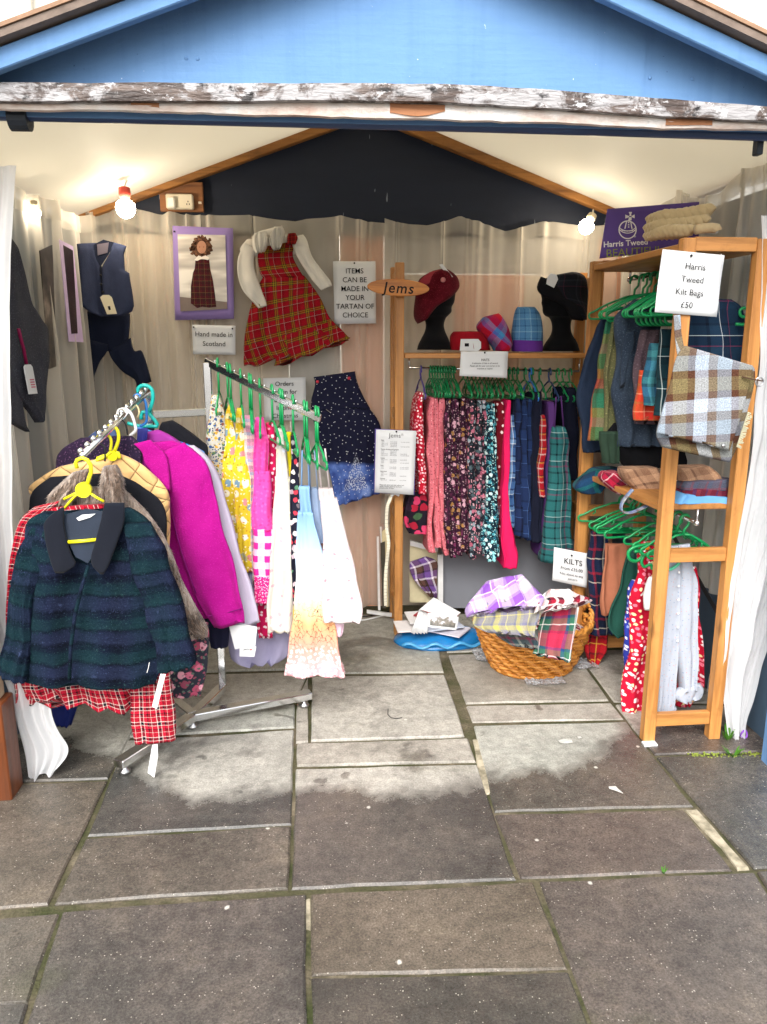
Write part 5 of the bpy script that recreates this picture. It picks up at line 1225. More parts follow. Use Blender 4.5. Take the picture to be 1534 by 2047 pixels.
# ---- dresses on the dress arm
GD = 'dresses on the sloping rack arm'
f_white = floral('white_multi_floral', C('#c4c0b8'), [C('#3a5a8c'), C('#d0a030'), C('#8a4a3a'), C('#5a7a5a')], 55, .36, 110, [C('#2c3a60'), C('#c8b060')], .3)
f_yel = floral('yellow_print', C('#d8bc30'), [C('#f0ece0'), C('#d88a90'), C('#e8e0d0'), C('#7a9ab0')], 20, .3, 60, [C('#f4ecc0'), C('#c0902a')], .22)
f_chk = tartan('pastel_check', [(2, C('#c88aa0')), (2, C('#8aa8c0')), (2, C('#d8c8b8')), (2, C('#a07a8a'))], .05)
f_pink = floral('hot_pink_plain', C('#e0489a'), [C('#e85aa6'), C('#d83c8c')], 60, .3)
ging = tartan('pink_gingham', [(1, C('#e02a8c')), (1, C('#fbeef4'))], .052, fuzz=.03)
f_dot = floral('pink_dots', C('#c81454'), [C('#fbe0ea')], 42, .26)
f_trim = floral('pink_trim', C('#d81c78'), [C('#f4c0d8')], 120, .3)
f_wht = floral('white_pale_print', C('#c8c4bc'), [C('#c0a0a8'), C('#d0d4e0'), C('#e8dcc0')], 26, .2)
f_blk = floral('black_white_floral', C('#1c1c2c'), [C('#e8e4e0'), C('#c83c4c'), C('#5a8a6a'), C('#e0c8d0')], 38, .36)
f_pale = floral('white_pink_print', C('#c8bcbc'), [C('#b08894'), C('#b8a8b4'), C('#e0c8cc')], 24, .16, 60, [C('#d0b4bc'), C('#e8d8da')], .16)
def sunset():
    t = NT('sunset_border_print'); uv = t.uv(); p = t.pos(); sp = t.n('SeparateXYZ'); t.set(sp.inputs[0], p)
    za = at(610, 1030, 2.78).z; zb_ = at(620, 1345, 2.78).z
    f = t.math('DIVIDE', t.math('SUBTRACT', za, sp.outputs[2]), za-zb_)
    c = t.ramp(f, [(0, C('#7fa6d4')), (.2, C('#a6c2e2')), (.42, C('#e4e6e4')), (.55, C('#f0d8b0')), (.68, C('#e8a878')), (.84, C('#dc9a8c')), (1, C('#d8a0a8'))])
    # printed trees: dark wandering branches in a band, blossom below
    br = t.n('TexVoronoi', feature='DISTANCE_TO_EDGE', voronoi_dimensions='2D', ins={'Scale': 46.0}); t.set(br.inputs['Vector'], t.n('VectorMath', operation='ADD', ins={0: t.scale(uv, (1.5, 1, 1)), 1: t.scale(t.n('TexNoise', ins={'Scale': 16.0}).outputs['Color'], .03)}).outputs[0])
    band = t.math('MULTIPLY', t.step(t.math('ADD', f, t.math('MULTIPLY', t.noise(uv, 16, 2), .22)), .58, .7), t.step(f, .86, .8))
    c = t.mix(t.math('MULTIPLY', t.math('MULTIPLY', t.step(br.outputs['Distance'], .06, .03), band), t.step(t.noise(uv, 20, 2), .42, .5)), c, C('#5a3a2c'))
    v = t.n('TexVoronoi', voronoi_dimensions='2D', ins={'Scale': 62.0}); t.set(v.inputs['Vector'], uv)
    c = t.mix(t.math('MULTIPLY', t.step(v.outputs['Distance'], .36, .3), t.step(f, .8, .88)), c, C('#f2dcdc'))
    t.bump(t.noise(uv, 200, 2), .15, .002); t.fin(c, .8, .2)
sunset()
def dress(label, Y, pieces, base, yaw=.0):
    r = thing('dress', label, 'dress', at(*base, Y), GD)
    for k, (nm_, mat, rs, dy, kw) in enumerate(pieces):
        if nm_ in ('skirt', 'body', 'gingham_panel', 'hem_band', 'lace_hem'):
            y0_, y1_ = 500, 1500; rs = [(q_[0], q_[1]-(q_[2]-q_[1])*.17*max(0, min(1, (q_[0]-y0_)/700)), q_[2]+(q_[2]-q_[1])*.17*max(0, min(1, (q_[0]-y0_)/700))) for q_ in rs]
        cloth(nm_, mat, rows(c8, rs), plane(Y+dy, yaw=kw.pop('yaw', yaw)), r, **{**dict(df=.022, db=.06, fold=.012, freq=2.5, ramp=.6, seed=k*3+len(label), crease=.008, nz=28, n=12, top=.5 if k == 0 else .95), **kw})
    return r
def straps(r, c, segs, mat, Y, rr=.006):
    for a, b in segs: MB().tube([onp(*c(*a), plane(Y)), onp(*c(*b), plane(Y))], rr, 6, flat=.4).build('strap', mat, r, smooth=True)
d = dress('white dress with small multicoloured flowers, farthest on the dress arm', 3.02, [('body', f_white, [(240, 225, 265), (330, 215, 290), (480, 200, 300), (620, 205, 312), (760, 215, 330), (1000, 220, 350)], 0, {})], (440, 1080))
d = dress('yellow print dress behind the other yellow dress', 2.985, [('bodice', f_yel, [(290, 318, 343), (340, 308, 345), (420, 300, 350), (575, 283, 375)], 0, {}), ('skirt', f_yel, [(565, 283, 375), (800, 276, 425), (1000, 290, 450), (1180, 330, 470)], -.005, dict(fold=.02))], (490, 1140))
d = dress('yellow print dress with wide white motifs in front of the other yellow dress', 2.955, [('bodice', f_yel, [(310, 366, 394), (360, 358, 402), (480, 352, 412), (580, 350, 418)], 0, {}), ('skirt', f_yel, [(570, 350, 420), (800, 355, 445), (1000, 375, 465), (1188, 402, 478)], -.005, dict(fold=.02))], (500, 1140))
d = dress('pastel checked dress squeezed between yellow and pink dresses', 2.935, [('body', f_chk, [(350, 392, 450), (500, 405, 470), (700, 432, 472), (950, 440, 475), (1250, 450, 490)], 0, {})], (515, 1165))
d = dress('pink dress with a gingham panel and dotted hem', 2.89, [('bodice', f_pink, [(360, 470, 512), (430, 460, 520), (520, 455, 530), (660, 460, 535)], 0, {}), ('skirt', f_pink, [(650, 460, 535), (800, 458, 545), (965, 455, 556)], -.004, {}), ('gingham_panel', ging, [(960, 455, 556), (1090, 460, 560), (1218, 465, 566)], -.008, dict(fold=.008, top=1)), ('hem_band', f_trim, [(1214, 465, 566), (1290, 468, 569), (1356, 470, 571)], -.01, dict(fold=.008, top=1))], (535, 1205))
d = dress('deep pink dress with white dots', 2.925, [('body', f_dot, [(390, 522, 562), (520, 528, 572), (700, 528, 575), (900, 530, 580), (1200, 500, 570), (1400, 480, 545), (1545, 490, 545)], 0, {})], (530, 1270))
d = dress('plain white long dress in the middle of the dress arm', 2.855, [('bodice', f_wht, [(420, 582, 614), (480, 578, 618), (560, 574, 626), (690, 570, 648)], 0, {}), ('skirt', f_wht, [(680, 570, 648), (850, 562, 655), (1100, 555, 662), (1350, 545, 660), (1515, 540, 640)], -.005, dict(fold=.018))], (560, 1260))
d = dress('yellow dress almost hidden behind the white dress', 2.87, [('body', plain('sun_yellow', C('#d8c81c'), .8), [(440, 622, 650), (640, 622, 660), (1000, 640, 668), (1400, 640, 674), (1515, 636, 672)], 0, {})], (585, 1260))
d = dress('black dress with white and red flowers', 2.835, [('body', f_blk, [(460, 658, 690), (640, 655, 698), (900, 658, 705), (1200, 660, 706), (1365, 664, 706)], 0, {})], (595, 1205))
d = dress('long dress fading from blue to orange with printed trees and lace hem', 2.79, [('bodice', MATS['sunset_border_print'], [(730, 700, 757), (800, 698, 758), (880, 695, 762)], 0, {}), ('skirt', MATS['sunset_border_print'], [(870, 695, 764), (1000, 696, 788), (1200, 700, 822), (1400, 692, 846), (1560, 680, 868), (1650, 668, 886), (1740, 660, 902)], -.008, dict(fold=.025, freq=2, hem=.008, n=18, nz=36)),
    ('lace_hem', floral('hem_lace', C('#d8a0a8'), [C('#f6ecec'), C('#efdcdc')], 110, .42), [(1690, 662, 894), (1720, 660, 900), (1752, 658, 906)], -.012, dict(fold=.025, freq=2, nz=8, top=1))], (630, 1350))
straps(d, c8, [((712, 540), (708, 735)), ((742, 530), (750, 735))], MATS['sunset_border_print'], 2.785, .008)
d = dress('grey blue dress with a brown lace edge behind the white print dress', 2.815, [('body', plain('pale_blue_cotton', C('#8fa2c0'), .8, .08), [(740, 752, 800), (900, 772, 825), (1050, 800, 835), (1230, 818, 842)], 0, {}), ('hem_band', plain('brown_lace', C('#6a4a44'), .9, .4, 90, .6), [(1040, 800, 836), (1140, 808, 838), (1232, 818, 843)], -.012, dict(nz=8, top=1))], (650, 1160))
straps(d, c8, [((748, 530), (757, 745)), ((778, 540), (795, 745))], MATS['pale_blue_cotton'], 2.8, .007)
d = dress('white dress with faint pink landscape print, nearest on the dress arm', 2.75, [('bodice', f_pale, [(740, 803, 878), (770, 804, 884), (805, 806, 890)], 0, {}), ('skirt', f_pale, [(795, 806, 890), (1000, 832, 936), (1250, 842, 988), (1400, 848, 1012), (1462, 850, 1005)], -.008, dict(fold=.018, freq=2)), ('petticoat', plain('pink_lace', C('#d8b8c8'), .9, .2, 90, .5), [(1440, 865, 935), (1500, 870, 932), (1535, 885, 925)], .03, dict(nz=8))], (690, 1240))
straps(d, c8, [((795, 545), (815, 745)), ((835, 530), (858, 745))], f_pale, 2.74, .009)
# green hangers: hooks over the arm, seen nearly end on
for i, (bx_, ty) in enumerate(((245, 68), (300, 96), (318, 102), (378, 134), (428, 160), (440, 168), (488, 196), (556, 232), (600, 250), (612, 256), (670, 288), (730, 322), (744, 330), (790, 352), (800, 358))):
    f = (bx_-180)/(815-180); q = A0.lerp(A1, max(0, min(1, f)))
    hanger(nth(i)+' green hanger from the upright on the sloping dress arm', q+Vector((0, 0, .03)), math.radians(98+((i*37) % 13)-6), green_plastic, .26, .125, 'green hangers on the dress arm', r=.0042, drop=.06)

# ================================================================ CLOTHES ON THE BACK RAIL
GB_ = 'clothes on the rail under the hat shelf'
def hung(name, label, mat, rs, Y, seed, df=.02, db=.22, fold=.012, freq=2.2, c=d1, group=GB_, **kw):
    r = thing(name, label, name.replace('_', ' ') if name != 'child_trousers' else 'trousers', onp(*c(*((rs[-1][1]+rs[-1][2])/2, rs[-1][0])) if len(rs[-1]) == 3 else c((rs[-1][0]+rs[-1][2])/2, rs[-1][1]), plane(Y)), group)
    cloth('body', mat, rows(c, rs), plane(Y), r, df=df, db=db, fold=fold, freq=freq, ramp=.3, seed=seed, nz=34, n=16, crease=.012, shift=True, bot=1, **kw)
    return r
f_redw = floral('red_white_floral', C('#b5122c'), [C('#f4d8dc'), C('#f8f0f0'), C('#e08a98')], 62, .33)
f_salm = floral('salmon_floral', C('#d0707a'), [C('#a84a58'), C('#8a3444'), C('#e8a0a4')], 70, .24)
f_plum = floral('plum_floral', C('#2c1224'), [C('#9a7040'), C('#c89aa8'), C('#6a2a4c'), C('#50203c')], 34, .36, 80, [C('#4c1c38'), C('#a88a90')], .26)
f_pais = floral('paisley_dark', C('#1d1c26'), [C('#c07084'), C('#8a98a0'), C('#a05468'), C('#4a5a60')], 36, .42, 76, [C('#d0a0a8'), C('#3a4a50')], .28)
f_teal = floral('teal_floral', C('#10202e'), [C('#8fd0d4'), C('#4a9aa8'), C('#d8ecec'), C('#1c5a6c')], 44, .42, 90, [C('#2c7a8a'), C('#b0dcdc')], .28)
f_rdot = floral('maroon_dots', C('#6a0c1c'), [C('#f0e0dc'), C('#e0c0c0')], 30, .24)
hotp = plain('hot_pink_cotton', C('#dc1c5c'), .85, .06, 20, .2, 100)
t_blue = tartan('sky_blue_tartan', [(4, C('#4f78b0')), (1, C('#1e2c50')), (2, C('#7aa0cc')), (.5, C('#e8eef4')), (2, C('#2c4878'))], .085, fuzz=.06)
t_navy = tartan('navy_tartan', [(6, C('#1c2748')), (1, C('#121628')), (4, C('#22345c')), (.4, C('#4a6a9c'))], .12, fuzz=.06)
t_green = tartan('sea_green_tartan', [(5, C('#2c6a6c')), (1, C('#16262e')), (3, C('#3a7a7c')), (.45, C('#c8d8d4')), (2.4, C('#255a60')), (1, C('#7a3a5c')), (2.4, C('#2c6a6c')), (1.2, C('#142028'))], .14, fuzz=.06)
t_redy = tartan('red_yellow_tartan', [(4, C('#a81c28')), (1, C('#202028')), (1, C('#c8a040')), (3, C('#b83030')), (1, C('#e0d8d0'))], .07, fuzz=.06)
drk = plain('dark_navy_cloth', C('#14182a'), .9, .2, 30, .3, 120)
purp = plain('violet_cloth', C('#53306c'), .85, .1, 20, .2, 100)
YR = 3.72
hung('trousers', 'red trousers with small white flowers at the left end of the back rail', f_redw, [(195, 292, 320), (330, 256, 322), (500, 268, 330), (660, 280, 334), (800, 288, 336)], YR, 1)
for i, (a, b, z1) in enumerate(((345, 385, 1150), (375, 418, 1120), (405, 450, 1170))):
    hung('dress', nth(i)+' salmon pink sprig print dress from the left on the back rail', f_salm, [(225, a+12, b-6), (330, a, b+4), (600, a-4, b-2), (900, a+4, b-8), (1050, a+6, b+2), (z1, a+(35 if i == 2 else 0), b+(20 if i == 2 else 8))], YR+.01*i, 10+i, group='salmon pink dresses on the back rail')
for i, x in enumerate((448, 480, 510, 542, 572)):
    hung('dress', nth(i)+' dark plum blossom print dress from the left on the back rail', f_plum, [(230, x+4, x+26), (340, x-2, x+34), (600, x-8, x+34), (900, x-6, x+36), (1060, x-2, x+38), (1130+(i*53) % 70, x+4, x+42)], YR+.012*(i % 3), 20+i, group='plum dresses on the back rail')
for i, x in enumerate((596, 632, 664)):
    hung('dress', nth(i)+' black and pink paisley dress from the left on the back rail', f_pais, [(240, x+4, x+28), (340, x, x+36), (600, x-4, x+38), (900, x-4, x+40), (1100, x-2, x+42), (1190-(i*31) % 40, x+4, x+40)], YR+.01*(i % 2), 30+i, group='paisley dresses on the back rail')
hung('dress', 'dark teal dress with pale blossoms hanging straight on the back rail', f_teal, [(260, 700, 726), (360, 694, 736), (600, 696, 742), (900, 694, 745), (1060, 660, 760), (1150, 672, 764), (1205, 700, 745)], YR-.02, 36)
hung('dress', 'narrow dark teal blossom dress beside the maroon one', f_teal, [(260, 724, 746), (380, 722, 756), (700, 730, 760), (1000, 732, 768), (1180, 740, 770)], YR+.0, 37)
hung('dress', 'maroon dress with large white dots on the back rail', f_rdot, [(250, 756, 800), (400, 752, 805), (700, 756, 802), (1020, 766, 800), (1100, 770, 800)], YR, 38)
hung('trousers', 'long hot pink trousers on the back rail', hotp, [(240, 815, 836), (450, 803, 838), (700, 795, 830), (950, 785, 845), (1080, 788, 872), (1170, 794, 893), (1245, 797, 880)], YR-.03, 39)
hung('dress', 'light blue tartan dress next to the hot pink trousers', t_blue, [(330, 838, 862), (450, 830, 868), (700, 815, 870), (1000, 808, 872)], YR+.0, 40)
for i, x in enumerate((860, 895, 930)):
    hung('dress', nth(i)+' navy tartan pinafore from the left on the back rail', t_navy, [(230, x+14, x+36), (340, x+4, x+44), (600, x, x+48), (900, x, x+52), (1050+i*14, x+4, x+54)], YR+.008*i, 41+i, group='navy pinafores on the back rail')
hung('dress', 'near black dress hanging between navy pinafores and red tartan', drk, [(190, 985, 1025), (330, 968, 1030), (600, 965, 1030), (900, 965, 1030), (1090, 970, 1030)], YR, 47)
hung('trousers', 'short red and yellow tartan trousers on the back rail', t_redy, [(330, 1020, 1045), (450, 1012, 1050), (640, 1008, 1045), (820, 1012, 1048)], YR-.02, 48)
hung('dress', 'violet dress behind the sea green tartan pinafore', purp, [(250, 1066, 1110), (430, 1058, 1100), (700, 1048, 1090), (1000, 1030, 1080), (1190, 1028, 1080)], YR-.01, 49)
d = hung('dress', 'sea green tartan pinafore with wide skirt on the back rail', t_green, [(400, 1105, 1170), (470, 1092, 1180), (520, 1086, 1190), (700, 1068, 1200), (950, 1050, 1210), (1210, 1034, 1222)], YR-.045, 50, fold=.018, freq=2.5, db=.12)
straps(d, d1, [((1120, 220), (1110, 410)), ((1150, 215), (1165, 410))], purp, YR-.05, .009)
hung('jacket', 'black navy jacket at the right end of the back rail', drk, [(165, 1175, 1225), (250, 1160, 1245), (500, 1165, 1250), (720, 1185, 1250)], YR+.02, 51)
hung('scarf', 'black scarf with red and pink flowers bunched by the left post', floral('rose_black_floral', C('#1c1420'), [C('#a01c34'), C('#c83c64'), C('#3c5a3c'), C('#2c1c2c')], 22, .45), [(790, 250, 330), (860, 215, 345), (960, 205, 350), (1040, 230, 355)], YR+.03, 52, fold=.02, freq=3)
rb = random.Random(5)
for i in range(27):
    if i < 10: fx = (360+i*16)
    elif i < 24: fx = 560+(i-10)*25
    else: fx = 930+(i-24)*45
    q = rl.lerp(rr_, ((740+fx/3.01)-818)/340)
    hanger(nth(i)+' green hanger from the left on the rail under the hat shelf', q+Vector((0, 0, .006)), math.radians(78+rb.uniform(9, 18)), dgreen_plastic, .3, .055, 'green hangers on the back rail', r=.0042, drop=.07)
for fx, m, lb_ in ((305, plastic('purple_plastic', C('#4a3a8c')), 'purple hanger carrying the red floral trousers'), (962, blue_plastic, 'blue hanger among green ones on the back rail'), (1080, plastic('navy_plastic', C('#24406c')), 'navy hanger carrying the violet dress')):
    q = rl.lerp(rr_, max(0.01, ((740+fx/3.01)-818)/340)); hanger(lb_, q+Vector((0, 0, .006)), math.radians(92), m, .3, .06, r=.004)
for i, fx in enumerate((1128, 1165, 1205)):
    q = rl.lerp(rr_, ((740+fx/3.01)-818)/340); hanger(nth(i)+' of the three bright green hangers at the right end of the back rail', q+Vector((0, 0, .006)), math.radians(96), green_plastic, .28, .06, 'green hangers at the right end of the back rail', r=.004)

# ================================================================ ON THE FLOOR AT THE BACK
def panel(name, label, cat_, quad, Y, mat, th=.012, c=d1):
    pl_ = plane(Y) if isinstance(Y, (int, float)) else Y
    P = pxpoly(c, quad, pl_); return MB().prism(P, -pl_[1]*th).build(name, mat, None, label=label, cat=cat_)
panel('board', 'large grey board leaning behind the wicker basket', 'board', [(425, 1060), (1240, 1080), (1230, 1500), (425, 1490)], 3.93, plain('grey_hardboard', C('#7d7f86'), .7, .08, 3))
fr = thing('picture_frame', 'white picture frame leaning behind the left shelf post', 'frame', at(*d1(330, 1480), 3.9))
PF = plane(3.9)
for q in ([(405, 1165), (437, 1165), (437, 1470), (405, 1470)], [(240, 1080), (405, 1120), (405, 1150), (240, 1110)]): flat('frame_bar', plain('white_frame', (.75, .75, .74), .4), d1, q, PF, fr, .02, .0)
flat('backing', plain('cream_mount', C('#cfc4a0'), .7, .1), d1, [(240, 1110), (405, 1150), (405, 1460), (240, 1460)], PF, fr, .004, -.01)
r = thing('scarf', 'purple and brown plaid scarf draped in front of the white picture frame', 'scarf', at(*d1(350, 1420), 3.87))
cloth('folds', tartan('plum_plaid', [(3, C('#6a4a8c')), (1, C('#e0d8e0')), (3, C('#5a4038')), (1, C('#2c2228'))], .08), rows(d1, [(240, 1215, 340, 1180), (240, 1260, 400, 1210), (270, 1320, 400, 1300), (320, 1380, 400, 1380), (360, 1420, 400, 1430)]), plane(3.87), r, .02, fold=.015, freq=3, seed=3, nz=16)
cloth('fringe', plain('dark_fringe', C('#3a2a20'), .95, .4, 60), rows(d1, [(265, 1300, 380, 1320), (310, 1350, 390, 1390), (350, 1400, 395, 1430)]), plane(3.865), r, .01, fold=.01, seed=4, nz=8)
ea = thing('easel', 'white folding frame with papers standing left of the shelf post', 'easel', gr(780, 1245))
YE = 3.93
for q in ([(40, 1060), (52, 1060), (62, 1500), (48, 1500)], [(60, 1000), (68, 1000), (92, 1480), (80, 1480)]): flat('leg', plain('white_metal', (.78, .78, .77), .4), d1, q, YE, ea, .015)
flat('foot_bar', MATS['white_metal'], d1, [(-20, 1500), (130, 1520), (130, 1540), (-20, 1518)], YE, ea, .015)
flat('papers', plain('cream_papers', C('#d8c89c'), .8, .15, 20), d1, [(70, 1030), (100, 1010), (110, 1480), (88, 1480)], YE-.03, ea, .012)
flat('magazine', plain('dark_magazine', C('#4a463c'), .5, .4, 30), d1, [(62, 1100), (90, 1090), (95, 1490), (75, 1490)], YE-.05, ea, .006)
cb_ = [gr(*q)+Vector((0, 0, .008)) for q in ((640, 1228), (680, 1238), (720, 1243), (755, 1236), (790, 1228))]
MB().tube(cat(cb_, 24), .004, 6).build('cable', white_plastic, None, label='white electric cable on the floor below the white print dress', cat='cable')
MB().tube(cat([q+Vector((.03, .06, 0)) for q in cb_], 24), .004, 6).build('cable', black_iron, None, label='black electric cable on the floor behind the white cable', cat='cable')
# blue bag with papers
def mound(name, mat, cen, rx, ry, h, parent, seed, n=28, pw=.5, rot=0.0):
    mb = MB(); ri = []
    for j in range(9):
        t = j/8; rr2 = math.cos(t*math.pi/2)**pw; z = h*math.sin(t*math.pi/2); ring = []
        for k in range(n):
            a = 2*math.pi*k/n; w2 = 1+.08*noise.noise(Vector((math.cos(a)*2, math.sin(a)*2, seed+t)))
            x, y = rx*rr2*math.cos(a)*w2, ry*rr2*math.sin(a)*w2
            x, y = x*math.cos(rot)-y*math.sin(rot), x*math.sin(rot)+y*math.cos(rot)
            p = Vector((cen[0]+x, cen[1]+y, cen[2]+z)); p += Vector((noise.noise(p*25), noise.noise(p*25+Vector((9, 0, 0))), noise.noise(p*25+Vector((0, 9, 0)))))*.006
            ring.append(mb.vert(p, (k/n*rx*6, z)))
        ri.append(ring)
    for A, B in zip(ri, ri[1:]):
        for k in range(n): mb.face(A[k], A[(k+1) % n], B[(k+1) % n], B[k])
    mb.face(*ri[0][::-1])
    return mb.build(name, mat, parent, smooth=True)
bp = gr(885, 1297); bc_ = (bp.x, bp.y+.12, 0)
bb_ = thing('plastic_bag', 'glossy blue plastic bag lying flat under a pile of papers', 'bag', (bc_[0], bc_[1], 0))
mound('bag', plain('blue_polythene', C('#1f78b8'), .2, .15, 12, .5, 30, spec=.6), bc_, .235, .15, .055, bb_, 3)
MB().tube([Vector((bc_[0]-.2+.4*t, bc_[1]-.135-.02*math.sin(t*3.14), .03+.012*math.sin(t*20))) for t in [k/20 for k in range(21)]], .012, 8, flat=.6).build('rolled_edge', plain('pale_blue_polythene', C('#4a9cd0'), .2, .15, 20, .5, 30, spec=.6), bb_, smooth=True)
rp = random.Random(9)
pcols = [(.78, .78, .78), C('#d0ccd8'), C('#e4e0e0'), C('#b8c0d0'), C('#cfc8c0'), (.75, .75, .75), C('#a84048')]
pl_ = ['white', 'lilac', 'cream', 'blue grey', 'beige', 'folded white', 'red']
for i in range(7):
    M_ = Matrix.Rotation(rp.uniform(-.6, .6), 4, 'Z') @ Matrix.Rotation(rp.uniform(-.12, .12), 4, 'X')
    MB().box((bc_[0]-.04+rp.uniform(-.09, .09), bc_[1]+rp.uniform(-.05, .05), .06+i*.011), (.2, .14, .006), M_).build('paper_sheet', plain('loose_paper_'+pl_[i].replace(' ', '_'), pcols[i], .6, .05), None, label=pl_[i]+' paper in the pile lying on the blue bag', cat='paper')
e_ = [at(*d1(*q), bc_[1]-.1) for q in ((385, 1430), (545, 1520), (500, 1560), (300, 1500))]
MB().prism(e_, (0, .004, .001)).build('envelope', paper, None, label='white pointed envelope flap on top of the paper pile', cat='paper')
cdp = plane(bc_[1]-.14, lean=.55)
s = sheet('postcard', 'postcard with a dark landscape photo resting on the paper pile', 'postcard', d1, [(350, 1520), (535, 1545), (520, 1625), (350, 1605)], cdp, paper, .001, .002)
t = NT('landscape_print'); q = t.n('TexCoord').outputs['Object']; sq = t.n('SeparateXYZ'); t.set(sq.inputs[0], q)
t.fin(t.ramp(t.math('ADD', t.math('MULTIPLY', sq.outputs[2], 9), t.noise(q, 30, 3)), [(.35, C('#3c3a34')), (.5, C('#6a6258')), (.58, C('#b8bcc8')), (.8, C('#d8dce4'))]), .3, .5)
MB().prism([a_+cdp[1]*.003 for a_ in pxpoly(d1, [(362, 1530), (522, 1552), (510, 1612), (360, 1596)], cdp)], -cdp[1]*.0005).build('print', MATS['landscape_print'], s['root'])
r = thing('scarf', 'white fringed scarf end draped over the paper pile', 'scarf', at(*d1(290, 1600), bc_[1]-.12))
for k in range(14):
    a_ = d1(300+k*4-(k % 2)*2, 1500+k*2); b_ = d1(250+k*7, 1640+(k % 3)*4); MB().tube([at(*a_, bc_[1]-.08), at((a_[0]+b_[0])/2, (a_[1]+b_[1])/2, bc_[1]-.125), at(*b_, bc_[1]-.14)], .0035, 5).build('fringe', paper, r, smooth=True)
# ---- wicker basket full of kilts
bq = gr(1080, 1362); BX, BY = bq.x+.005, bq.y+.165
RXT, RYT, RXB, RYB, BH = .262, .2, .175, .15, .21
wk = thing('wicker_basket', 'brown oval wicker basket with side handles full of folded kilts', 'basket', (BX, BY, 0))
wick = wood('wicker', C('#b8762c'), C('#7c4416'), 0, .45, 2.0, False); wick2 = wood('wicker_pale', C('#cc8c40'), C('#94581c'), 0, .45, 2.0, False)
def bpt(a, t, o=0.0):
    rx = RXB+(RXT-RXB)*t**.8+o; ry = RYB+(RYT-RYB)*t**.8+o
    return Vector((BX+rx*math.cos(a), BY+ry*math.sin(a), .006+BH*t))
NS = 36
for i in range(15):
    t = (i+.5)/15
    pts = [bpt(2*math.pi*k/(NS*4), t, .0105*math.sin(k*math.pi/4+i*math.pi/2*1.0)) + Vector((0, 0, .004*math.sin(k*math.pi/4+i*1.57+.8))) for k in range(NS*4+1)]
    MB().tube(pts, .0078, 6, cap=False).build('woven_rod', wick if i % 2 else wick2, wk, smooth=True)
for k in range(NS): a = 2*math.pi*k/NS; MB().tube([bpt(a, 0), bpt(a, .5), bpt(a, 1)], .004, 5).build('stake', wick, wk, smooth=True)
for s_ in (0, 1):
    MB().tube([bpt(2*math.pi*k/96, 1.03)+Vector((.008*math.cos(k*1.3+s_*3.14), .0, .008*math.sin(k*1.3+s_*3.14))) for k in range(97)], .009, 7, cap=False).build('braided_rim', wick2, wk, smooth=True)
MB().tube([bpt(2*math.pi*k/64, .02) for k in range(65)], .011, 7, cap=False).build('base_ring', wick, wk, smooth=True)
fb_ = MB(); c0 = fb_.vert((BX, BY, .01)); rg = [fb_.vert(bpt(2*math.pi*k/32, .02)) for k in range(32)]
for k in range(32): fb_.face(c0, rg[k], rg[(k+1) % 32])
fb_.build('base', wick, wk)
for sg in (-1, 1):
    base_ = 0 if sg > 0 else math.pi
    for s_ in (0, 1, 2):
        pts = [bpt(base_+sg*(-.42+.84*t), 1.0)+Vector((0, 0, .075*math.sin(t*math.pi)))+Vector((.008*math.cos(t*22+s_*2.1), 0, .008*math.sin(t*22+s_*2.1))) for t in [k/24 for k in range(25)]]
        MB().tube(pts, .0065, 7).build('handle_strand', wick2, wk, smooth=True)
k_purp = tartan('purple_white_check', [(3, C('#7a4aa0')), (.4, C('#e8e0f0')), (1, C('#9a78b8')), (3, C('#b8b0c0')), (1, C('#9884a8'))], .1, fuzz=.04, ang=.3)
k_grey = tartan('grey_yellow_tartan', [(3, C('#7c7a76')), (1, C('#62647c')), (2, C('#a8a058')), (1, C('#86847e')), (2, C('#706c80')), (.5, C('#b0a870'))], .09, fuzz=.06)
k_redg = tartan('red_green_kilt', [(3, C('#a02844')), (1, C('#24406c')), (2, C('#3a6a54')), (.4, C('#e8e0dc')), (2, C('#2c5048')), (1, C('#7a2040')), (2, C('#b02c48'))], .13, fuzz=.06)
k_wht = tartan('white_red_black_tartan', [(3, C('#e0dad8')), (1, C('#201c24')), (1.5, C('#8c1c30')), (1, C('#d8d0d0')), (2, C('#5a2a34'))], .1, fuzz=.05)
def kilt(label, mat, rs, Y, seed, lean=.5, df=.02, fold=.012, freq=3, part='pleats', c=d1, **kw):
    pl_ = plane(Y, lean=lean)
    r = thing('kilt', label, 'kilt', onp(*c(*rs[-1][:2]), pl_), 'kilts in the wicker basket')
    cloth(part, mat, rows(c, rs), pl_, r, df=df, fold=fold, freq=freq, ramp=.3, seed=seed, nz=24, n=18, crease=.008, **kw)
    return r
def padfn(u, v):
    a = 2*math.pi*u; return Vector((BX+RXT*.93*v*math.cos(a), BY+RYT*.93*v*math.sin(a), BH*.85+.07*(1-v*v)+.01*noise.noise(Vector((math.cos(a)*v*3, math.sin(a)*v*3, 2)))))
pk_ = thing('kilt', 'dark folded kilts filling the bottom of the wicker basket', 'kilt', (BX, BY, .1), 'kilts in the wicker basket'); MB().grid(padfn, 32, 8, (1, .3)).build('folded_cloth', k_wht, pk_, smooth=True)
kilt('purple and white checked kilt heaped at the back of the basket', k_purp, [(700, 1335, 915, 1290), (640, 1400, 960, 1350), (590, 1450, 1010, 1400), (565, 1500, 1045, 1440), (580, 1540, 1030, 1490)], BY+.02, 3, .9, .022, .03, 3.5)
kilt('white red and black tartan kilt on the right of the basket', k_wht, [(1090, 1380, 1190, 1385), (1040, 1420, 1260, 1420), (1000, 1470, 1340, 1445), (990, 1530, 1250, 1480)], BY-.02, 4, .8, .02, .025, 3.5)
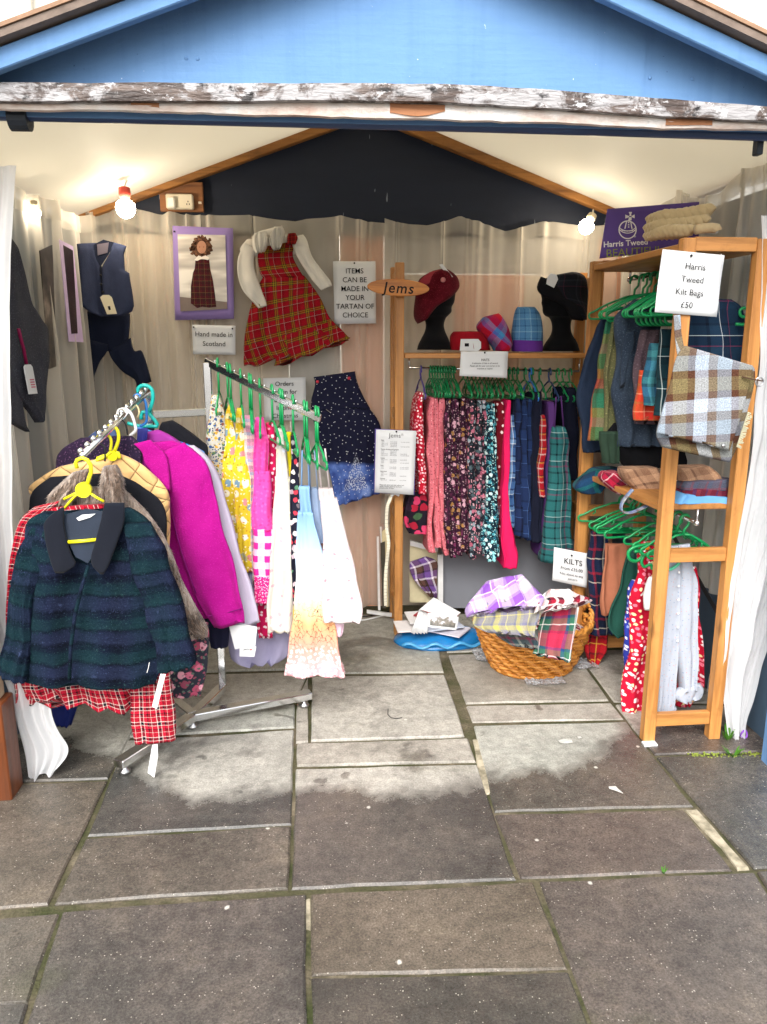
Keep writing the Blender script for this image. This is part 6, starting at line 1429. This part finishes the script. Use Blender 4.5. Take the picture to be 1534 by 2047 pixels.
kilt('grey and yellow pleated kilt with a pin over the basket front', k_grey, [(640, 1440, 850, 1430), (622, 1500, 1000, 1480), (618, 1560, 1025, 1530), (625, 1600, 1000, 1600), (700, 1640, 990, 1668)], BY-.2, 5, .45, .018, .018, 5)
PG = plane(BY-.235, lean=.45); MB().ball(onp(*d1(650, 1530), PG), .007, 8).build('kilt_pin', steel, None, label='small steel kilt pin on the grey and yellow kilt', cat='pin')
kilt('red and green tartan pleated kilt hanging over the basket front', k_redg, [(1040, 1500, 1250, 1470), (1020, 1560, 1240, 1550), (1000, 1640, 1220, 1650), (985, 1720, 1205, 1750), (975, 1770, 1200, 1815)], BY-.225, 6, .25, .02, .014, 4, hem=.006)
kilt('dark green tartan kilt edge under the grey one', tartan('dull_green_tartan', [(3, C('#4a5050')), (1, C('#6a3040')), (2, C('#34444a')), (1, C('#8a8a80'))], .08), [(730, 1610, 1000, 1620), (760, 1660, 1000, 1670), (850, 1720, 1000, 1740)], BY-.205, 7, .3, .015, .01, 4)
tag('white folded label on the red and green kilt', d1, [(1240, 1470), (1258, 1490), (1222, 1700), (1205, 1660)], BY-.26)
def crumple(label, cen, rx, ry, seed):
    t = 'clear_polythene'
    if t not in MATS:
        q = NT(t); q.b.inputs['Transmission Weight'].default_value = .7; q.bump(q.noise(q.pos(), 40, 3), .8, .01); q.fin((.85, .87, .9), .15, .5)
    r = thing('plastic_sheet', label, 'plastic sheet', cen)
    def fn(u, v):
        x = (u-.5)*2*rx; y = (v-.5)*2*ry; s2 = 1-.25*abs(noise.noise(Vector((u*4, v*4, seed))))
        return Vector((cen[0]+x*s2, cen[1]+y*s2, .006+.016*abs(noise.noise(Vector((x*22, y*22, seed))))+.008*abs(noise.noise(Vector((x*55, y*55, seed))))))
    MB().grid(fn, 26, 26).build('sheet', MATS[t], r, solid=.0006)
q = gr(1085, 1372); crumple('crumpled clear plastic sheet poking out in front of the basket', (q.x+.02, q.y+.05, 0), .09, .05, 1)
q = gr(975, 1318); crumple('clear plastic scrap left of the basket by the blue bag', (q.x, q.y+.03, 0), .06, .07, 2)
q = gr(1170, 1335); crumple('clear plastic scrap right of the basket', (q.x, q.y+.03, 0), .06, .06, 3)
# KILTS sign
s = sheet('paper_sign', 'white paper sign headed KILTS above the wicker basket', 'sign', d1, [(1108, 1125), (1318, 1165), (1303, 1370), (1098, 1325)], 3.26, paper, .0015, .006)
lines(s, [('KILTS', .22, .23, .55), ('From £35.00', .49, .13, .52), ('Kilts about to any', .67, .1, .52), ('pattern', .8, .1, .56)]); pin(s, .5, .14)

# ================================================================ RIGHT SHELF UNIT
YN, YFar = 2.565, 3.32
ru = thing('shelf_unit', 'varnished pine shelf unit standing end on at the right', 'shelf unit', (1.3, 2.9, 0))
NL, NR, FL, FR = (1.196, YN), (1.452, YN+.004), (1.158, YFar), (1.43, YFar)
ZT = 1.80
for (x, y), w2 in ((NL, .044), (NR, .044), (FL, .044), (FR, .044)):
    MB().box((x, y, ZT/2), (w2, .042, ZT)).build('post', pine, ru, bevel=.003)
def zat(px, py, y): return at(px, py, y).z
for (a, b) in ((NL, NR), (FL, FR)):
    for py in (488, 1109, 1435):
        z = zat(1385, py, YN); MB().bar((a[0]+.022, a[1], z), (b[0]-.022, b[1], z), .024, .05 if py != 488 else .045).build('ladder_rung', pine_x, ru, bevel=.002)
def board(z, th, name='shelf'):
    P = [Vector((NL[0]-.02, YN+.025, z)), Vector((NR[0]+.02, YN+.025, z)), Vector((FR[0]+.02, YFar-.025, z)), Vector((FL[0]-.02, YFar-.025, z))]
    MB().prism(P, (0, 0, -th)).build(name, pine_y, ru, bevel=.003)
ZS1 = 1.785; board(ZS1, .024)
ZS2 = zat(1400, 1006, YN+.03); board(ZS2, .022)
for z, y0 in ((ZS1-.06, 0), (ZS2-.07, 0)):
    xr_ = 1.325
    MB().tube([Vector((xr_, YN+.02, z)), Vector((xr_-.03, YFar-.02, z))], .007, 10).build('hanging_rail', chrome, ru, smooth=True)
    for y in (YN+.02, YFar-.03):
        xx = xr_-(y-YN)/(YFar-YN)*.03
        MB().ball((xx, y, z), .012, 10).build('rail_end', chrome, ru, smooth=True); MB().tube([Vector((xx, y, z)), Vector((xx, y, z+.05))], .004, 8).build('rail_bracket', chrome, ru, smooth=True)
for (a, b) in (((NR[1], .42), (YFar, ZS2-.1)), ((NR[1], ZS2-.16), (YFar, .42))):
    MB().bar((1.478+(.003 if a[1] > .5 else 0), a[0], a[1]), (1.458+(.003 if a[1] > .5 else 0), b[0], b[1]), .003, .022).build('cross_brace', black_iron, ru)
p = Vector((NL[0]-.0, YN-.03, .004)); MB().box((NL[0]-.005, YN-.035, .004), (.05, .03, .008)).build('packing_wedge', paper, None, label='white folded paper wedge under the right shelf post', cat='wedge')
# on top: purple board and cream knits
purpb = plain('purple_board', C('#5b4590'), .45, .06, 6, .05)
PB = plane(3.19, X0=1.15, yaw=-.2, lean=.12)
s = sheet('brand_board', 'purple board with a white orb emblem on top of the right shelf unit', 'sign', d8, [(140, 215), (1290, 125), (1290, 640), (50, 775)], PB, purpb, .006, .0)
wm = plain('white_print', (.8, .78, .8), .5, .02, 5, 0)
def em(pts, lift=.0045): MB().prism([onp(*d8(*q), PB)+PB[1]*lift for q in pts], -PB[1]*.0006).build('emblem', wm, s['root'])
def ringp(cx, cy, rx, ry, w2, a0=0, a1=6.2832, n=40):
    mb = MB(); pr_ = None
    for k in range(n+1):
        a = a0+(a1-a0)*k/n; o_ = [onp(*d8(cx+(rx+e)*math.cos(a), cy+(ry+e)*math.sin(a)), PB)+PB[1]*.0042 for e in (-w2/2, w2/2)]
        cur = (mb.vert(o_[0]), mb.vert(o_[1]))
        if pr_: mb.face(pr_[0], pr_[1], cur[1], cur[0])
        pr_ = cur
    mb.build('emblem', wm, s['root'], recalc=False)
ringp(368, 452, 97, 100, 13)
ringp(368, 380, 110, 85, 9, .55, 2.6, 20); ringp(368, 410, 105, 80, 9, .5, 2.64, 20)
for k in range(9): x = 293+k*19; y = 460+7*math.sin((k-.0)/8*3.14); em([(x, y-7), (x+8, y), (x, y+7), (x-8, y)])
em([(352, 355), (362, 355), (345, 440), (330, 440)]); em([(398, 355), (408, 355), (425, 440), (410, 440)])
for y in (365, 390, 415): em([(372, y), (388, y), (388, y+12), (372, y+12)])
em([(310, 380), (345, 360), (335, 440), (285, 440)][::1]) if False else None
for pts in ([(382, 250), (418, 250), (408, 282), (414, 296), (386, 296), (392, 282)], [(342, 280), (342, 325), (372, 315), (386, 309), (386, 296), (372, 292)], [(448, 278), (448, 322), (425, 312), (414, 309), (414, 296), (425, 290)], [(386, 309), (414, 309), (412, 345), (372, 350)]): em(pts)
ringp(452, 528, 8, 8, 4, n=12)
o = onp(*d8(345, 562), PB)+PB[1]*.004; dx = (onp(*d8(520, 575), PB)-onp(*d8(175, 598), PB)).normalized(); up_ = PB[1].cross(dx).normalized()
text('lettering', 'Harris Tweed', wm, o, dx, up_, .032, s['root'], thin=.02, lift=.0006)
o = onp(*d8(120, 662), PB)+PB[1]*.004
text('lettering', 'BEAUTIFUL', plain('olive_print', C('#8a9040'), .5), o, dx, up_, .046, s['root'], 'LEFT', lift=.0006)
cr_wool = plain('cream_cable_knit', C('#cdb890'), .95, .12, 60, .7, 160, sheen=.3)
for i, (a, b, rr2, lb_) in enumerate((((650, 505), (1120, 440), .021, 'lowest'), ((650, 425), (1290, 330), .023, 'middle'), ((680, 325), (1340, 225), .025, 'topmost'))):
    YK = 2.86
    r = thing('knitted_scarf', 'folded cream cable knit scarf, %s of the pile on the right shelf' % lb_, 'scarf', at(*d8(*a), YK), 'cream knits piled on the right shelf unit')
    A, B = at(*d8(*a), YK+.12), at(*d8(*b), YK-.06)
    for lay in range(3):
        off = Vector((.0, .03*lay, 0))
        for s_ in (0, 1):
            pts = [A.lerp(B, t)+off+Vector((0, math.cos(t*26+s_*3.14)*.007, math.sin(t*26+s_*3.14)*.008+.004*math.sin(t*5+i))) for t in [k/40 for k in range(41)]]
            MB().tube(pts, [rr2*(.55+.3*min(1, 6*t, 6*(1-t))) for t in [k/40 for k in range(41)]], 8).build('cable_strand', cr_wool, r, smooth=True)
    if i == 0: flat('paper_band', paper, d8, [(1190, 485), (1280, 470), (1410, 468), (1385, 490)], YK-.1, r, .001)
r = thing('knitted_scarf', 'end of a cream knit scarf beside a paper band on the right shelf', 'scarf', at(*d8(1280, 480), 2.75)); MB().tube([at(*d8(*q), 2.75) for q in ((1140, 450), (1220, 435), (1320, 425), (1385, 435), (1390, 460))], .017, 10).build('roll', cr_wool, r, smooth=True)
# upper rail clothes, far to near
GR_ = 'tweeds on the upper rail of the right shelf unit'
def tw6(name, label, mat, rs, Y, seed, **kw): return hung(name, label, mat, rs, Y, seed, c=c6, **{**dict(df=.025, db=.02, fold=.014, freq=2.5, group=GR_), **kw})
slate = tweed('slate_tweed', C('#2a3442'), C('#333e4c'), C('#4a5562'), 260, 7)
multi = tartan('green_orange_plaid', [(3, C('#5a6a38')), (2, C('#a86a2c')), (2, C('#b83c34')), (1, C('#3a4a34')), (3, C('#2e6a50')), (2, C('#8a7a3c')), (2, C('#9c6a54'))], .3, fuzz=.15)
olive = tweed('olive_tweed', C('#5c5e40'), C('#6a6444'), C('#8a8458'), 260, 7)
browp = tweed('mauve_tweed', C('#4e4048'), C('#5a4a50'), C('#766670'), 260, 7)
orng = tartan('orange_red_plaid', [(3, C('#c84a2c')), (.5, C('#f0a888')), (3, C('#d0342c')), (1, C('#a86a3c'))], .07, fuzz=.08)
tealp = tartan('teal_blue_plaid', [(3, C('#3f78a0')), (2, C('#2c5a70')), (2, C('#4a9098')), (1, C('#264658'))], .1, fuzz=.08)
dkgr = tartan('bottle_tartan', [(5, C('#163038')), (1, C('#0e1a20')), (3, C('#1c3c44')), (.3, C('#d8e4e4')), (3, C('#12262e'))], .12, fuzz=.05)
navw = tartan('navy_white_tartan', [(6, C('#16283c')), (1, C('#0e1624')), (4, C('#1c3248')), (.3, C('#e0e8ec')), (4, C('#14243a')), (.25, C('#a03050')), (3, C('#1a3044'))], .16, fuzz=.05)
tw6('jacket', 'dark navy jacket farthest on the upper right rail', plain('ink_wool', C('#1e2a3e'), .95, .2, 40, .4, 200), [(905, 215, 420), (1000, 160, 420), (1200, 105, 420), (1400, 60, 420), (1560, 60, 420), (1850, 90, 420)], 3.23, 61)
tw6('jacket', 'green orange and red plaid jacket on the upper right rail', multi, [(925, 252, 420), (1100, 222, 420), (1300, 182, 420), (1500, 150, 420), (1765, 122, 420)], 3.15, 62)
tw6('jacket', 'olive green tweed jacket on the upper right rail', olive, [(930, 290, 420), (1150, 262, 420), (1300, 245, 420), (1500, 240, 420), (1780, 215, 420)], 3.11, 63)
j = tw6('jacket', 'slate grey tweed jacket with lapel on the upper right rail', slate, [(770, 450, 620), (850, 360, 620), (930, 318, 620), (1150, 312, 620), (1450, 300, 620), (1690, 330, 620), (1810, 330, 620)], 3.05, 64)
cloth('lapel', slate, rows(c6, [(400, 1000, 450, 990), (365, 1100, 450, 1090), (360, 1200, 420, 1180), (350, 1400, 380, 1380)]), plane(3.015), j, .01, seed=2, nz=12)
tw6('jacket', 'mauve brown tweed jacket on the upper right rail', browp, [(985, 490, 650), (1180, 442, 650), (1300, 440, 650), (1490, 450, 650), (1650, 455, 650)], 2.99, 65)
tw6('jacket', 'orange and red plaid child jacket on the upper right rail', orng, [(1270, 485, 680), (1400, 475, 680), (1625, 460, 680)], 2.955, 66)
tw6('jacket', 'blue and teal plaid jacket on the upper right rail', tealp, [(1080, 570, 720), (1250, 540, 720), (1400, 528, 720), (1520, 525, 720)], 2.92, 67)
tw6('kilt', 'bottle green tartan kilt with white lines on the upper right rail', dkgr, [(980, 640, 860), (1150, 625, 860), (1400, 605, 860), (1590, 600, 860)], 2.86, 68)
tw6('kilt', 'wide navy tartan kilt with white lines nearest on the upper right rail', navw, [(770, 860, 1120), (830, 800, 1200), (950, 790, 1245), (1200, 800, 1250), (1500, 800, 1240), (1800, 800, 1180)], 2.74, 69, fold=.02, freq=3)
tw6('coat', 'black coat hem low behind the tweed jackets', plain('jet_wool', C('#0b0c10'), .95, .2, 40, .3, 200), [(1640, 300, 800), (1760, 240, 800), (1900, 330, 830), (1960, 400, 830)], 3.085, 70, group=None)
tw6('skirt', 'dark green skirt hem low on the upper right rail', plain('dark_green_cloth', C('#26382c'), .95, .2, 40, .3, 200), [(1700, 205, 330), (1800, 205, 330), (1925, 225, 330)], 3.07, 71)
rx0 = lambda y: Vector((1.325-(y-YN)/(YFar-YN)*.03, y, ZS1-.053))
for i, y in enumerate((3.24, 3.16, 3.12, 3.06, 3.0, 2.96, 2.93, 2.9, 2.87, 2.84, 2.8, 2.76)):
    hanger(nth(i)+' green hanger from the far end of the upper right rail', rx0(y), math.radians(((i*29) % 17)-8), green_plastic if i % 3 else dgreen_plastic, .36 if i < 4 else .3, .075, 'green hangers on the upper right rail', r=.0045, drop=.08)
PLP = plane(2.70)
hk('green hanger clip at the end of the navy tartan kilt', green_plastic, c6, [(1170, 945), (1260, 945), (1265, 900), (1210, 890), (1200, 850), (1230, 830), (1265, 850)], 2.69, .0055)
for i in range(7):
    x = 470+i*34; hk('green curled hanger end, %s from the left, in the bunch above the mauve tweed' % nth(i), green_plastic, c6, [(x+150, 940+i*2), (x+40, 950), (x, 925), (x+5, 885), (x+45, 868), (x+150, 880)], 2.98-i*.02, .0055)
for o in [o for o in COL.objects if o.get('label', '').startswith('green curled')]: o['group'] = 'curled hanger ends on the upper right rail'
hk('dark green hanger poking out above the plaid jacket', dgreen_plastic, c6, [(470, 820), (350, 835), (270, 870), (265, 910), (300, 925), (350, 905)], 3.12, .006)
# paper sign and kilt bag on the near post
PS = plane(YN-.03)
s = sheet('paper_sign', 'large white paper sign for kilt bags pinned to the right shelf post', 'sign', d8, [(770, 670), (1467, 740), (1380, 1440), (675, 1385)], PS, paper, .0015, .006)
for k, tx in enumerate(('Harris', 'Tweed', 'Kilt Bags', '£50')): lines(s, [(tx, .16+k*.205, .14, .55-.018*k)])
pin(s, .46, .06)
bagt = tartan('kilt_bag_check', [(3, C('#84909c')), (1.6, C('#4c3024')), (3, C('#6e6244')), (1.6, C('#4c3024')), (3, C('#a4aebc')), (2, C('#6a5e56'))], .2, fuzz=.22, ang=.25)
PBg = plane(YN-.06, yaw=-.12)
kb = thing('kilt_bag', 'blue grey and brown checked tweed bag hanging from the right shelf post', 'bag', onp(*c6(860, 1900), PBg))
cloth('body', bagt, rows(c6, [(800, 1110, 1300, 1250), (745, 1200, 1300, 1330), (700, 1380, 1260, 1500), (645, 1570, 1215, 1690), (605, 1720, 1150, 1850), (640, 1810, 1120, 1920)]), PBg, kb, .045, .03, fold=.004, freq=1.5, seed=4, top=.5, bot=.6, n=18)
cloth('flap', bagt, rows(c6, [(805, 1095, 1295, 1240), (745, 1180, 1285, 1310), (700, 1380, 1235, 1480), (645, 1570, 1185, 1660), (607, 1715, 1120, 1840)]), (PBg[0]+PBg[1]*.045, PBg[1]), kb, .012, fold=.004, freq=1.5, seed=5, n=18)
cloth('strap', bagt, rows(c6, [(728, 880, 775, 880), (735, 1000, 785, 1000), (745, 1090, 800, 1080), (760, 1170, 815, 1140)]), (PBg[0]+PBg[1]*.03, PBg[1]), kb, .006, seed=6, nz=14)
fre = MB(); rf = random.Random(3)
for k in range(46):
    t = k/45; a_ = onp(*c6(1195-75*t, 1555+235*t), PBg)+PBg[1]*.062
    fre.tube([a_, a_+Vector((.012+rf.uniform(-.004, .006), -.002, -.004+rf.uniform(-.004, .004)))], .0016, 4)
fre.build('fringe', plain('olive_fringe', C('#a8a48c'), .95, .2), kb, kind='stuff')
q = onp(*c6(1280, 1345), PBg)+PBg[1]*.058
MB().tube([q+Vector((.012*math.cos(a), 0, .014*math.sin(a))) for a in [k*.628 for k in range(11)]], .0025, 6).build('buckle', steel, kb, smooth=True)
MB().tube([onp(*c6(*p_), PBg)+PBg[1]*.06 for p_ in ((1160, 1310), (1220, 1325), (1300, 1340))], .005, 6, flat=.4).build('buckle_strap', plain('brown_leather', C('#4a3024'), .5), kb, smooth=True)
MB().ball(onp(*c6(1030, 1785), PBg)+PBg[1]*.06, .006, 8).build('stud', steel, kb, smooth=True)
# middle shelf: folded cloths
GF = 'folded cloths on the middle right shelf'
def fold_(label, mat, rs, Y, seed, df=.03, db=.08, cat_='cloth', **kw):
    r = thing('folded_cloth', label, cat_, onp(*d2((rs[-1][0]+rs[-1][2])/2, rs[-1][1]), plane(Y)), GF)
    cloth('folds', mat, rows(d2, rs), plane(Y), r, df=df, db=db, fold=.008, freq=3, ramp=.1, seed=seed, nz=14, n=16, crease=.012, top=.75, bot=.85, **kw); return r
bchk = tartan('brown_check', [(3, C('#7c5c48')), (3, C('#a88468')), (1, C('#5a4034')), (2, C('#94745c'))], .09, fuzz=.12, ang=.2)
fold_('brown checked folded cloth spilling past the right shelf post', bchk, [(345, 175, 560, 170), (345, 225, 600, 225), (400, 280, 600, 280), (430, 318, 600, 310)], 2.9, 1)
fold_('brown checked folded cloth on top of the pile at right', bchk, [(690, 170, 900, 160), (680, 220, 950, 210), (680, 245, 960, 235)], 2.66, 2)
fold_('grey plaid folded cloth in the pile at right', tartan('grey_plum_plaid', [(3, C('#5a5868')), (1, C('#7a4450')), (2, C('#4a5a70'))], .05), [(740, 250, 1030, 235), (720, 275, 1032, 270), (720, 300, 1032, 305)], 2.64, 3)
fold_('maroon plaid folded cloth in the pile at right', tartan('maroon_plaid', [(3, C('#6c2434')), (1, C('#3c3c6a')), (2, C('#8a3c48'))], .05), [(735, 292, 1030, 300), (720, 315, 1032, 325), (720, 335, 1032, 350)], 2.63, 4)
fold_('light blue folded cloth at the bottom of the pile at right', plain('light_blue_wool', C('#6aa4d8'), .9, .06), [(700, 325, 1030, 350), (670, 360, 1032, 368), (662, 386, 1032, 388)], 2.62, 5)
fold_('teal and blue cloth bundle at the far end of the middle right shelf', tartan('teal_bundle', [(4, C('#1c3c5c')), (2, C('#1c6a64')), (2, C('#14283c'))], .1, ang=.5), [(170, 180, 320, 165), (80, 260, 300, 200), (62, 300, 260, 270), (100, 330, 220, 320)], 3.22, 6)
fold_('red tartan cloth tucked beside the brown check', tartan('wine_tartan', [(3, C('#a01c38')), (1, C('#2c1820')), (2, C('#7a1830')), (.5, C('#e0c0c4'))], .06, ang=.6), [(250, 200, 350, 200), (220, 240, 390, 240), (270, 300, 385, 290), (310, 335, 370, 320)], 2.98, 7)
r = thing('bag_strap', 'blue grey tartan strap looping down from the middle right shelf', 'strap', onp(*d2(400, 455), plane(2.72)), None)
st_ = cat([onp(*d2(*q_), plane(2.72)) for q_ in ((420, 305), (380, 350), (350, 400), (355, 440), (400, 450), (470, 425), (560, 380), (660, 320), (760, 260), (860, 235))], 40)
MB().tube(st_, .014, 8, flat=.3).build('strap', tartan('strap_check', [(3, C('#6a7aa0')), (1, C('#5a4a44')), (2, C('#8a8e90'))], .06), r, smooth=True)
# lower rail clothes
GL = 'clothes on the lower rail of the right shelf unit'
def lo(name, label, mat, rs, Y, seed, **kw): return hung(name, label, mat, rs, Y, seed, c=d2, group=GL, **{**dict(df=.025, db=.02, fold=.014, freq=2.5), **kw})
lo('kilt', 'navy and red tartan kilt farthest on the lower right rail', tartan('navy_red_tartan', [(5, C('#1a2440')), (1, C('#8c2030')), (3, C('#182034')), (.5, C('#c8c0b0'))], .11), [(560, 150, 240), (700, 140, 260), (950, 150, 270), (1200, 150, 280)], 3.24, 81)
lo('skirt', 'red tartan skirt low behind the basket handle', tartan('scarlet_tartan', [(4, C('#b01c28')), (1, C('#181820')), (2, C('#8c141c')), (.5, C('#d8b040'))], .08), [(1050, 150, 260), (1200, 130, 262), (1300, 120, 250), (1400, 160, 200)], 3.28, 82)
lo('trousers', 'rust brown corduroy trousers on the lower right rail', plain('rust_cord', C('#a86a50'), .9, .1, 30, .4, 90), [(640, 250, 400), (760, 238, 400), (900, 230, 400), (1080, 222, 400)], 3.12, 83)
lo('skirt', 'bottle green skirt on the lower right rail', plain('bottle_green', C('#1f4a40'), .95, .12, 30, .3, 150), [(660, 390, 470), (800, 350, 480), (1000, 290, 480), (1130, 245, 480), (1210, 300, 480)], 3.02, 84)
f_blr = floral('blue_red_floral', C('#2c3a9c'), [C('#f0e8f0'), C('#d04860'), C('#90a0e0')], 50, .32)
f_red2 = floral('scarlet_floral', C('#b80f30'), [C('#f4d8d8'), C('#f0e0a8'), C('#e87a90'), C('#f8f0f0')], 48, .34)
lo('trousers', 'blue trousers with small flowers on the lower right rail', f_blr, [(860, 400, 520), (950, 378, 520), (1100, 372, 520), (1300, 365, 520), (1450, 365, 520)], 2.86, 85)
j = lo('dungarees', 'red floral dungarees with an orange button on the lower right rail', f_red2, [(630, 490, 600), (760, 450, 600), (900, 430, 610), (1100, 400, 620), (1350, 385, 640), (1600, 355, 640), (1715, 345, 560)], 2.8, 86)
MB().ball(onp(*d2(512, 668), plane(2.765)), .009, 10, (1, .6, 1)).build('button', plastic('orange_button', C('#d87a1c')), j, smooth=True)
lo('dungarees', 'red floral dungarees showing right of the pale blue romper', f_red2, [(780, 760, 800), (900, 700, 818), (1200, 700, 825), (1500, 700, 838), (1640, 680, 760)], 2.74, 87)
f_rom = floral('romper_print', C('#a0a6b2'), [C('#b09a90'), C('#b88a84'), C('#7a8aa0')], 60, .14)
rom = thing('romper', 'pale blue printed baby romper hanging in the right shelf unit', 'romper', onp(*d2(680, 1680), plane(2.66)), GL)
cloth('leg_panel', f_rom, rows(d2, [(640, 660, 712, 648), (610, 790, 720, 780), (588, 900, 716, 900), (582, 1050, 708, 1050), (575, 1200, 700, 1200), (566, 1380, 686, 1380), (556, 1540, 668, 1540), (551, 1680, 655, 1680)]), plane(2.66), rom, .035, fold=.016, freq=1.3, seed=88, n=16, nz=40, bot=1)
cloth('leg_panel', f_rom, rows(d2, [(696, 650, 768, 640), (704, 780, 784, 775), (704, 900, 813, 880), (698, 1050, 816, 1020), (692, 1200, 813, 1190), (690, 1350, 812, 1340), (706, 1460, 806, 1450), (718, 1548, 800, 1540)]), plane(2.652), rom, .035, fold=.016, freq=1.3, seed=89, n=16, nz=40, bot=1)
for k_ in range(6): MB().ball(onp(*d2(708-k_*2, 820+k_*85), plane(2.625)), .0045, 8, (1, .6, 1)).build('button', white_plastic, rom, smooth=True)
cloth('cuff', f_rom, rows(d2, [(720, 1525, 830, 1510), (672, 1560, 856, 1550), (680, 1600, 840, 1590), (735, 1620, 800, 1600)]), plane(2.65), rom, .035, fold=.016, freq=3, ramp=.1, seed=91, nz=14, crease=.012)
cloth('cuff', f_rom, rows(d2, [(580, 1640, 670, 1640), (590, 1680, 686, 1670), (600, 1765, 620, 1765)]), plane(2.66), rom, .025, fold=.012, freq=2, seed=92, nz=12)
cloth('inset', plain('white_jersey', (.78, .78, .78), .9), rows(d2, [(520, 850, 560, 840), (485, 960, 560, 960), (490, 1050, 560, 1050)]), plane(2.72), rom, .02, seed=93, nz=10)
zl_ = ZS2-.063
for i, (y, yw) in enumerate(((3.25, -12), (3.13, -5), (3.1, 4), (3.06, 0), (3.0, 8), (2.86, -6), (2.8, 5), (2.72, 0), (2.67, 3))):
    hanger(nth(i)+' green hanger from the far end of the lower right rail', Vector((1.325-(y-YN)/(YFar-YN)*.03, y, zl_)), math.radians(yw), green_plastic, .34 if i < 5 else .26, .07, 'green hangers on the lower right rail', r=.005, drop=.075)
hk('green curled hanger end beside the red floral dungarees', green_plastic, d2, [(545, 640), (440, 660), (395, 690), (400, 735), (440, 750), (480, 720), (470, 690), (430, 690)], 2.78, .007)
hk('green curled hanger end lower beside the pine post', green_plastic, d2, [(560, 690), (500, 710), (475, 750), (490, 785), (530, 770), (540, 800)], 2.74, .006)
hk('pale green hanger bar across the baby romper', plastic('mint_plastic', C('#4ab890')), d2, [(620, 800), (660, 798), (700, 770), (712, 745)], 2.62, .006)
